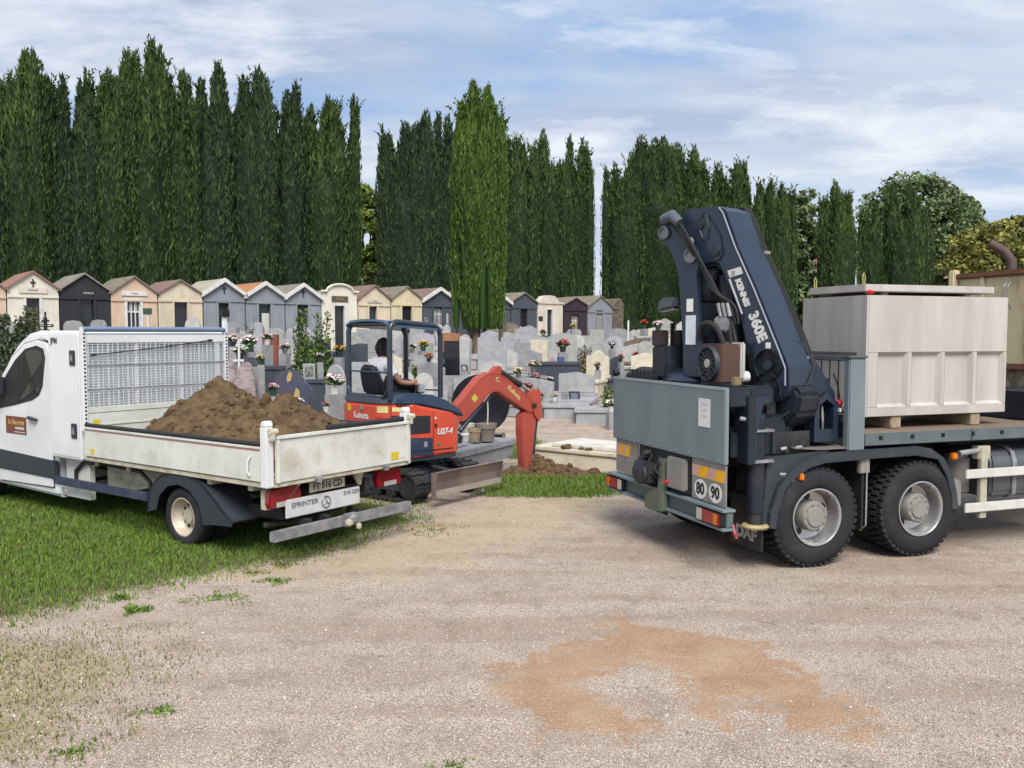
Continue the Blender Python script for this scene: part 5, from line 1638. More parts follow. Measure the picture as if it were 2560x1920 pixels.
# wheels ---------------------------------------------------------------
def van_wheel(x, y, name, s=-1, dual=True):
    o = bpy.data.objects.new(name, None)
    COL.objects.link(o)
    o.parent = VAN
    o.location = (x, y, .345)
    w_ = .195
    tp = [(.215, 0), (.235, -.012), (.29, -.018), (.325, -.004), (.345, .03), (.345, w_ - .03), (.325, w_), (.22, w_ - .01)]
    mb = MB().lathe([(r_, h_ if s < 0 else -h_) for r_, h_ in tp], 48, 'y')
    mb.build('tyre', tyre_m, o, smooth=True)
    rp = [(.222, .0), (.222, -.008), (.210, -.008), (.200, .012), (.192, .05), (.165, .085), (.150, .100), (.10, .105), (.10, .09), (.085, .085), (.08, .06), (.001, .06)]
    MB().lathe([(r_, h_ if s < 0 else -h_) for r_, h_ in rp], 40, 'y').build('rim', rim_c, o, smooth=True)
    for k in range(10):
        a = 2 * PI * k / 10
        MB().cyl((.128 * math.cos(a), s * -.092, .128 * math.sin(a)), (.128 * math.cos(a), s * -.11, .128 * math.sin(a)), .017, 10).build('rim_hole', blk, o)
    if dual:
        MB().lathe([(r_, (h_ + .24) * (1 if s < 0 else -1)) for r_, h_ in tp], 40, 'y').build('inner_tyre', tyre_m, o, smooth=True)
    return o
van_wheel(0, -1.0, 'wheel', -1)
van_wheel(0, 1.0, 'wheel', 1)
van_wheel(-4.98, -.95, 'wheel', -1, False)
van_wheel(-4.98, .95, 'wheel', 1, False)
MB().cyl((0, -.8, .345), (0, .8, .345), .07, 12).build('rear_axle', chass, VAN)
# rear mudguards
def guard(y0, y1):
    out = [(-.62, .34), (-.60, .50), (-.50, .68), (-.34, .80), (-.14, .845), (.20, .845), (.42, .79), (.60, .68), (.78, .54), (.98, .42)]
    inn = [(.955, .395), (.76, .51), (.58, .65), (.40, .755), (.19, .81), (-.14, .81), (-.325, .765), (-.47, .66), (-.565, .49), (-.585, .34)]
    m = MB().prism(out + inn, y0, y1, 'xz')
    face = [(-.62, .34), (-.60, .50), (-.50, .68), (-.34, .80), (-.14, .845), (.20, .845), (.42, .79), (.60, .68), (.78, .54), (.98, .42), (.95, .36), (.62, .34), (.44, .31), (.44, .40), (.36, .56), (.2, .68), (0, .72), (-.2, .68), (-.36, .56), (-.43, .38)]
    m.prism(face, y0, y0 + .012 if y0 < 0 else y0 + .012, 'xz')
    return m
guard(-1.06, -.60).build('mudguard', plast, VAN, .01)
guard(.60, 1.06).build('mudguard', plast, VAN, .01)
# tail --------------------------------------------------------------------
for s in (-1, 1):
    lt = MB().prism([(s * .60, .60), (s * .98, .60), (s * 1.0, .66), (s * .98, .79), (s * .62, .83), (s * .56, .72)], 1.42, 1.50, 'yz').build('tail_lamp', redl, VAN, .012)
    MB().bx(1.501, 1.508, s * .80 - .11, s * .80 + .10, .61, .665).build('clear_lens', clearl, lt, .003)
MB().bx(1.36, 1.43, -1.0, -.55, .585, .80).build('lamp_bracket', cream_d, VAN, .008)
pnl = MB().bx(1.50, 1.53, -.80, .27, .475, .675).build('badge_panel', mat('panel_white', (.60, .60, .60), .4, dirt=(.38, .36, .33), damt=.4), VAN, .010)
tx = MB()
ti = Vector((1.533, 0, 0))
text_mb(tx, 'SPRINTER', .075, plane_m((1.533, -.55, .605), (0, 1, 0), (0, 0, 1)), .002, bold=.001, xs=1.15)
text_mb(tx, '514 CDI', .060, plane_m((1.533, .13, .628), (0, 1, 0), (0, 0, 1)), .002, bold=.001, xs=1.15)
tx.build('lettering', mat('grey_badge', (.16, .16, .17), .4), pnl)
em = MB()
em.tube([(1.535, -.25 + .062 * math.cos(a), .575 + .062 * math.sin(a)) for a in np.linspace(0, 2 * PI, 24, endpoint=False)], .006, 5, closed=True)
for k in range(3):
    a = PI / 2 + k * 2 * PI / 3
    em.tube([(1.535, -.25, .575), (1.535, -.25 + .058 * math.cos(a), .575 + .058 * math.sin(a))], [.011, .003], 4)
em.build('star_emblem', mat('emblem_grey', (.22, .22, .23), .35, metal=.5), pnl)
pl = MB().bx(1.49, 1.505, -.46, .06, .70, .81).build('licence_plate', mat('plate_yellowed', (.46, .42, .33), .6, dirt=(.25, .2, .13), damt=.5, dscale=8), VAN, .004)
tx = MB()
text_mb(tx, 'FT 516 CD', .105, plane_m((1.508, -.20, .755), (0, 1, 0), (0, 0, 1)), .001, bold=.002, xs=.88)
tx.build('lettering', blk, pl)
for y in (-.66, .22):
    MB().prism([(y - .10, .68), (y - .06, .68), (y + .10, .83), (y + .06, .83)] if y < 0 else [(y + .10, .68), (y + .06, .68), (y - .02, .83), (y + .14, .83)], 1.46, 1.50, 'yz').build('plate_bracket', cream_d, VAN, .004)
ub = MB().bx(1.60, 1.68, -1.09, .98, .295, .405).build('underrun_bar', galv, VAN, .010)
for y in (-.55, -.28, .2):
    MB().bx(1.40, 1.60, y - .03, y + .03, .32, .44).build('bar_bracket', chass, VAN)
hc = MB().bx(1.681, 1.74, -.16, .02, .30, .44).cyl((1.74, -.07, .40), (1.80, -.07, .38), .045, 12).build('hitch_block', galv, VAN, .01)
hb2 = MB()
hb2.lathe([(.001, -.035), (.028, -.025), (.035, 0), (.028, .025), (.001, .035)], 12, 'z', (1.80, -.02, .30))
hb2.lathe([(.001, -.05), (.045, -.02), (.05, 0), (.045, .02), (.001, .05)], 12, 'z', (1.755, -.12, .35))
hb2.build('tow_ball', cream_d, hc, smooth=True)
MB().tube([(1.3, -.9, .40), (1.25, -.4, .36), (1.3, .2, .42)], .03, 8).build('exhaust_pipe', chass, VAN, smooth=True)
MB().bx(.85, 1.4, -.75, .3, .44, .56).build('spare_tray', chass, VAN)

# earth load ------------------------------------------------------------
def heap_mesh(xr, yr, nx_, ny_, hfun, rough, seed):
    X = np.linspace(xr[0], xr[1], nx_)
    Y = np.linspace(yr[0], yr[1], ny_)
    gx, gy = np.meshgrid(X, Y)
    Z = hfun(gx, gy)
    P = np.stack([gx.ravel(), gy.ravel(), Z.ravel()], 1)
    for i, p in enumerate(P):
        v = Vector((p[0], p[1], 0)) + Vector((seed, 0, 0))
        n1 = mnoise.noise(v * 3.2) * .5 + abs(mnoise.noise(v * 7.0)) * .55 + abs(mnoise.noise(v * 16.0)) * .34 + mnoise.noise(v * 36) * .16
        p[2] += rough * n1
        p[0] += rough * .35 * mnoise.noise(v * 11 + Vector((9, 0, 0)))
        p[1] += rough * .35 * mnoise.noise(v * 11 + Vector((0, 9, 0)))
    i0 = np.arange(nx_ * ny_).reshape(ny_, nx_)
    Fq = np.stack([i0[:-1, :-1].ravel(), i0[:-1, 1:].ravel(), i0[1:, 1:].ravel(), i0[1:, :-1].ravel()], 1)
    return P, Fq
def bump2(gx, gy, cx_, cy_, rx, ry, h_, p_=1.0):
    d = np.sqrt(((gx - cx_) / rx) ** 2 + ((gy - cy_) / ry) ** 2)
    return h_ * np.clip(1 - d, 0, 1) ** p_
def hfun(gx, gy):
    z = np.full(gx.shape, .86)
    z = np.maximum(z, .86 + bump2(gx, gy, -.72, .05, 1.10, 1.25, .98, .75))
    z = np.maximum(z, .86 + bump2(gx, gy, .38, .15, 1.15, 1.20, .80, .72))
    z = np.maximum(z, .86 + bump2(gx, gy, -.2, -.15, 1.65, 1.15, .74, .62))
    z = np.maximum(z, .86 + bump2(gx, gy, -.95, .2, .9, .8, .72, .6))
    z = np.maximum(z, .86 + bump2(gx, gy, .95, .25, .75, .8, .44, .7))
    return z
claym = mat('load_earth', (.128, .080, .036), .96, col2=(.070, .042, .019), scale=7, bump=.9, bscale=55, dirt=(.195, .128, .056), dscale=10, dlo=.50, dhi=.70, damt=.6)
HP = thing('earth_heap', 'heap of brown clay earth lying in the tipper van bed', 'earth', tuple(VAN.location), -.6208)
Pm, Fm = heap_mesh((-1.72, 1.40), (-1.0, 1.0), 190, 124, hfun, .085, 3.0)
np_mesh('heap_surface', Pm, Fm, claym, None, HP, smooth=False)
def clods(n, seed, place, smin, smax):
    rng = np.random.default_rng(seed)
    mb = MB()
    bm = bmesh.new()
    bmesh.ops.create_icosphere(bm, subdivisions=2, radius=1)
    base = [v.co.copy() for v in bm.verts]
    fs = [tuple(v.index for v in f.verts) for f in bm.faces]
    bm.free()
    for k in range(n):
        x, y, z = place(rng)
        s_ = rng.uniform(smin, smax) * (1.9 if rng.uniform() > .93 else 1)
        o = Vector(rng.uniform(-50, 50, 3))
        sc = Vector(rng.uniform(.7, 1.25, 3))
        mb.add([tuple(Vector((b2.x * sc.x, b2.y * sc.y, b2.z * sc.z)) * s_ * (1 + .45 * mnoise.noise(b2 * 1.6 + o) + .2 * mnoise.noise(b2 * 4 + o)) + Vector((x, y, z))) for b2 in base], fs)
    return mb
idx = np.random.default_rng(5)
def plc(rng):
    for _ in range(30):
        i = rng.integers(0, len(Pm))
        if Pm[i][2] > .98:
            break
    return Pm[i][0], Pm[i][1], Pm[i][2] - .005
cl = clods(420, 6, plc, .014, .046).build('clods', claym, HP)
cl['kind'] = 'stuff'
for x, y, z, s_ in ((-.76, .05, 1.79, .09), (-.84, -.02, 1.74, .07), (.42, .12, 1.58, .08), (-1.5, .0, 1.04, .08), (-1.62, -.1, .97, .06), (-.2, .0, 1.58, .07), (.80, .1, 1.36, .07), (.1, .1, 1.58, .09)):
    c1 = clods(1, int(x * 100) + 500, lambda r_: (x, y, z), s_, s_ * 1.05).build('clod', claym, HP)
# ================================================================== mini excavator
kor = mat('digger_orange', (.60, .078, .040), .38, scale=2.0, coat=.25, dirt=(.42, .11, .055), dscale=3, dlo=.55, dhi=.9, damt=.45)
kor_arm = mat('digger_arm_orange', (.40, .068, .044), .58, scale=3, dirt=(.24, .10, .07), dscale=4, dlo=.5, dhi=.85, damt=.55)
kblue = mat('digger_dark_blue', (.022, .040, .075), .42, scale=3, dirt=(.08, .10, .14), dscale=3, damt=.35)
kgrey = mat('digger_grey', (.040, .050, .070), .5, scale=3)
steel_w = mat('worn_blade_steel', (.21, .165, .15), .6, metal=.15, col2=(.13, .095, .085), scale=3, dirt=(.32, .23, .17), dscale=4, dlo=.45, dhi=.75, damt=.55, stretch=(1, 1, .35))
steel_e = mat('blade_edge', (.36, .31, .26), .6, metal=.2, dirt=(.26, .19, .13), damt=.6)
trackm = mat('track_rubber', (.018, .019, .022), .8, scale=5, dirt=(.085, .068, .055), dscale=5, dlo=.48, dhi=.8, damt=.5)
seat_m = mat('seat_vinyl', (.010, .012, .020), .5)

EXP = (-1.69, 13.45, 0)
UYAW = -math.atan2(.6, .8)
SYAW = R(42)
DIG = thing('mini_excavator', 'orange mini excavator with canopy digging beside the white van', 'excavator', EXP, SYAW)
MU = Matrix.Rotation(UYAW - SYAW, 4, 'Z')           # undercarriage relative to the slewed house
# tracks ------------------------------------------------------------------
def track_path(n=64, L=.78, r=.215, zc=.235):
    pts = []
    per = 2 * (2 * L) + 2 * PI * r
    for k in range(n):
        s = per * k / n
        if s < 2 * L:
            pts.append((-L + s, zc + r, 0))
        elif s < 2 * L + PI * r:
            a = (s - 2 * L) / r
            pts.append((L + r * math.sin(a), zc + r * math.cos(a), a))
        elif s < 4 * L + PI * r:
            q = s - 2 * L - PI * r
            pts.append((L - q, zc - r, PI))
        else:
            a = (s - 4 * L - PI * r) / r
            pts.append((-L - r * math.sin(a), zc - r * math.cos(a), PI + a))
    return pts
TP = track_path()
lug_src = None
for s in (-1, 1):
    yc = s * .60
    mb = MB()
    vs = []
    n = len(TP)
    for (x, z, a) in TP:
        nx_, nz_ = math.sin(a), math.cos(a)
        for (w_, d_) in ((-.15, 0), (.15, 0), (.15, -.035), (-.15, -.035)):
            vs.append((x + nx_ * d_, yc + w_, z + nz_ * d_))
    fs = []
    for k in range(n):
        k2 = (k + 1) % n
        for j in range(4):
            j2 = (j + 1) % 4
            fs.append((k * 4 + j, k * 4 + j2, k2 * 4 + j2, k2 * 4 + j))
    tk = mb.add(vs, fs, MU).build('track', trackm, DIG)
    for k in range(0, n, 2):
        x, z, a = TP[k]
        if lug_src is None:
            me = MB().prism([(-.150, -.030), (-.02, -.012), (.02, -.035), (.150, -.012), (.150, .022), (.02, .010), (-.02, .032), (-.150, .012)], 0, .024, 'xy').build('lug', trackm, tk)
            lug_src = me
            o = me
        else:
            o = bpy.data.objects.new('lug', lug_src.data)
            COL.objects.link(o)
            o.parent = tk
        M = MU @ Matrix.Translation((x, yc, z)) @ Matrix.Rotation(a, 4, 'Y') @ Matrix.Rotation(PI / 2, 4, 'Z')
        o.matrix_local = M
    fr = MB().prism([(-.72, .14), (.70, .14), (.78, .22), (.74, .34), (.40, .385), (-.5, .385), (-.74, .33)], yc - .10, yc + .10, 'xz', MU)
    fr.build('track_frame', kgrey, DIG, .02)
    for x in (-.45, -.15, .15, .45):
        MB().cyl((x, yc - .13, .11), (x, yc + .13, .11), .075, 16, MU).build('roller', chass, DIG)
    for x in (-.78, .78):
        MB().cyl((x, yc - .12, .235), (x, yc + .12, .235), .165, 20, MU).build('sprocket', chass, DIG)
MB().bx(-.55, .55, -.46, .46, .26, .46, MU).build('undercarriage_frame', kgrey, DIG, .03)
MB().lathe([(.34, .46), (.36, .48), (.36, .60), (.33, .62)], 32, 'z', cap=True).build('slew_ring', chass, DIG, smooth=True)
# blade ------------------------------------------------------------------
bl = MB()
pr = [(1.30, .17), (1.335, .17), (1.325, .26), (1.33, .36), (1.365, .47), (1.385, .50), (1.36, .515), (1.33, .49), (1.295, .38), (1.288, .27)]
bl.prism(pr, -.76, .76, 'xz', MU)
blade = bl.build('dozer_blade', steel_w, DIG, .006)
MB().prism([(1.336, .165), (1.348, .165), (1.342, .245), (1.330, .245)], -.76, .76, 'xz', MU).build('cutting_edge', steel_e, blade, .003)
for s in (-1, 1):
    MB().prism([(.45, .26), (.50, .36), (1.29, .40), (1.29, .24)], s * .34 - .045, s * .34 + .045, 'xz', MU).build('blade_arm', kgrey, DIG, .012)
    MB().bx(1.29, 1.37, s * .755 - .008, s * .755 + .008, .17, .50, MU).build('blade_end_plate', steel_w, blade)
MB().cyl(MU @ Vector((.5, 0, .45)), MU @ Vector((1.24, 0, .36)), .04, 12).build('blade_cylinder', chass, DIG, smooth=True)
# house ------------------------------------------------------------------
def arc(cx_, cy_, r, a0, a1, n=8):
    return [(cx_ + r * math.cos(R(a0 + (a1 - a0) * k / n)), cy_ + r * math.sin(R(a0 + (a1 - a0) * k / n))) for k in range(n + 1)]
OUT = arc(-.36, .36, .38, 180, 90, 6) + [(.55, .74)] + [(.62, .40), (.62, -.30)] + arc(.40, -.52, .22, 0, -90, 6) + [(-.30, -.74)] + arc(-.30, -.30, .44, -90, -180, 8)
# outline starts at the rear left, runs round the front and ends at the rear right corner; close along the rear
def offset_outline(o_, d):
    n = len(o_)
    res = []
    for i in range(n):
        p0, p1, p2 = Vector(o_[i - 1]), Vector(o_[i]), Vector(o_[(i + 1) % n])
        t_ = (p2 - p0).normalized()
        nn = Vector((-t_.y, t_.x))
        res.append((p1.x + nn.x * d, p1.y + nn.y * d))
    return res
NA = 7
HOUSE = OUT[:NA] + [(-.10, .74), (-.10, -.25), (.62, -.25)] + OUT[NA + 3:]
body = MB()
body.prism(HOUSE, .62, 1.395, 'xy')
body.v = [(x, y, z - (.20 * min(max((x + .25) / .85, 0), 1) if z > 1 else 0)) for x, y, z in body.v]
bd_ = body.build('engine_housing', kor, DIG, .03, smooth=True, seg=3)
MB().prism(offset_outline(OUT, -.03), .56, .619, 'xy').build('counterweight_base', kgrey, DIG, .01)
# side strips along the outline: dark vents, lower door, seam
per_pts = [Vector((x, y, 0)) for x, y in OUT]
def strip(s0, s1, z0, z1, d, name, m, n=14, zb=None, parent=None):
    """thin panel that follows the housing outline between two x/y stations given as arclength from the rear right end backwards"""
    pts = per_pts[::-1]
    L = [0]
    for a, b2 in zip(pts[:-1], pts[1:]):
        L.append(L[-1] + (b2 - a).length)
    def P(s):
        for k in range(len(L) - 1):
            if s <= L[k + 1]:
                u = (s - L[k]) / max(L[k + 1] - L[k], 1e-6)
                p = pts[k].lerp(pts[k + 1], u)
                t_ = (pts[k + 1] - pts[k]).normalized()
                return p, Vector((t_.y, -t_.x, 0))
        return pts[-1], Vector((1, 0, 0))
    vs, fs = [], []
    for k in range(n + 1):
        u = k / n
        p, nn = P(s0 + (s1 - s0) * u)
        za, zc_ = z0 if not callable(z0) else z0(u), z1 if not callable(z1) else z1(u)
        vs += [tuple(p + nn * d + Vector((0, 0, za))), tuple(p + nn * d + Vector((0, 0, zc_))), tuple(p - nn * .01 + Vector((0, 0, za))), tuple(p - nn * .01 + Vector((0, 0, zc_)))]
    for k in range(n):
        a = k * 4
        b2 = a + 4
        fs += [(a, b2, b2 + 1, a + 1), (a + 1, b2 + 1, b2 + 3, a + 3), (a, a + 2, b2 + 2, b2)]
    fs += [(0, 1, 3, 2), (n * 4, n * 4 + 2, n * 4 + 3, n * 4 + 1)]
    return MB().add(vs, fs).build(name, m, parent or DIG)
MB().bx(-.095, .60, -.245, .70, .63, .80).build('cab_floor', kgrey, DIG, .01)
MB().bx(-.05, .58, .62, .70, .80, .98).build('floor_step', kor, DIG, .01)
strip(.35, .98, .965, lambda u: 1.245 - .03 * u, .006, 'vent_grille', mat('vent_black', (.014, .016, .018), .6, scale=60, bump=.6, bscale=90), parent=bd_)
strip(.35, 1.02, lambda u: .64, lambda u: .935 - .05 * u, .006, 'lower_door', kblue, parent=bd_)
strip(.34, .347, .63, 1.39, .004, 'panel_seam', blk, 2, parent=bd_)
strip(1.03, 1.037, .63, 1.28, .004, 'panel_seam', blk, 2, parent=bd_)
strip(.35, 1.40, .70, .712, .008, 'lower_seam', blk, parent=bd_)
strip(.45, .62, .80, .83, .009, 'red_latch', mat('latch_red', (.45, .03, .03), .4), 4, parent=bd_)
strip(.86, .92, .76, .84, .009, 'door_pull', galv, 4, parent=bd_)
strip(1.06, 1.10, 1.03, 1.09, .006, 'key_lock', blk, 3, parent=bd_)
strip(1.06, 1.09, 1.16, 1.19, .006, 'white_clip', wlabel, 3, parent=bd_)
strip(1.10, 1.17, .76, .80, .006, 'green_label', mat('label_green', (.10, .16, .09), .6), 4, parent=bd_)
strip(.36, .50, 1.30, 1.36, .006, 'caution_label', mat('label_cream', (.66, .60, .25), .6), 4, parent=bd_)
strip(.12, .30, 1.28, 1.37, .006, 'caution_label', mat('label_cream', (.66, .60, .25), .6), 4, parent=bd_)
strip(.08, .24, 1.10, 1.22, .005, 'recess', mat('latch_red', (.45, .03, .03), .4), 4, parent=bd_)
strip(.13, .21, 1.12, 1.19, .008, 'recess_latch', blk, 4, parent=bd_)
MB().bx(-.746, -.7405, .26, .34, 1.27, 1.36).build('caution_label', yellow_l, bd_)
tx = MB()
text_mb(tx, 'Kubota', .135, plane_m((-.745, -.02, 1.215), (0, -1, 0), (0, 0, 1)), .002, bold=.003)
tx.build('lettering', let_w, bd_)
em = MB()
em.tube([(-.745, -.02 + .040 * math.cos(a), 1.325 + .040 * math.sin(a)) for a in np.linspace(.5, 2 * PI - .3, 18)], .009, 5)
em.tube([(-.745, .0, 1.335), (-.745, -.03, 1.325), (-.745, -.05, 1.315)], .012, 5)
em.build('round_emblem', galv, bd_)
tx = MB()
text_mb(tx, 'U27-4', .125, plane_m((.25, -.748, .965), (1, 0, 0), (0, 0, 1)), .002, bold=.004, shear=.25, xs=.9)
tx.build('lettering', let_w, bd_)
# dark deck and hood
MB().prism(offset_outline(OUT, -.015)[:NA] + [(-.16, .72), (-.16, -.72)] + offset_outline(OUT, -.015)[-9:], 1.397, 1.49, 'xy').build('seat_deck', mat('deck_grey', (.075, .088, .112), .5), DIG, .015)
hp = [(-.56, 1.40), (-.56, 1.46), (-.50, 1.535), (-.30, 1.55), (.05, 1.52), (.30, 1.43), (.52, 1.30), (.635, 1.20), (.64, 1.155), (.40, 1.24), (.05, 1.33), (-.16, 1.38)]
MB().prism(hp, -.735, -.27, 'xz').build('side_hood', mat('hood_blue', (.035, .062, .105), .33, scale=3, coat=.2, dirt=(.12, .14, .18), damt=.3), DIG, .035, smooth=True, seg=4)
MB().bx(.10, .20, -.36, -.26, 1.52, 1.66).build('control_box', mat('box_grey', (.36, .37, .42), .5), DIG, .02)
# canopy -----------------------------------------------------------------
def loop(a, b2, zb0, zb1, zt0, zt1, r=.12, n=6):
    """inverted U between two feet"""
    A0, A1 = Vector((*a, zb0)), Vector((*a, zt0))
    B0, B1 = Vector((*b2, zb1)), Vector((*b2, zt1))
    h_ = (B1 - A1).normalized()
    pts = [A0]
    for k in range(n + 1):
        q = PI / 2 * k / n
        pts.append(A1 + Vector((0, 0, -r)) + h_ * (r - r * math.cos(q)) + Vector((0, 0, r * math.sin(q))))
    for k in range(n + 1):
        q = PI / 2 * (1 - k / n)
        pts.append(B1 + Vector((0, 0, -r)) - h_ * (r - r * math.cos(q)) + Vector((0, 0, r * math.sin(q))))
    pts.append(B0)
    return pts
can = mat('canopy_tube', (.022, .034, .052), .35, scale=3, coat=.3)
for y, nm in ((-.60, 'canopy_side_frame'), (.50, 'canopy_side_frame')):
    MB().tube(loop((-.62, y), (.37, y * .82), 1.47, 1.45, 2.60, 2.53, .16), .040, 12).build(nm, can, DIG, smooth=True)
MB().tube([(-.63, .50, 1.62), (-.65, .40, 1.50), (-.65, -.5, 1.50), (-.63, -.60, 1.62)], .035, 10).build('canopy_rear_bar', can, DIG, smooth=True)
MB().tube([(-.63, .50, 1.86), (-.63, -.60, 1.86)], .014, 8).build('guard_rail', mat('rail_blue', (.05, .07, .11), .4), DIG, smooth=True)
MB().tube([(-.60, .50, 2.56), (-.60, -.60, 2.56)], .038, 10).build('canopy_cross_tube', can, DIG, smooth=True)
rf = MB()
rp = []
for i in range(9):
    for j in range(9):
        u, v = i / 8, j / 8
        x = -.66 + 1.06 * u
        y = (-.62 + 1.14 * v) * (1 - .16 * u)
        z = 2.605 - .07 * u + .030 * math.sin(PI * v) * (1 - u * .5) - .045 * max(0, abs(v - .5) * 2 - .8) / .2
        rp.append((x, y, z))
rp += [(x, y, z - .035) for x, y, z in rp]
fs = []
for i in range(8):
    for j in range(8):
        a = i * 9 + j
        fs += [(a, a + 1, a + 10, a + 9), (81 + a, 81 + a + 9, 81 + a + 10, 81 + a + 1)]
for k in range(8):
    fs += [(k, 81 + k, 81 + k + 1, k + 1), (72 + k, 72 + k + 1, 81 + 73 + k, 81 + 72 + k), (k * 9, k * 9 + 9, 81 + k * 9 + 9, 81 + k * 9), (k * 9 + 8, 81 + k * 9 + 8, 81 + k * 9 + 17, k * 9 + 17)]
rf.add(rp, fs).build('canopy_roof', mat('canopy_blue', (.055, .105, .19), .28, scale=2, coat=.4), DIG, smooth=True)
MB().tube([(.05 + .03 * math.cos(a), -.57, 2.625 + .03 * math.sin(a)) for a in np.linspace(0, 2 * PI, 12, endpoint=False)], .008, 5, closed=True).build('lifting_eye', galv, DIG)
MB().bx(-.672, -.660, -.45, -.33, 1.455, 1.53).build('warning_label', yellow_l, DIG)
# seat ---------------------------------------------------------------------
st = thing_part('seat', DIG)
M = Matrix.Translation((-.50, -.02, 1.52)) @ Matrix.Rotation(R(-14), 4, 'Y')
MB().prism([(-.24, 0), (.24, 0), (.25, .18), (.22, .36), (.15, .45), (-.15, .45), (-.22, .36), (-.25, .18)], -.05, .05, 'yz', M).build('backrest', seat_m, st, .035, smooth=True, seg=3)
MB().bx(-.50, .0, -.27, .23, 1.47, 1.58).build('seat_cushion', seat_m, st, .04, smooth=True, seg=3)
# levers
for y in (-.30, .27):
    MB().tube([(.02, y, 1.50), (.06, y, 1.58), (.05, y, 1.68)], [.018, .014, .02], 8).build('joystick', blk, DIG, smooth=True)
MB().tube([(.22, -.20, 1.55), (.30, -.20, 1.56), (.36, -.45, 1.56)], .012, 6).build('hand_rail', blk, DIG)
# boom and arm ---------------------------------------------------------------
BX = .13
def pz(pts):
    return [(x + BX, z) for x, z in pts]
YB = -.10
MB().prism(pz([(.42, .72), (.72, .72), (.84, .95), (.90, 1.20), (.76, 1.30), (.60, 1.10), (.42, 1.05)]), YB - .11, YB + .11, 'xz').build('swing_bracket', kor_arm, DIG, .02)
bm_p = pz([(.76, 1.17), (.80, 1.26), (1.28, 1.70), (1.50, 1.785), (1.68, 1.765), (1.86, 1.685), (2.46, 1.27), (2.55, 1.18), (2.49, 1.09), (2.38, 1.075), (1.82, 1.38), (1.68, 1.465), (1.57, 1.475), (1.45, 1.43), (.95, 1.03), (.86, 1.02)])
boom = MB().prism(bm_p, YB - .09, YB + .09, 'xz').build('boom', kor_arm, DIG, .014)
for s in (-1, 1):
    ol = MB()
    ol.tube([(x, YB + s * .088, z) for x, z in shrink(bm_p, .985)], .010, 5, closed=True)
    ol.build('boom_weld_rim', kor_arm, boom)
MB().prism(pz([(1.55, 1.74), (1.75, 1.72), (1.78, 1.86), (1.70, 1.89), (1.60, 1.82)]), YB - .07, YB + .07, 'xz').build('cylinder_bracket', kor_arm, boom, .01)
tx = MB()
text_mb(tx, 'Kubota', .115, plane_m((2.02 + BX, YB - .094, 1.43), (.78, 0, -.60), (.60, 0, .78)), .002, bold=.002)
tx.build('lettering', mat('gold_print', (.66, .50, .20), .5), boom)
MB().bx(-.05, .05, -.001, .001, -.05, .05, Matrix.Translation((1.16 + BX, YB - .093, 1.38)) @ Matrix.Rotation(R(-44), 4, 'Y')).build('warning_label', mat('label_lime', (.55, .52, .06), .6), boom)
em = MB()
em.tube([(1.66 + BX + .04 * math.cos(a), YB - .092, 1.66 + .035 * math.sin(a)) for a in np.linspace(.5, 5.6, 14)], .008, 5)
em.build('round_emblem', mat('gold_print', (.66, .50, .20), .5), boom)
arm_p = pz([(2.20, 1.04), (2.34, 1.12), (2.43, 1.42), (2.49, 1.48), (2.55, 1.45), (2.60, 1.22), (2.56, .95), (2.46, .30), (2.41, .05), (2.35, -.02), (2.28, .02), (2.23, .30), (2.19, .80)])
arm = MB().prism(arm_p, YB - .08, YB + .08, 'xz').build('dipper_arm', kor_arm, DIG, .016)
MB().prism(pz([(2.40, 1.28), (2.56, 1.50), (2.62, 1.42), (2.66, 1.0), (2.58, .90), (2.48, 1.02)]), YB - .115, YB - .082, 'xz').build('arm_side_plate', kor_arm, arm, .008)
MB().cyl((2.47 + BX, YB - .125, 1.19), (2.47 + BX, YB + .11, 1.19), .045, 14).build('pivot_pin', chass, arm)
def hyd(a, b2, r, y, f=.6, name='hydraulic_cylinder', m=None):
    a, b2 = Vector((a[0] + BX, y, a[1])), Vector((b2[0] + BX, y, b2[1]))
    o = MB().cyl(a, a.lerp(b2, f), r, 14).build(name, m or chass, DIG, smooth=True)
    MB().cyl(a.lerp(b2, f * .95), b2, r * .55, 12).build('piston_rod', chrome, o, smooth=True)
    MB().cyl(a.lerp(b2, f * .93), a.lerp(b2, f + .02), r * 1.15, 14).build('gland', chass, o)
    return o
hyd((.90, .86), (1.60, 1.50), .042, YB - .03, .66, m=kblue)
hyd((1.70, 1.83), (2.50, 1.42), .048, YB, .66)
hyd((2.62, 1.0), (2.52, .20), .036, YB, .82, m=kblue)
for k in range(3):
    MB().tube([(1.1 + BX, YB + .05, .95 + k * .03), (1.35 + BX, YB - .02, 1.22 + k * .03), (1.60 + BX, YB - .06 + .04 * k, 1.42), (1.75 + BX, YB, 1.36)], .013, 6).build('hose', rubber, DIG, smooth=True)
# bucket in the ground
bk = MB()
bp = [(2.20, .10), (2.46, .06), (2.55, -.08), (2.52, -.24), (2.38, -.34), (2.18, -.34), (2.02, -.22), (2.04, -.19), (2.19, -.29), (2.36, -.29), (2.47, -.21), (2.50, -.08), (2.42, .02), (2.21, .06)]
bk.prism(pz(bp), YB - .22, YB + .22, 'xz')
for s in (-1, 1):
    bk.prism(pz([(2.20, .10), (2.46, .06), (2.55, -.08), (2.52, -.24), (2.38, -.34), (2.18, -.34), (2.02, -.22)]), YB + s * .22 - .008, YB + s * .22 + .008, 'xz')
bk.build('bucket', steel_w, DIG, .006)

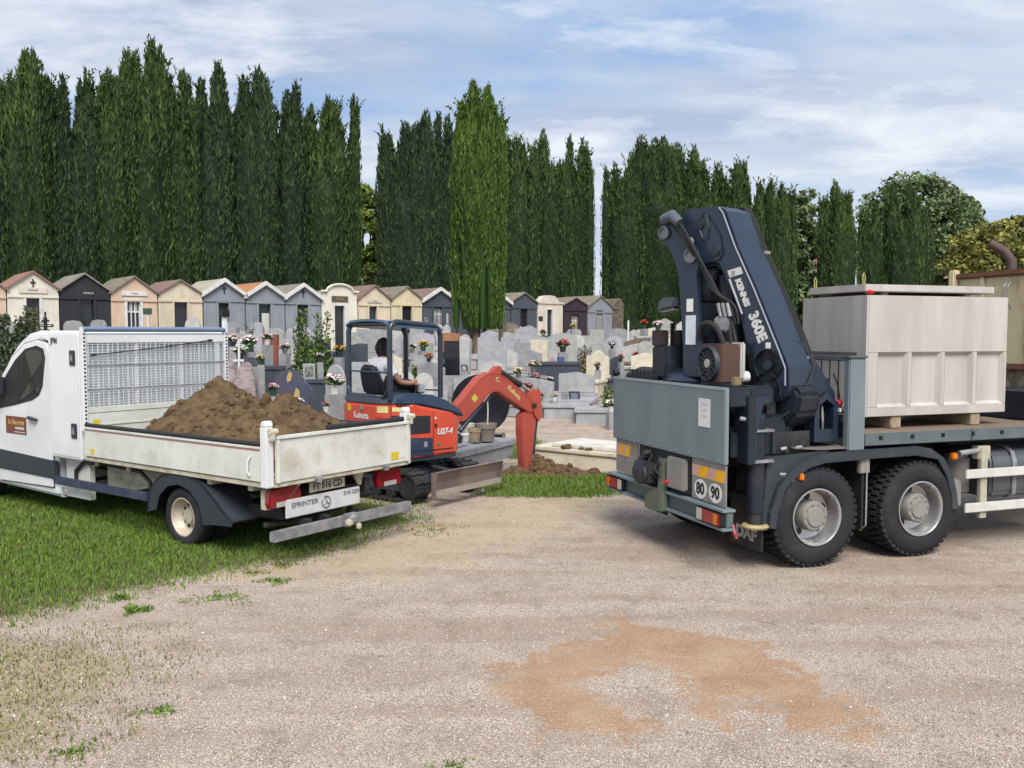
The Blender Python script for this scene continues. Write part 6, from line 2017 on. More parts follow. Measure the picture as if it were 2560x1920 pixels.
# operator --------------------------------------------------------------------
def skin_mesh(verts, edges, radii, sub=2, root_i=0):
    me = bpy.data.meshes.new('skin_tmp')
    me.from_pydata(verts, edges, [])
    ob = bpy.data.objects.new('skin_tmp', me)
    COL.objects.link(ob)
    md = ob.modifiers.new('skin', 'SKIN')
    md.use_smooth_shade = True
    sd = me.skin_vertices[0].data
    for i, r_ in enumerate(radii):
        sd[i].radius = (r_, r_) if isinstance(r_, (int, float)) else r_
        sd[i].use_root = (i == root_i)
    ss = ob.modifiers.new('sub', 'SUBSURF')
    ss.levels = sub
    ss.render_levels = sub
    dg = bpy.context.evaluated_depsgraph_get()
    dg.update()
    res = bpy.data.meshes.new_from_object(ob.evaluated_get(dg))
    out = ([v.co.copy() for v in res.vertices], [tuple(p.vertices) for p in res.polygons])
    bpy.data.objects.remove(ob)
    bpy.data.meshes.remove(me)
    bpy.data.meshes.remove(res)
    return out
OP = thing('person', 'seated person in white t-shirt driving the mini excavator, seen from behind', 'person', EXP, SYAW)
skinm = mat('skin', (.36, .19, .13), .6, col2=(.30, .15, .10), scale=6)
V = [(-.30, 0, 1.66), (-.33, 0, 1.80), (-.36, 0, 1.98), (-.34, 0, 2.07), (-.315, 0, 2.14), (-.30, 0, 2.22), (-.295, 0, 2.31),
     (-.36, -.17, 1.985), (-.30, -.235, 1.82), (-.20, -.27, 1.69), (-.08, -.285, 1.675), (.02, -.28, 1.68), (.07, -.275, 1.69),
     (-.36, .17, 1.985), (-.31, .235, 1.82), (-.20, .27, 1.70), (-.06, .27, 1.67), (.03, .265, 1.68),
     (-.27, -.10, 1.64), (.0, -.13, 1.66), (.16, -.13, 1.62), (.24, -.13, 1.20), (.26, -.13, .90), (.40, -.13, .86),
     (-.27, .10, 1.64), (.0, .13, 1.66), (.16, .13, 1.62), (.24, .13, 1.20), (.26, .13, .90), (.40, .13, .86)]
E_ = [(0, 1), (1, 2), (2, 3), (3, 4), (4, 5), (5, 6), (2, 7), (7, 8), (8, 9), (9, 10), (10, 11), (11, 12), (2, 13), (13, 14), (14, 15), (15, 16), (16, 17),
      (0, 18), (18, 19), (19, 20), (20, 21), (21, 22), (22, 23), (0, 24), (24, 25), (25, 26), (26, 27), (27, 28), (28, 29)]
Rd = [.15, .145, .13, .06, .075, .095, .07, .075, .058, .050, .042, .040, .028, .075, .058, .050, .042, .035,
      .11, .095, .08, .062, .045, .04, .11, .095, .08, .062, .045, .04]
vs, fs = skin_mesh(V, E_, Rd)
MB().add(vs, fs).build('body', skinm, OP, smooth=True)
# fingers round the levers
for s, hx, hy in ((-1, .055, -.285), (1, .03, .268)):
    fb = MB()
    for k in range(4):
        z = 1.655 + k * .018
        fb.tube([(hx - .03, hy - .03 * s * -1, z), (hx + .01, hy - .035 * s * -1, z), (hx + .03, hy, z), (hx + .015, hy + .028 * s * -1, z)], [.011, .011, .010, .008], 6)
    fb.tube([(hx - .03, hy, 1.70), (hx, hy + .01, 1.725), (hx + .03, hy + .005, 1.72)], [.012, .011, .009], 6)
    fb.build('hand', skinm, OP, smooth=True)
# t-shirt: torso and short sleeves
V = [(-.30, 0, 1.645), (-.33, 0, 1.80), (-.36, 0, 1.97), (-.345, 0, 2.055), (-.36, -.175, 1.985), (-.31, -.235, 1.83), (-.285, -.25, 1.80), (-.36, .175, 1.985), (-.32, .235, 1.83), (-.295, .25, 1.80)]
E_ = [(0, 1), (1, 2), (2, 3), (2, 4), (4, 5), (5, 6), (2, 7), (7, 8), (8, 9)]
vs, fs = skin_mesh(V, E_, [(.175, .20), (.165, .195), (.145, .175), .075, .092, .084, .082, .092, .084, .082])
MB().add(vs, fs).build('t_shirt', mat('white_cotton', (.68, .68, .74), .9, scale=9, bump=.35, bscale=14), OP, smooth=True)
V = [(-.29, 0, 1.63), (-.27, -.10, 1.63), (.0, -.13, 1.655), (.17, -.13, 1.61), (.25, -.13, 1.20), (.27, -.13, .95), (-.27, .10, 1.63), (.0, .13, 1.655), (.17, .13, 1.61), (.25, .13, 1.20), (.27, .13, .95)]
E_ = [(0, 1), (1, 2), (2, 3), (3, 4), (4, 5), (0, 6), (6, 7), (7, 8), (8, 9), (9, 10)]
vs, fs = skin_mesh(V, E_, [.165, .12, .105, .092, .075, .062, .12, .105, .092, .075, .062])
MB().add(vs, fs).build('trousers', mat('dark_trousers', (.02, .02, .026), .9), OP, smooth=True)
for y in (-.13, .13):
    MB().bx(.22, .46, y - .05, y + .05, .802, .90).build('shoe', blk, OP, .03)
hb_ = MB()
bm = bmesh.new()
bmesh.ops.create_icosphere(bm, subdivisions=4, radius=1)
hv = []
for v in bm.verts:
    c0 = v.co
    q = Vector((c0.x * .125, c0.y * .115, c0.z * .135))
    q *= 1 + .10 * mnoise.noise(c0 * 6) + .07 * mnoise.noise(c0 * 14)
    if c0.z < 0 and c0.x < .3:
        q.z *= 1.35
        q.x -= .015
    if c0.x > .45:
        q *= .80
    hv.append(q + Vector((-.315, 0, 2.225)))
hb_.add(hv, [tuple(v.index for v in f.verts) for f in bm.faces])
bm.free()
hb_.build('hair', mat('black_hair', (.006, .006, .009), .55, scale=20, bump=.5, bscale=60), OP)
# ears and face details (seen from other sides)
for s in (-1, 1):
    MB().lathe([(.001, -.012), (.025, 0), (.001, .012)], 10, 'y', (-.28, s * .108, 2.20)).build('ear', skinm, OP, smooth=True)
    MB().lathe([(.001, -.01), (.012, 0), (.001, .01)], 8, 'x', (-.195, s * .035, 2.225)).build('eye', blk, OP)
MB().prism([(-.20, 2.22), (-.165, 2.18), (-.20, 2.175)], -.014, .014, 'xz').build('nose', skinm, OP, .004)

# spoil at the dug hole ----------------------------------------------------
def spoil(gx, gy):
    z = np.full(gx.shape, -.06)
    for (cx_, cy_, rx, ry, h_) in ((.55, 15.0, .45, .42, .34), (.95, 14.85, .55, .35, .24), (.15, 15.0, .40, .45, .22), (1.35, 14.9, .40, .3, .16), (.40, 15.35, .3, .3, .36)):
        z = np.maximum(z, -.06 + bump2(gx, gy, cx_, cy_, rx, ry, h_, .7))
    return z
SP = thing('spoil_heap', 'small heap of dug brown earth around the digger bucket', 'earth', (0, 0, 0), 0)
Ps, Fs = heap_mesh((-.4, 1.9), (14.4, 15.8), 100, 66, spoil, .06, 20.0)
np_mesh('heap_surface', Ps, Fs, soilm, None, SP)
def plc2(rng):
    for _ in range(40):
        i = rng.integers(0, len(Ps))
        if Ps[i][2] > .04:
            break
    return Ps[i][0], Ps[i][1], Ps[i][2]
clods(110, 16, plc2, .018, .05).build('clods', soilm, SP)['kind'] = 'stuff'
# ================================================================== crane truck
tgrey = mat('truck_bluegrey', (.180, .225, .232), .5, scale=2, col2=(.145, .185, .205), dirt=(.26, .28, .27), dscale=2.6, dlo=.5, dhi=.85, damt=.45, stretch=(1, 1, .4))
tedge = mat('truck_bed_edge', (.095, .125, .135), .55, dirt=(.20, .20, .19), dscale=4, damt=.45)
cblue = mat('crane_blue', (.015, .027, .050), .36, scale=2, coat=.2, dirt=(.05, .06, .08), dscale=3, damt=.35)
cblue2 = mat('crane_blue_dark', (.012, .017, .028), .45, scale=3, dirt=(.05, .05, .055), dscale=4, damt=.4)
tdark = mat('truck_dark', (.020, .024, .028), .65, dirt=(.075, .070, .062), dscale=5, dlo=.48, dhi=.8, damt=.5)
tfend = mat('truck_fender', (.028, .036, .044), .5, scale=3, dirt=(.085, .09, .09), dscale=3, damt=.45)
gplate = mat('rear_plate_grey', (.24, .235, .22), .6, dirt=(.14, .13, .12), dscale=5, damt=.4)
alu = mat('aluminium', (.60, .60, .60), .3, metal=.75, col2=(.5, .5, .5), scale=5, dirt=(.3, .29, .27), damt=.3)
hubm = mat('hub_grey', (.25, .24, .225), .6, dirt=(.15, .13, .11), dscale=8, damt=.5)
plankm = mat('bed_plank', (.21, .155, .115), .85, col2=(.145, .105, .08), scale=3, detail=6, stretch=(.5, 8, 8), bump=.3, bscale=20, dirt=(.30, .25, .19), dscale=3, damt=.4)
conc = mat('concrete_vault', (.485, .455, .428), .85, scale=1.6, detail=6, col2=(.405, .375, .35), bump=.14, bscale=60, dirt=(.33, .295, .265), dscale=1.8, dlo=.48, dhi=.80, damt=.60, stretch=(2.5, 2.5, .35))
cream_r = mat('rusty_cream', (.58, .50, .30), .7, scale=2, dirt=(.30, .14, .06), dscale=2.4, dlo=.54, dhi=.72, damt=.75, bump=.15, bscale=25, stretch=(1, 1, .5))
rust = mat('rust', (.17, .075, .045), .85, col2=(.13, .06, .035), scale=8, bump=.3)

TRK = thing('crane_truck', 'dark crane truck with flat bed carrying a concrete vault', 'truck', (2.7346, 10.1342, 0), .338)
# wheels ---------------------------------------------------------------
def truck_wheel(x, s):
    o = bpy.data.objects.new('wheel', None)
    COL.objects.link(o)
    o.parent = TRK
    o.location = (x, s * 1.235, .53)
    k = -s                      # outwards is s, profile runs inwards
    prof = [(.295, .03), (.31, .008), (.36, -.008), (.42, -.010), (.465, .004), (.495, .030), (.505, .05), (.505, .25), (.49, .275), (.42, .29), (.31, .28)]
    ty = MB().lathe([(r_, h_ * k) for r_, h_ in prof], 64, 'y').build('tyre', tyre_m, o, smooth=True)
    tb = MB()
    nb = 44
    for i in range(nb):
        a = 2 * PI * i / nb
        for (y0, y1, da) in ((.022, .085, 0), (.10, .19, .5), (.205, .28, 0)):
            aa = a + da * 2 * PI / nb
            M = Matrix.Rotation(-aa, 4, 'Y')
            ya, yb_ = sorted((y0 * k, y1 * k))
            r1 = .530 if y0 > .05 else .522
            tb.prism([(-.025, .49), (.025, .49), (.021, r1), (-.021, r1)], ya, yb_, 'xz', M)
    tb.build('tread_blocks', tyre_m, ty)
    ti = MB().lathe([(r_, (h_ + .34) * k) for r_, h_ in [(.30, .03), (.42, 0), (.495, .02), (.525, .05), (.525, .25), (.49, .28), (.31, .28)]], 48, 'y').build('inner_tyre', tyre_m, o, smooth=True)
    rp = [(.298, .02), (.300, -.004), (.290, -.006), (.280, .006), (.276, .06), (.262, .12), (.248, .155), (.235, .160), (.15, .165)]
    MB().lathe([(r_, h_ * k) for r_, h_ in rp], 56, 'y').build('rim', alu, o, smooth=True)
    MB().lathe([(r_, h_ * k) for r_, h_ in [(.16, .162), (.155, .05), (.145, .035), (.142, .030), (.108, .030), (.104, .022), (.098, .012), (.001, .010)]], 32, 'y').build('hub', hubm, o, smooth=True)
    for i in range(10):
        a = 2 * PI * i / 10
        MB().cyl((.126 * math.cos(a), .034 * k, .126 * math.sin(a)), (.126 * math.cos(a), .018 * k, .126 * math.sin(a)), .010, 6).build('hub_bolt', hubm, o)
    for i in range(5):
        a = 2 * PI * (i + .3) / 5
        MB().cyl((.20 * math.cos(a), .163 * k, .20 * math.sin(a)), (.20 * math.cos(a), .153 * k, .20 * math.sin(a)), .036, 14).build('rim_hole', blk, o)
    return o
for x in (0, 1.35):
    for s in (-1, 1):
        truck_wheel(x, s)
    MB().cyl((x, -.9, .53), (x, .9, .53), .10, 14).build('axle', tdark, TRK)
# chassis ---------------------------------------------------------------
for s in (-1, 1):
    MB().bx(-1.0, 6.2, s * .40 - .045, s * .40 + .045, .74, 1.02).build('chassis_rail', tdark, TRK)
for x in (-.9, -.2, .7, 2.0, 3.2):
    MB().bx(x - .05, x + .05, -.35, .35, .80, .98).build('crossmember', tdark, TRK)
MB().bx(-.95, .40, -.80, .80, 1.021, 1.16).build('crane_subframe', tdark, TRK, .02)
# fenders ----------------------------------------------------------------
top = [(-.60, .46), (-.585, .62), (-.50, .85), (-.36, 1.03), (-.16, 1.145), (.05, 1.19), (.6, 1.205), (1.28, 1.215), (1.46, 1.18), (1.64, 1.07), (1.77, .88), (1.84, .66), (1.86, .50)]
inn = [(x * .985 + .01, z - .045) if -.4 < x < 1.6 else (x + (.045 if x < 0 else -.045), z) for x, z in top]
lip = [(x, z) for x, z in top] + [(x, z) for x, z in reversed([(x * .96 + .025, z - .10) if -.4 < x < 1.6 else (x + (.09 if x < 0 else -.09), z - .01) for x, z in top])]
for s in (-1, 1):
    y0, y1 = (-1.235, -.70) if s < 0 else (.70, 1.235)
    f_ = MB().prism(top + inn[::-1], y0, y1, 'xz').build('fender', tfend, TRK, .006)
    yy = (-1.255, -1.2355) if s < 0 else (1.2355, 1.255)
    MB().prism(lip, yy[0], yy[1], 'xz').build('fender_lip', tfend, f_, .006)
    MB().prism([(-.62, .98), (-.60, 1.17), (-.20, 1.20), (.15, 1.215), (.15, 1.20), (-.05, 1.17), (-.30, 1.06), (-.48, .90), (-.58, .66), (-.60, .46), (-.66, .46)], y0 + .02, y1, 'xz').build('fender_filler', tfend, TRK, .006)
    fl = MB().bx(.60, .625, y0 + .05, y1 - .02, .35, 1.14).build('centre_flap', rubber, TRK)
    MB().tube([(.635, y0 + .02, 1.10), (.635, y0 + .02, .40), (.635, y0 + .10, .33), (.635, y0 + .30, .36)], .010, 6).build('flap_rod', alu, fl)
    MB().bx(.55, .68, y0 + .02, y0 + .08, .95, 1.15).build('flap_bracket', hubm, fl, .01)
    mf = MB().bx(-.675, -.655, s * 1.24 if s < 0 else .68, -.68 if s < 0 else 1.24, .22, .76).build('mud_flap', rubber, TRK, .004)
    if s < 0:
        tx = MB()
        text_mb(tx, 'DAF', .17, plane_m((-.677, -.97, .36), (0, -1, 0), (0, 0, 1)), .002, bold=.008, xs=1.15)
        tx.build('lettering', mat('faded_white', (.36, .36, .36), .8), mf)
# rear board -------------------------------------------------------------
rbd = MB().bx(-1.125, -1.075, -1.245, 1.245, 1.125, 1.89).build('rear_board', tgrey, TRK, .008)
MB().bx(-1.131, -1.1255, -1.245, 1.245, 1.865, 1.89).build('board_top_edge', mat('edge_pale', (.30, .36, .38), .5), rbd)
for k in range(9):
    y = -1.15 + k * .285
    MB().cyl((-1.126, y, 1.16), (-1.138, y, 1.16), .013, 6).build('rivet', tgrey, rbd)
MB().bx(-1.129, -1.1255, -.98, -.76, 1.47, 1.76).build('paper_notice', wlabel, rbd)
nb_ = MB()
for z, w_ in ((1.70, .10), (1.64, .07), (1.58, .09)):
    nb_.bx(-1.1315, -1.1295, -.92, -.92 + w_, z, z + .006)
nb_.build('notice_print', mat('grey_print', (.35, .36, .38), .7), rbd)['kind'] = 'stuff'
MB().bx(-1.075, -.75, -1.24, -1.20, 1.70, 1.89).build('board_bracket', cblue2, TRK, .01)
# lower rear plates ---------------------------------------------------------
lp = MB().bx(-1.10, -1.08, .62, 1.20, .72, 1.124).build('rear_plate', gplate, TRK, .006)
rp_ = MB().bx(-1.10, -1.08, -1.235, -.60, .70, 1.124).build('rear_plate', gplate, TRK, .006)
def chevrons(y0, y1, z0, z1, parent, flip=1):
    base = MB().bx(-1.1035, -1.1005, y0, y1, z0, z1).build('reflector_strip', mat('reflector_pink', (.62, .36, .30), .35), parent)
    n = 2
    wd = (y1 - y0) / (n * 2)
    for k in range(n):
        ya = y0 + wd * (2 * k + .3)
        h_ = (z1 - z0) * .55 * flip
        poly = [(ya, z0), (ya + wd, z0), (min(ya + wd + h_, y1), z1), (ya + h_, z1)]
        MB().prism(poly, -1.1055, -1.104, 'yz').build('yellow_stripe', mat('reflector_yellow', (.85, .45, .01), .35), base)
chevrons(-1.225, -.61, .94, 1.06, rp_, -1)
chevrons(.84, 1.19, .93, 1.07, lp, -1)
for yc, s_ in ((-.775, '80'), (-1.055, '90')):
    dk_ = MB().prism([(yc + .118 * math.cos(a), .815 + .100 * math.sin(a)) for a in np.linspace(0, 2 * PI, 32, endpoint=False)], -1.1045, -1.1005, 'yz').build('speed_disc', wlabel, rp_)
    tx = MB()
    text_mb(tx, s_, .165, plane_m((-1.106, yc, .815), (0, -1, 0), (0, 0, 1)), .001, bold=.006, xs=.95)
    tx.build('lettering', blk, dk_)
# coupling -----------------------------------------------------------------
cp = thing_part('tow_coupling', TRK)
MB().bx(-1.09, -.95, -.55, .60, .70, 1.12).build('coupling_beam', tdark, cp, .01)
MB().bx(-1.16, -1.09, -.52, -.16, .74, 1.08).build('junction_box', gplate, cp, .015)
MB().prism([(-1.10, .95), (-1.28, 1.00), (-1.34, .86), (-1.30, .74), (-1.10, .70)], .10, .34, 'xz').build('coupling_jaw', tdark, cp, .02)
MB().tube([(-1.28, .22 + .13 * math.cos(a), .84 + .10 * math.sin(a)) for a in np.linspace(0, 2 * PI, 18, endpoint=False)], .028, 8, closed=True).build('coupling_ring', tdark, cp, smooth=True)
MB().prism([(-1.12, 1.04), (-1.18, 1.04), (-1.20, .45), (-1.10, .45)], -.12, -.02, 'xz').build('coupling_lever', mat('army_green', (.10, .125, .09), .6, dirt=(.2, .2, .15), damt=.5), cp, .012)
MB().prism([(.0, .70), (.28, .62), (.34, .50), (.30, .42), (-.02, .42)], -1.17, -1.13, 'yz').build('coupling_plate', mat('army_green', (.10, .125, .09), .6), cp, .01)
for y, z in ((.40, .98), (.46, .84), (-.05, 1.0), (.3, 1.06), (.02, .9)):
    MB().cyl((-1.09, y, z), (-1.20, y, z - .01), .032, 10).build('air_fitting', mat('fitting_dark', (.05, .052, .05), .5, metal=.3), cp, .004)
MB().cyl((-1.10, .34, .90), (-1.22, .34, .90), .022, 8).build('yellow_fitting', yellow_l, cp)
MB().cyl((-1.10, -.20, .80), (-1.20, -.20, .80), .022, 8).build('red_fitting', mat('latch_red', (.45, .03, .03), .4), cp)
for k in range(3):
    MB().tube([(-1.10, .45 - .2 * k, 1.05), (-1.24, .36 - .2 * k, .92), (-1.16, .2 - .15 * k, .80)], .014, 6).build('air_hose', rubber, cp, smooth=True)
# bumper -----------------------------------------------------------------
bu = thing_part('rear_bumper', TRK)
MB().bx(-1.10, -1.02, -1.26, 1.33, .50, .655).build('bumper_channel', mat('bumper_blue', (.085, .115, .125), .55, dirt=(.2, .2, .19), dscale=4, damt=.5), bu, .008)
MB().bx(-1.15, -1.00, -1.27, 1.34, .656, .685).build('bumper_top_flange', tgrey, bu, .006)
MB().bx(-1.15, -1.00, -1.27, 1.34, .470, .499).build('bumper_bottom_flange', tgrey, bu, .006)
for s in (-1, 1):
    yc = -1.02 if s < 0 else 1.13
    lmp = thing_part('tail_lamp', bu)
    MB().bx(-1.165, -1.1005, yc - .22, yc + .22, .515, .645).build('lamp_housing', blk, lmp, .008)
    MB().bx(-1.175, -1.1655, yc - .215 + (0 if s < 0 else .12), yc + .10 + (0 if s < 0 else .11), .52, .64).build('red_lens', redl, lmp, .004)
    o0 = yc - .185 if s < 0 else yc + .10
    MB().bx(-1.179, -1.1755, o0, o0 + .07, .525, .635).build('orange_lens', orangel, lmp, .003)
    c0 = yc + .105 if s < 0 else yc - .21
    MB().bx(-1.175, -1.1655, c0, c0 + .10, .52, .64).build('clear_lens', clearl, lmp, .004)
for y in (-.55, .6):
    MB().bx(-1.02, -.85, y - .04, y + .04, .56, .80).build('bumper_bracket', tdark, bu)
MB().tube([(-1.0, -1.22, .52), (-1.02, -1.28, .45), (-1.0, -1.29, .40)], .016, 6).build('red_hook', mat('hook_red', (.42, .04, .05), .5), bu)
# stabiliser legs -----------------------------------------------------------
for s in (-1, 1):
    sl = thing_part('stabiliser', TRK)
    y = s * 1.16
    MB().cyl((-.70, y, .62), (-.70, y, 1.62), .088, 20).build('outer_tube', cblue2, sl, smooth=True)
    MB().cyl((-.70, y, .50), (-.70, y, .621), .075, 20).build('inner_tube', tdark, sl, smooth=True)
    MB().lathe([(.001, .455), (.13, .46), (.14, .48), (.12, .50), (.001, .502)], 24, 'z', (-.70, y, 0)).build('foot_plate', mat('foot_yellow', (.38, .32, .16), .7, dirt=(.15, .12, .08), damt=.5), sl, smooth=True)
    MB().prism([(-.86, 1.14), (-.775, 1.14), (-.765, 1.45), (-.70, 1.72), (-.62, 1.72), (-.62, 1.80), (-.84, 1.80), (-.86, 1.45)], y - .10 * (1 if s < 0 else -1) - .012, y - .10 * (1 if s < 0 else -1) + .012, 'xz').build('side_bracket', cblue, sl, .006)
    MB().bx(-.88, -.79, min(y - .02, y + .02) - .10, max(y - .02, y + .02) + .10, 1.12, 1.80).build('back_bracket', cblue2, sl, .008)
    MB().bx(-.86, -.55, y - .09, y + .09, 1.70, 1.90).build('leg_head', cblue2, sl, .03)
    MB().bx(-.81, -.56, y - .11, y + .11, 1.13, 1.16).bx(-.81, -.56, y - .11, y + .11, 1.44, 1.465).build('clamp_ring', galv, sl, .004)
    MB().bx(-.95, -.62, min(s * .5, s * 1.1), max(s * .5, s * 1.1), 1.17, 1.42).build('outrigger_beam', cblue2, sl, .01)
    MB().tube([(-.60, y - .1 * s, 1.10), (-.56, y + .02 * s, .95), (-.57, y + .03 * s, .78), (-.62, y, .70)], .016, 6).build('hose', rubber, sl, smooth=True)
MB().cyl((-.45, -1.20, 1.00), (-.25, -1.22, .98), .02, 8).build('marker_arm', galv, TRK)
MB().bx(-.42, -.26, -1.22, -1.18, .90, 1.02).build('valve_bracket', galv, TRK, .01)
MB().bx(-.24, -.19, -1.27, -1.20, .93, 1.00).build('side_marker', orangel, TRK, .01)
# step plate beside the crane
MB().prism([(-.30, 1.255), (.02, 1.225), (.42, 1.225), (.55, 1.265), (.55, 1.275), (.40, 1.24), (.02, 1.24), (-.30, 1.27)], -1.22, -.80, 'xz').build('step_plate', mat('step_steel', (.17, .15, .14), .6, dirt=(.3, .26, .2), damt=.5), TRK)
MB().bx(-.50, -.05, -1.15, -1.12, 1.20, 1.42).build('lever_guard', tdark, TRK)
for k in range(4):
    MB().tube([(-.45 + .1 * k, -1.17, 1.24), (-.38 + .1 * k, -1.19, 1.36)], .010, 6).build('lever', blk, TRK)
# flat bed ------------------------------------------------------------------
BX0, BX1 = .58, 5.9
MB().bx(BX0, BX1, -1.21, 1.21, 1.24, 1.335).build('bed_frame', tdark, TRK)
n = 14
for k in range(n):
    y0 = -1.20 + k * 2.40 / n
    MB().bx(BX0, BX1, y0 + .003, y0 + 2.40 / n - .003, 1.336, 1.370 + .002 * (k % 3)).build('bed_plank', plankm, TRK, .003)
for s in (-1, 1):
    be = MB().bx(BX0, 2.02, s * 1.228 - .015, s * 1.228 + .015, 1.245, 1.372).bx(2.03, BX1, s * 1.228 - .015, s * 1.228 + .015, 1.245, 1.372).build('bed_edge', tedge, TRK, .005)
    for k in range(12):
        x = .78 + k * .42
        y = s * 1.246
        MB().bx(x - .025, x + .025, min(y, y - s * .02) , max(y, y + s * .012), 1.30, 1.345).build('lashing_hook', tdark, be, .008)
    MB().bx(.36, .575, s * 1.20 - .045, s * 1.20 + .045, 1.20, 2.165).build('headboard_post', tgrey, TRK, .012)
    MB().bx(.345, .59, s * 1.20 - .06, s * 1.20 + .06, 2.166, 2.19).build('post_cap', tedge, TRK, .008)
MB().bx(.43, .48, -1.15, 1.15, 2.13, 2.18).build('headboard_bar', tedge, TRK, .008)
MB().bx(.43, .48, -1.15, 1.15, 1.25, 1.56).build('headboard_panel', tgrey, TRK, .008)
MB().bx(.415, .43, -1.10, -.80, 1.33, 1.48).build('panel_recess', tdark, TRK, .006)
for k in range(17):
    y = -1.10 + k * .1375
    MB().bx(.448, .458, y - .005, y + .005, 1.56, 2.13).build('headboard_rod', tdark, TRK)
MB().tube([(.40, -.95, 1.99), (.40, -1.02, 1.88), (.40, -1.08, 1.58)], .010, 6).build('hanging_rope', blk, TRK)
MB().bx(.36, .42, -1.14, -.90, 1.585, 1.61).build('plug_board', blk, TRK)
for k in range(4):
    MB().bx(.345, .36, -1.13 + k * .06, -1.09 + k * .06, 1.60, 1.64).build('white_plug', wlabel, TRK)
rc = MB()
rc.lathe([(.001, -.05), (.05, -.03), (.07, 0), (.05, .04), (.001, .05)], 10, 'z', (.38, -1.03, 1.68)).lathe([(.001, -.03), (.05, 0), (.001, .03)], 10, 'z', (.38, -.95, 1.66))
rc.build('red_strap', mat('strap_red', (.55, .02, .03), .6, bump=.5, bscale=40), TRK)
# side guard, tank ---------------------------------------------------------
for z0, z1 in ((.82, .92), (.44, .545)):
    MB().bx(1.97, 5.4, -1.245, -1.215, z0, z1).build('side_guard_bar', mat('guard_white', (.58, .58, .54), .5, dirt=(.4, .38, .32), damt=.3), TRK, .008)
    MB().bx(1.97, 5.4, 1.215, 1.245, z0, z1).build('side_guard_bar', mat('guard_white', (.58, .58, .54), .5), TRK, .008)
for x in (2.26, 4.3):
    MB().bx(x - .05, x + .05, -1.212, -1.16, .36, 1.16).build('guard_upright', mat('upright_ivory', (.42, .40, .30), .6, dirt=(.2, .19, .15), damt=.5), TRK, .006)
MB().bx(2.18, 2.36, -1.20, -1.10, 1.02, 1.17).build('guard_clamp', cream_d, TRK, .01)
tk = MB()
tk.prism([(-1.16, .62), (-1.12, .56), (-.60, .56), (-.55, .62), (-.55, 1.06), (-.60, 1.12), (-1.02, 1.12), (-1.12, 1.06), (-1.16, .96)], 2.42, 3.9, 'yz')
tank = tk.build('fuel_tank', mat('tank_grey', (.115, .125, .14), .45, metal=.3, dirt=(.2, .19, .18), damt=.45), TRK, .03, smooth=True, seg=3)
for x in (2.75, 3.5):
    MB().prism([(-1.175, .60), (-1.13, .545), (-.6, .545), (-.6, .56), (-1.12, .57), (-1.163, .62), (-1.163, .96), (-1.123, 1.07), (-1.02, 1.125), (-.6, 1.125), (-.6, 1.135), (-1.03, 1.14), (-1.135, 1.08), (-1.175, .97)], x - .03, x + .03, 'yz').build('tank_strap', galv, tank)
MB().cyl((2.12, -.95, .62), (2.12, -.95, 1.05), .14, 20).build('air_tank', mat('tank_grey2', (.16, .15, .14), .5), TRK, .02, smooth=True)
MB().bx(1.86, 2.0, -1.16, -1.02, .50, .80).build('valve_box', gplate, TRK, .015)
MB().cyl((1.92, -1.18, 1.10), (2.2, -1.18, 1.12), .03, 10).build('lock_shaft', galv, TRK)
MB().bx(1.80, 1.87, -1.22, -1.16, 1.04, 1.11).build('side_marker', orangel, TRK, .012)
# crane -------------------------------------------------------------------
CY = R(-52) - .338
ox, oy = 2.15 - 2.7346, 9.93 - 10.1342
co, si = math.cos(.338), math.sin(.338)
MC = Matrix.Translation((co * ox + si * oy, -si * ox + co * oy, 0)) @ Matrix.Rotation(CY, 4, 'Z')
C0 = MC.translation
MB().lathe([(.36, 1.16), (.36, 1.76), (.43, 1.80), (.44, 1.90), (.38, 1.96), (.30, 2.00), (.26, 2.03)], 40, 'z', (C0.x + .04, C0.y + .10, 0)).build('crane_base', cblue, TRK, smooth=True)
MB().bx(-.98, -.25, -.55, .75, 1.161, 1.62).build('crane_pedestal', cblue2, TRK, .04)
colp = [(-.38, 3.54), (-.36, 3.62), (-.29, 3.66), (-.20, 3.66), (-.02, 3.50), (.15, 3.34), (.20, 3.20), (.17, 3.05), (.24, 2.40), (.27, 2.10), (.23, 1.95), (-.02, 1.95), (-.03, 2.30), (-.07, 2.75), (-.10, 3.05), (-.17, 3.25), (-.27, 3.40), (-.36, 3.46)]
for y0 in (-.31, .26):
    cp_ = MB().prism(colp, y0, y0 + .05, 'xz', MC).build('mast_plate', cblue, TRK, .010)
    if y0 < 0:
        MB().bx(.02, .16, -.316, -.3105, 2.30, 2.62, MC).build('load_chart', mat('chart_white', (.58, .62, .66), .4), cp_)
        MB().bx(.03, .12, -.316, -.3105, 2.66, 2.80, MC).build('paper_label', wlabel, cp_)
        for (s_, z, r_) in ((-.30, 3.55, .075), (.09, 3.27, .085)):
            MB().lathe([(r_, 0), (r_, -.03), (r_ * .8, -.035), (r_ * .78, -.015), (.001, -.015)], 24, 'y', M=MC @ Matrix.Translation((s_, -.312, z))).build('pin_cap', mat('pin_steel', (.22, .23, .24), .4, metal=.5), cp_, smooth=True)
        MB().lathe([(.001, -.03), (.05, -.02), (.05, 0)], 16, 'y', M=MC @ Matrix.Translation((.07, -.312, 3.42))).build('pin_washer', galv, cp_)
MB().bx(-.02, .24, -.255, .26, 2.0, 2.75, MC).build('mast_core', cblue2, TRK, .02)
MB().prism([(.10, 2.70), (.40, 2.62), (.62, 2.20), (.70, 1.75), (.30, 1.75), (.10, 2.2)], -.05, .24, 'xz', MC).build('mast_web', cblue2, TRK, .03)
MB().prism([(.0, 2.76), (.20, 2.76), (.36, 3.12), (.10, 3.14), (-.02, 3.0)], -.20, .24, 'xz', MC).build('mast_head_web', cblue2, TRK, .02)
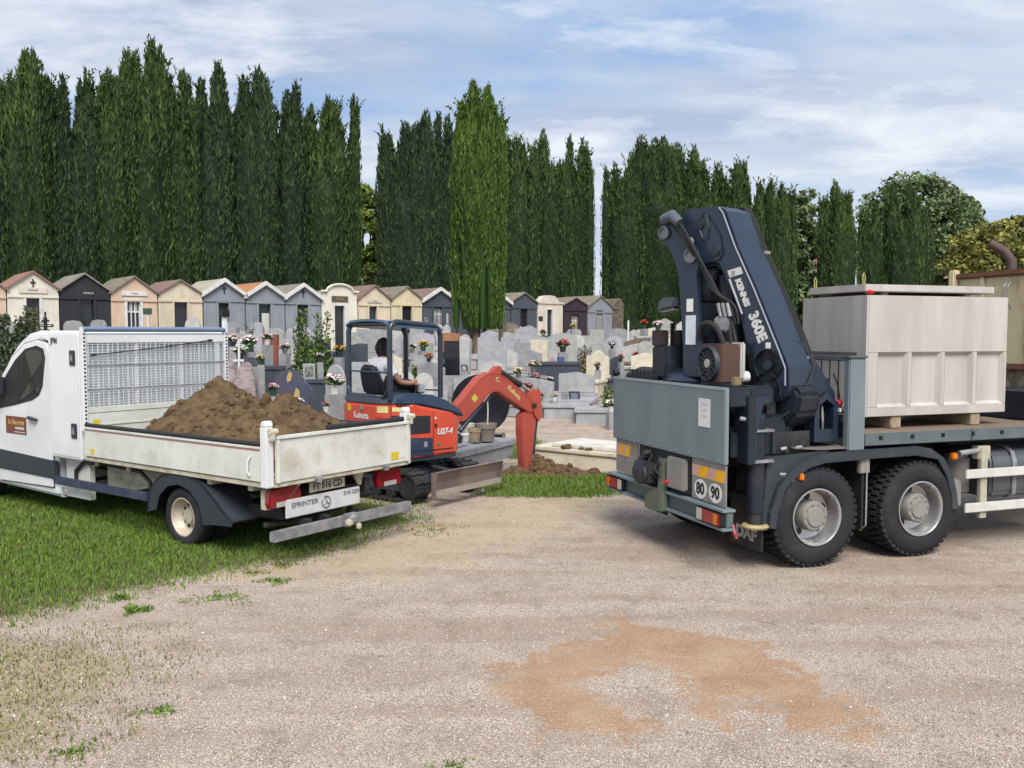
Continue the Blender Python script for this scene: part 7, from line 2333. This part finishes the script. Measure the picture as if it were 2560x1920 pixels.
MB().cyl(MC @ Vector((-.30, -.30, 3.55)), MC @ Vector((-.30, .30, 3.55)), .05, 16).build('mast_pin', galv, TRK)
MB().cyl(MC @ Vector((.09, -.30, 3.27)), MC @ Vector((.09, .30, 3.27)), .06, 16).build('boom_pin', galv, TRK)
MB().prism([(-.40, 2.66), (-.12, 2.70), (-.10, 2.82), (-.34, 2.83)], -.36, -.20, 'xz', MC).build('work_lamp', mat('lamp_dark', (.06, .07, .09), .3), TRK, .03)
# main boom: hexagonal tapering box
sec0 = [(-.14, 3.75), (-.06, 3.80), (.40, 3.78), (.47, 3.72), (.635, 3.335), (.88, 2.884), (1.196, 2.244), (1.27, 2.08), (1.28, 1.90), (1.22, 1.76), (1.06, 1.72), (.95, 1.92), (.88, 2.07), (.76, 2.33), (.583, 2.79), (.392, 3.14), (.30, 3.15), (.10, 3.12), (.02, 3.30), (-.10, 3.55)]
boomC = MB().prism(sec0, -.24, .24, 'xz', MC).build('crane_boom', cblue, TRK, .035, seg=2)
MB().prism([(-.10, 3.72), (.20, 3.74), (.34, 3.60), (.44, 3.45), (.47, 3.26), (.42, 3.20), (.30, 3.18), (.12, 3.16), (.04, 3.32), (-.06, 3.52)], -.262, -.2405, 'xz', MC).build('boom_side_plate', cblue, boomC, .008)
for (s_, z) in ((.16, 3.60), (.38, 3.30)):
    MB().lathe([(.001, -.02), (.055, -.018), (.06, 0)], 16, 'y', M=MC @ Matrix.Translation((s_, -.263, z))).build('plate_boss', cblue2, boomC)
MB().tube([MC @ Vector((s_, -.246, z)) for s_, z in ((.40, 3.76), (.455, 3.70), (.62, 3.33), (.865, 2.88), (1.18, 2.244), (1.255, 2.08), (1.26, 1.9))], .010, 5).build('boom_edge_line', mat('edge_line_pale', (.25, .27, .33), .4), boomC)  # thin pale line along the near edge of the boom
bd_dir = Vector((.42, 0, -.91)).normalized()
def on_boom(s_, z):
    return MC @ Vector((s_, -.2435, z))
rt = MC.to_3x3() @ bd_dir
upv = MC.to_3x3() @ Vector((.91, 0, .42))
tx = MB()
text_mb(tx, '360E', .165, plane_m(on_boom(.915, 2.49), rt, upv), .002, bold=.008, xs=.98)
tx.build('lettering', let_w, boomC)
tx = MB()
Mt = plane_m(on_boom(.70, 2.90), rt, upv)
text_mb(tx, 'KENNIS', .092, Mt @ Matrix.Translation((.05, -.005, 0)), .002, bold=.006, shear=.2)
tx.build('lettering', let_w, boomC)
tx = MB()
tx.add([(-.24, -.085, 0), (-.16, -.085, 0), (-.12, .085, 0), (-.20, .085, 0), (-.24, -.085, .003), (-.16, -.085, .003), (-.12, .085, .003), (-.20, .085, .003)], [(0, 1, 2, 3), (4, 5, 6, 7), (0, 1, 5, 4), (1, 2, 6, 5), (2, 3, 7, 6), (3, 0, 4, 7)], Mt)
tx.build('logo_block', let_w, boomC)
tx = MB()
tx.bx(-.15, .26, -.105, -.085, 0, .003, Mt)
tx.build('logo_underline', let_w, boomC)
# lift cylinder, hoses
MB().cyl(MC @ Vector((.52, -.05, 1.95)), MC @ Vector((.40, -.05, 3.05)), .125, 20).build('lift_cylinder', cblue2, TRK, smooth=True)
MB().cyl(MC @ Vector((.54, -.05, 1.80)), MC @ Vector((.52, -.05, 1.96)), .15, 20).build('cylinder_foot', cblue2, TRK, smooth=True)
def hose(pts, r=.020, name='hose'):
    P = [Vector(p) for p in pts]
    out = []
    m_ = len(P)
    for i in range(m_ - 1):
        p0, p1, p2, p3 = P[max(i - 1, 0)], P[i], P[i + 1], P[min(i + 2, m_ - 1)]
        for k in range(5):
            u = k / 5
            out.append(.5 * ((2 * p1) + (-p0 + p2) * u + (2 * p0 - 5 * p1 + 4 * p2 - p3) * u * u + (-p0 + 3 * p1 - 3 * p2 + p3) * u ** 3))
    out.append(P[-1])
    return MB().tube([MC @ p for p in out], r, 7).build(name, rubber, TRK, smooth=True)
for k in range(4):
    d = k * .042
    hose([(-.22, -.33 + d * .5, 3.66 - d * .2), (-.02, -.36, 3.60 - d), (.20, -.37 + d * .4, 3.30 - d), (.42, -.34, 2.95 - d * .6), (.53 + d, -.30, 2.72), (.58 + d, -.28, 2.52)], .013)
MB().tube([MC @ Vector(p) for p in ((-.30, -.34, 3.69), (-.16, -.35, 3.72), (-.04, -.36, 3.63))], [.06, .07, .055], 10).build('hose_sleeve', mat('sleeve_pale', (.085, .10, .13), .45), TRK, smooth=True)
for k in range(3):
    MB().cyl(MC @ Vector((.46 + .06 * k, -.31, 2.74)), MC @ Vector((.50 + .06 * k, -.31, 2.60)), .022, 8).build('hose_fitting', galv, TRK)
MB().bx(.42, .60, -.34, -.24, 2.44, 2.60, MC).build('valve_block', galv, TRK, .02)
hose([(.20, -.30, 2.35), (.28, -.34, 2.52), (.46, -.35, 2.50), (.56, -.33, 2.30), (.58, -.30, 2.15)], .030)
hose([(.62, -.28, 2.55), (.68, -.28, 2.30), (.74, -.30, 2.05), (.80, -.30, 1.80)])
hose([(.60, -.29, 2.5), (.64, -.30, 2.25), (.70, -.33, 2.05), (.95, -.38, 1.70), (1.1, -.36, 1.50)])
for k in range(3):
    hose([(.30, .20 + .04 * k, 3.80), (.44, .20 + .035 * k, 3.75), (.65, .20 + .035 * k, 3.31), (1.195, .20 + .035 * k, 2.26), (1.275, .20, 2.05), (1.28, .05, 1.85), (1.20, -.10, 1.62), (1.0, -.2, 1.5)], .010)
MB().bx(.645, .68, .19, .29, 3.27, 3.31, MC).build('hose_clamp', galv, TRK, .006)
MB().bx(1.20, 1.235, .17, .28, 2.15, 2.19, MC).build('hose_clamp', galv, TRK, .006)
MB().tube([MC @ Vector((s_, -.27, z)) for s_, z in ((.20, 3.72), (.15, 3.58), (.20, 3.46), (.27, 3.42), (.29, 3.56), (.25, 3.70))], .010, 6).build('pipe_loop', cblue2, TRK)
# boom foot and jib box
MB().prism([(.80, 1.92), (1.22, 1.95), (1.34, 1.80), (1.30, 1.60), (1.15, 1.46), (.95, 1.44), (.80, 1.55)], -.10, .30, 'xz', MC).build('jib_link', cblue2, TRK, .04)
for k in range(2):
    MB().lathe([(.16, -.03), (.16, 0), (.05, .0), (.05, -.04), (.001, -.04)], 24, 'y', M=MC @ Matrix.Translation((1.06, -.245 + .005 * k, 1.86 + .24 * k))).build('knuckle_boss', cblue2, TRK, smooth=True)
jb = thing_part('jib_box', TRK)
pent = [(.05, 1.29), (.35, 1.29), (.35, 1.70), (.20, 1.80), (.05, 1.70)]
peni = [(.11, 1.42), (.29, 1.42), (.29, 1.67), (.20, 1.735), (.11, 1.67)]
fr_ = MB()
vs = [(x, -1.10, z) for x, z in pent] + [(x, -1.10, z) for x, z in peni] + [(x, -.75, z) for x, z in pent] + [(x, -.80, z) for x, z in peni]
fs = []
for i in range(5):
    j = (i + 1) % 5
    fs += [(i, j, 5 + j, 5 + i), (i, 10 + i, 10 + j, j), (5 + i, 5 + j, 15 + j, 15 + i)]
fs += [tuple(range(10, 15)), tuple(range(15, 20))]
fr_.add(vs, fs).build('box_shell', cblue, jb)
MB().prism(shrink(peni, .97), -.80, -.795, 'xz').build('box_inside', blk, jb)
MB().tube([(.22, -1.0, 1.66), (.215, -1.02, 1.50), (.23, -1.0, 1.38)], .014, 6).build('chain', galv, jb)
MB().prism([(.04, 1.72), (.20, 1.80), (.35, 1.71), (.34, 1.80), (.10, 2.12), (-.06, 2.34), (-.22, 2.36), (-.26, 2.1)], -1.06, -.78, 'xz').build('jib_arm', cblue, jb, .012)
MB().bx(.10, .28, -1.03, -1.02, 1.91, 1.95, Matrix.Translation((0, 0, 0))).build('jib_stop', blk, jb)
# oil cooler ----------------------------------------------------------------
oc = thing_part('oil_cooler', TRK)
XO = .03
MB().bx(-.98 + XO, -.72, -.88, -.50, 1.91, 2.315).build('cooler_core', mat('cooler_brown', (.085, .045, .035), .7, dirt=(.14, .08, .06), damt=.5), oc, .015)
MB().bx(-.715, -.66, -.90, -.48, 1.95, 2.33).build('cooler_tank', mat('cooler_pale', (.50, .49, .47), .5), oc, .015)
sh_ = MB()
sh_.lathe([(.185, 0), (.175, -.05), (.165, -.05), (.16, -.01)], 28, 'x', M=Matrix.Translation((-.98 + XO, -.69, 2.11)))
sh_.build('fan_shroud', plast, oc, smooth=True)
for k in range(14):
    a = 2 * PI * k / 14
    MB().cyl((-1.015 + XO, -.69 + .03 * math.cos(a), 2.11 + .03 * math.sin(a)), (-1.02 + XO, -.69 + .165 * math.cos(a), 2.11 + .165 * math.sin(a)), .006, 5).build('guard_spoke', plast, oc)
for r_ in (.08, .12):
    MB().tube([(-1.02 + XO, -.69 + r_ * math.cos(a), 2.11 + r_ * math.sin(a)) for a in np.linspace(0, 2 * PI, 24, endpoint=False)], .004, 5, closed=True).build('guard_ring', plast, oc)
MB().lathe([(.001, -.02), (.045, -.018), (.05, .02)], 18, 'x', M=Matrix.Translation((-1.01 + XO, -.69, 2.11))).build('fan_hub', mat('hub_ivory', (.40, .40, .33), .5), oc, smooth=True)
for k in range(6):
    a = 2 * PI * k / 6
    MB().prism([(-.02, .05), (.03, .05), (.05, .15), (-.04, .15)], -.004, .004, 'xz', Matrix.Translation((-.985 + XO, -.69, 2.11)) @ Matrix.Rotation(PI / 2, 4, 'Z') @ Matrix.Rotation(a, 4, 'Y') @ Matrix.Rotation(.5, 4, 'Z')).build('fan_blade', blk, oc)
MB().bx(-.95, -.70, -.92, -.48, 1.86, 1.91).build('cooler_bracket', cblue2, oc, .008)
MB().lathe([(.001, -.06), (.06, -.04), (.06, .04), (.001, .06)], 12, 'x', (-.64, -.84, 1.97)).build('white_cap', wlabel, oc, smooth=True)
# control valves at the far side
MB().bx(-1.02, -.66, .15, .45, 1.92, 2.28).build('valve_bank', cblue2, TRK, .02)
MB().bx(-1.02, -.88, .30, .46, 2.28, 2.46).build('relay_box', mat('relay_brown', (.045, .028, .03), .6), TRK, .012)
MB().bx(-.80, -.66, .22, .38, 2.28, 2.46).build('relay_box', mat('relay_brown', (.045, .028, .03), .6), TRK, .012)
MB().bx(-.86, -.83, .28, .31, 2.2, 2.54).build('relay_stay', blk, TRK)
MB().bx(-.80, -.70, .20, .215, 2.20, 2.27).build('white_plug', wlabel, TRK)
MB().prism([(-1.06, 1.88), (-.60, 1.88), (-.60, 1.98), (-.85, 2.02), (-1.06, 1.93)], .30, 1.05, 'xz').build('lever_bank', blk, TRK, .015)
for k in range(6):
    MB().cyl((-1.02, .42 + .1 * k, 1.93), (-1.03, .42 + .1 * k, 1.99), .018, 6).build('lever_knob', blk, TRK)
MB().cyl((-.70, .36, 1.90), (-.70, .36, 2.25), .06, 12).build('filter_can', mat('filter_blue', (.06, .10, .15), .4), TRK, smooth=True)
MB().bx(-.66, -.46, -.16, .10, 1.99, 2.20).build('mast_gearbox', galv, TRK, .03)
MB().tube([(-1.06, 1.24, 1.92), (-1.07, 1.30, 1.98), (-1.06, 1.34, 1.90), (-1.06, 1.30, 1.80)], .030, 8).build('hook_ring', rubber, TRK, smooth=True)
for k in range(5):
    hose([(.2 + .05 * k, -.45, 1.85), (.3 + .05 * k, -.60, 1.62 + .04 * k), (.55, -.55, 1.45), (.8, -.45, 1.40)], .018)
MB().bx(-.62, -.30, -1.12, -.55, 1.17, 1.60).build('valve_chest', cblue2, TRK, .03)
MB().bx(-.60, -.44, -1.14, -.98, 1.58, 1.92).build('lever_pod', cblue2, TRK, .03)

# ================================================================== concrete vault and slab
VX0, VX1, VY0, VY1 = .85, 2.83, -.95, .12
VLT = thing('concrete_vault', 'grey concrete burial vault with recessed panels on the truck bed', 'vault', tuple(TRK.location), .338)
vb = bmesh.new()
def vault():
    m = MB()
    z0, z1 = 1.515, 2.835
    # near face as framed panels, the rest as shell
    t_ = .05
    m.bx(VX0, VX1, VY0 + t_, VY1, z0, z1)
    xs_ = [VX0, VX0 + .135]
    pw, gp = .405, .062
    cols_ = []
    x = VX0 + .135
    for k in range(4):
        cols_.append((x, x + pw))
        x += pw + gp
    zl, zh = z0 + .10, z0 + .70
    m.bx(VX0, VX1, VY0, VY0 + t_ - .001, zh, z1)
    m.bx(VX0, VX1, VY0, VY0 + t_ - .001, z0, zl)
    px_ = VX0
    for a, b2 in cols_ + [(VX1, VX1)]:
        m.bx(px_, a, VY0, VY0 + t_ - .001, zl + .001, zh - .001)
        px_ = b2
    return m, cols_, zl, zh, z0, z1
vm, cols_, zl, zh, z0v, z1v = vault()
shell = vm.build('vault_shell', conc, VLT, .004)
for a, b2 in cols_:
    pf = MB()
    y0, y1 = VY0, VY0 + .048
    # bevelled surround of each recess
    i_ = .035
    o4 = [(a, zl), (b2, zl), (b2, zh), (a, zh)]
    n4 = [(a + i_, zl + i_), (b2 - i_, zl + i_), (b2 - i_, zh - i_), (a + i_, zh - i_)]
    vs = [(x, y0 + .002, z) for x, z in o4] + [(x, y1, z) for x, z in n4]
    pf.add(vs, [(0, 1, 5, 4), (1, 2, 6, 5), (2, 3, 7, 6), (3, 0, 4, 7), (4, 5, 6, 7)])
    pf.build('recessed_panel', conc, shell)
# recess on the rear end face
ep = MB()
ya, yb_ = VY0 + .14, VY1 - .12
o4 = [(ya, zl), (yb_, zl), (yb_, zh), (ya, zh)]
n4 = [(ya + .03, zl + .03), (yb_ - .03, zl + .03), (yb_ - .03, zh - .03), (ya + .03, zh - .03)]
ep.bx(VX0 - .03, VX0 - .001, VY0, ya, z0v, z1v).bx(VX0 - .03, VX0 - .001, yb_, VY1, z0v, z1v).bx(VX0 - .03, VX0 - .001, ya, yb_, zh, z1v).bx(VX0 - .03, VX0 - .001, ya, yb_, z0v, zl)
ep.build('end_frame', conc, shell)
MB().add([(VX0 - .029, y, z) for y, z in o4] + [(VX0 - .002, y, z) for y, z in n4], [(0, 1, 5, 4), (1, 2, 6, 5), (2, 3, 7, 6), (3, 0, 4, 7)]).build('end_recess', conc, shell)
def eye(x, y, z):
    return MB().tube([(x - .012, y, z), (x - .016, y, z + .09), (x, y, z + .125), (x + .016, y, z + .09), (x + .012, y, z)], .007, 6)
for (x, y) in ((VX1 - .06, VY0 + .10), (VX1 - .06, VY1 - .1)):
    eye(x, y, z1v).build('lifting_loop', mat('loop_steel', (.30, .27, .20), .5, metal=.4), VLT)
# lid slab lies on two battens
LID = thing('vault_lid', 'grey concrete lid slab lying on top of the vault', 'slab', tuple(TRK.location), .338)
MB().bx(VX0 + .03, VX1 - .10, VY0 + .10, VY1 - .03, z1v + .045, z1v + .125).build('slab', conc, LID, .008)
for x in (VX0 + .30, VX1 - .5):
    MB().bx(x, x + .08, VY0 + .14, VY1 - .06, z1v, z1v + .0445).build('batten', plankm, LID)
for x, y in ((VX0 + .06, VY1 - .10), (VX0 + .06, VY0 + .16)):
    eye(x, y, z1v + .125).build('lifting_loop', mat('loop_yellow', (.42, .36, .14), .5), LID)
MB().lathe([(.001, -.03), (.045, -.01), (.05, .01), (.001, .035)], 10, 'z', (VX0 + .03, VY0 + .03, z1v + .03)).build('red_ribbon', mat('strap_red', (.55, .02, .03), .6), LID)
# timber blocks under the vault
for (x, lab) in ((VX0 + .42, 'wooden block under the rear end of the vault'), (VX1 - .42, 'wooden block under the front end of the vault')):
    bl_ = MB().bx(x - .07, x + .07, VY0 + .02, VY1, 1.376, 1.512).build('timber_block', mat('block_wood', (.36, .29, .20), .85, col2=(.26, .20, .13), scale=4, stretch=(6, 1, 6)), None, .008)
    bl_.location = TRK.location
    bl_.rotation_euler = (0, 0, .338)
    tag(bl_, lab, 'block', 'timber blocks under the vault')
# rusty cream container at the front of the bed -------------------------------
CON = thing('steel_container', 'rusty cream steel container behind the concrete vault', 'container', tuple(TRK.location), .338)
CX0, CX1 = 4.30, 5.75
MB().bx(CX0, CX1, -1.18, 1.18, 1.98, 3.20).build('container_body', cream_r, CON, .02)
MB().bx(CX0 + .06, CX1, -1.12, 1.12, 1.55, 1.979).build('container_base', mat('stained_cream', (.40, .35, .24), .75, dirt=(.10, .08, .05), dscale=5, dlo=.42, dhi=.62, damt=.85), CON, .02)
MB().bx(CX0 - .05, CX1 + .03, -1.22, 1.22, 3.201, 3.27).build('top_rim', rust, CON, .012)
MB().bx(CX0 + .1, CX1, -1.1, 1.1, 1.375, 1.549).build('skid', blk, CON, .01)
MB().bx(CX0 - .03, CX0 - .001, -.95, .95, 1.94, 2.02).build('mid_rib', rust, CON, .006)
for y in (-.75, 0, .75):
    MB().bx(CX0 - .035, CX0 - .001, y - .03, y + .03, 2.03, 3.20).build('stiffener', cream_r, CON, .006)
MB().bx(CX0 - .08, CX0 + .04, 1.185, 1.30, 2.4, 3.33).build('corner_pillar', cream_r, CON, .02)
MB().tube([(CX0 + .35, .62, 3.27), (CX0 + .35, .62, 3.42), (CX0 + .28, .68, 3.56), (CX0 + .14, .80, 3.68)], [.070, .070, .066, .06], 14).build('exhaust_stack', mat('stack_brown', (.095, .055, .04), .7, col2=(.06, .045, .04), scale=6), CON, smooth=True)
for y in (.28, .34):
    MB().tube([(CX0 - .03, y, 2.75), (CX0 - .09, y, 2.85), (CX0 - .09, y, 3.05), (CX0 - .03, y, 3.12)], .010, 6).build('grab_loop', galv, CON)
# dark hydraulic unit in front of the container
HU = thing('hydraulic_unit', 'dark hydraulic unit on the bed beside the rusty container', 'machine', tuple(TRK.location), .338)
MB().bx(3.35, 4.15, -.95, .35, 1.376, 1.72).build('unit_body', cblue2, HU, .03)
for k in range(8):
    MB().cyl((3.40 + .09 * k, -.955, 1.45 + .05 * (k % 3)), (3.40 + .09 * k, -.985, 1.45 + .05 * (k % 3)), .018, 8).build('fitting', galv, HU)

# clutter round the crane foot: pipes, couplings, cables
rc_ = random.Random(9)
for k in range(16):
    x0, y0, z0 = rc_.uniform(-.95, -.1), rc_.uniform(-1.15, -.35), rc_.uniform(1.25, 1.80)
    pts = [(x0, y0, z0), (x0 + rc_.uniform(-.1, .25), y0 + rc_.uniform(-.1, .1), z0 + rc_.uniform(-.25, .25)), (x0 + rc_.uniform(.1, .45), y0 + rc_.uniform(-.1, .2), z0 + rc_.uniform(-.35, .1)), (x0 + rc_.uniform(.3, .6), y0 + rc_.uniform(0, .3), z0 - rc_.uniform(.1, .4))]
    pts = [(max(min(a, .38), -1.0), max(min(b2, -.2), -1.20), max(c_, 1.2)) for a, b2, c_ in pts]
    MB().tube(pts, rc_.choice((.010, .014, .018)), 6).build('hose', rubber, TRK, smooth=True)
for k in range(10):
    x0, y0, z0 = rc_.uniform(-.9, -.2), rc_.uniform(-1.2, -.7), rc_.uniform(1.2, 1.75)
    MB().cyl((x0, y0, z0), (x0 + .05, y0 - .03, z0 + .01), rc_.choice((.014, .02)), 8).build('pipe_fitting', galv, TRK)
MB().cyl((-.93, -1.21, 1.58), (-.80, -1.24, 1.56), .022, 8).build('lock_handle', galv, TRK)
MB().bx(-.97, -.88, -1.16, -1.10, 1.90, 1.99).build('brass_valve', mat('brass', (.30, .24, .13), .4, metal=.5), TRK, .01)
for (s_, z_, w_) in ((.60, 3.05, .05), (1.05, 2.30, .06), (.30, 3.50, .04)):
    MB().bx(s_ - w_ / 2, s_ + w_ / 2, -.2465, -.2435, z_ - .03, z_ + .03, MC).build('sticker', yellow_l if s_ < .5 else wlabel, boomC)
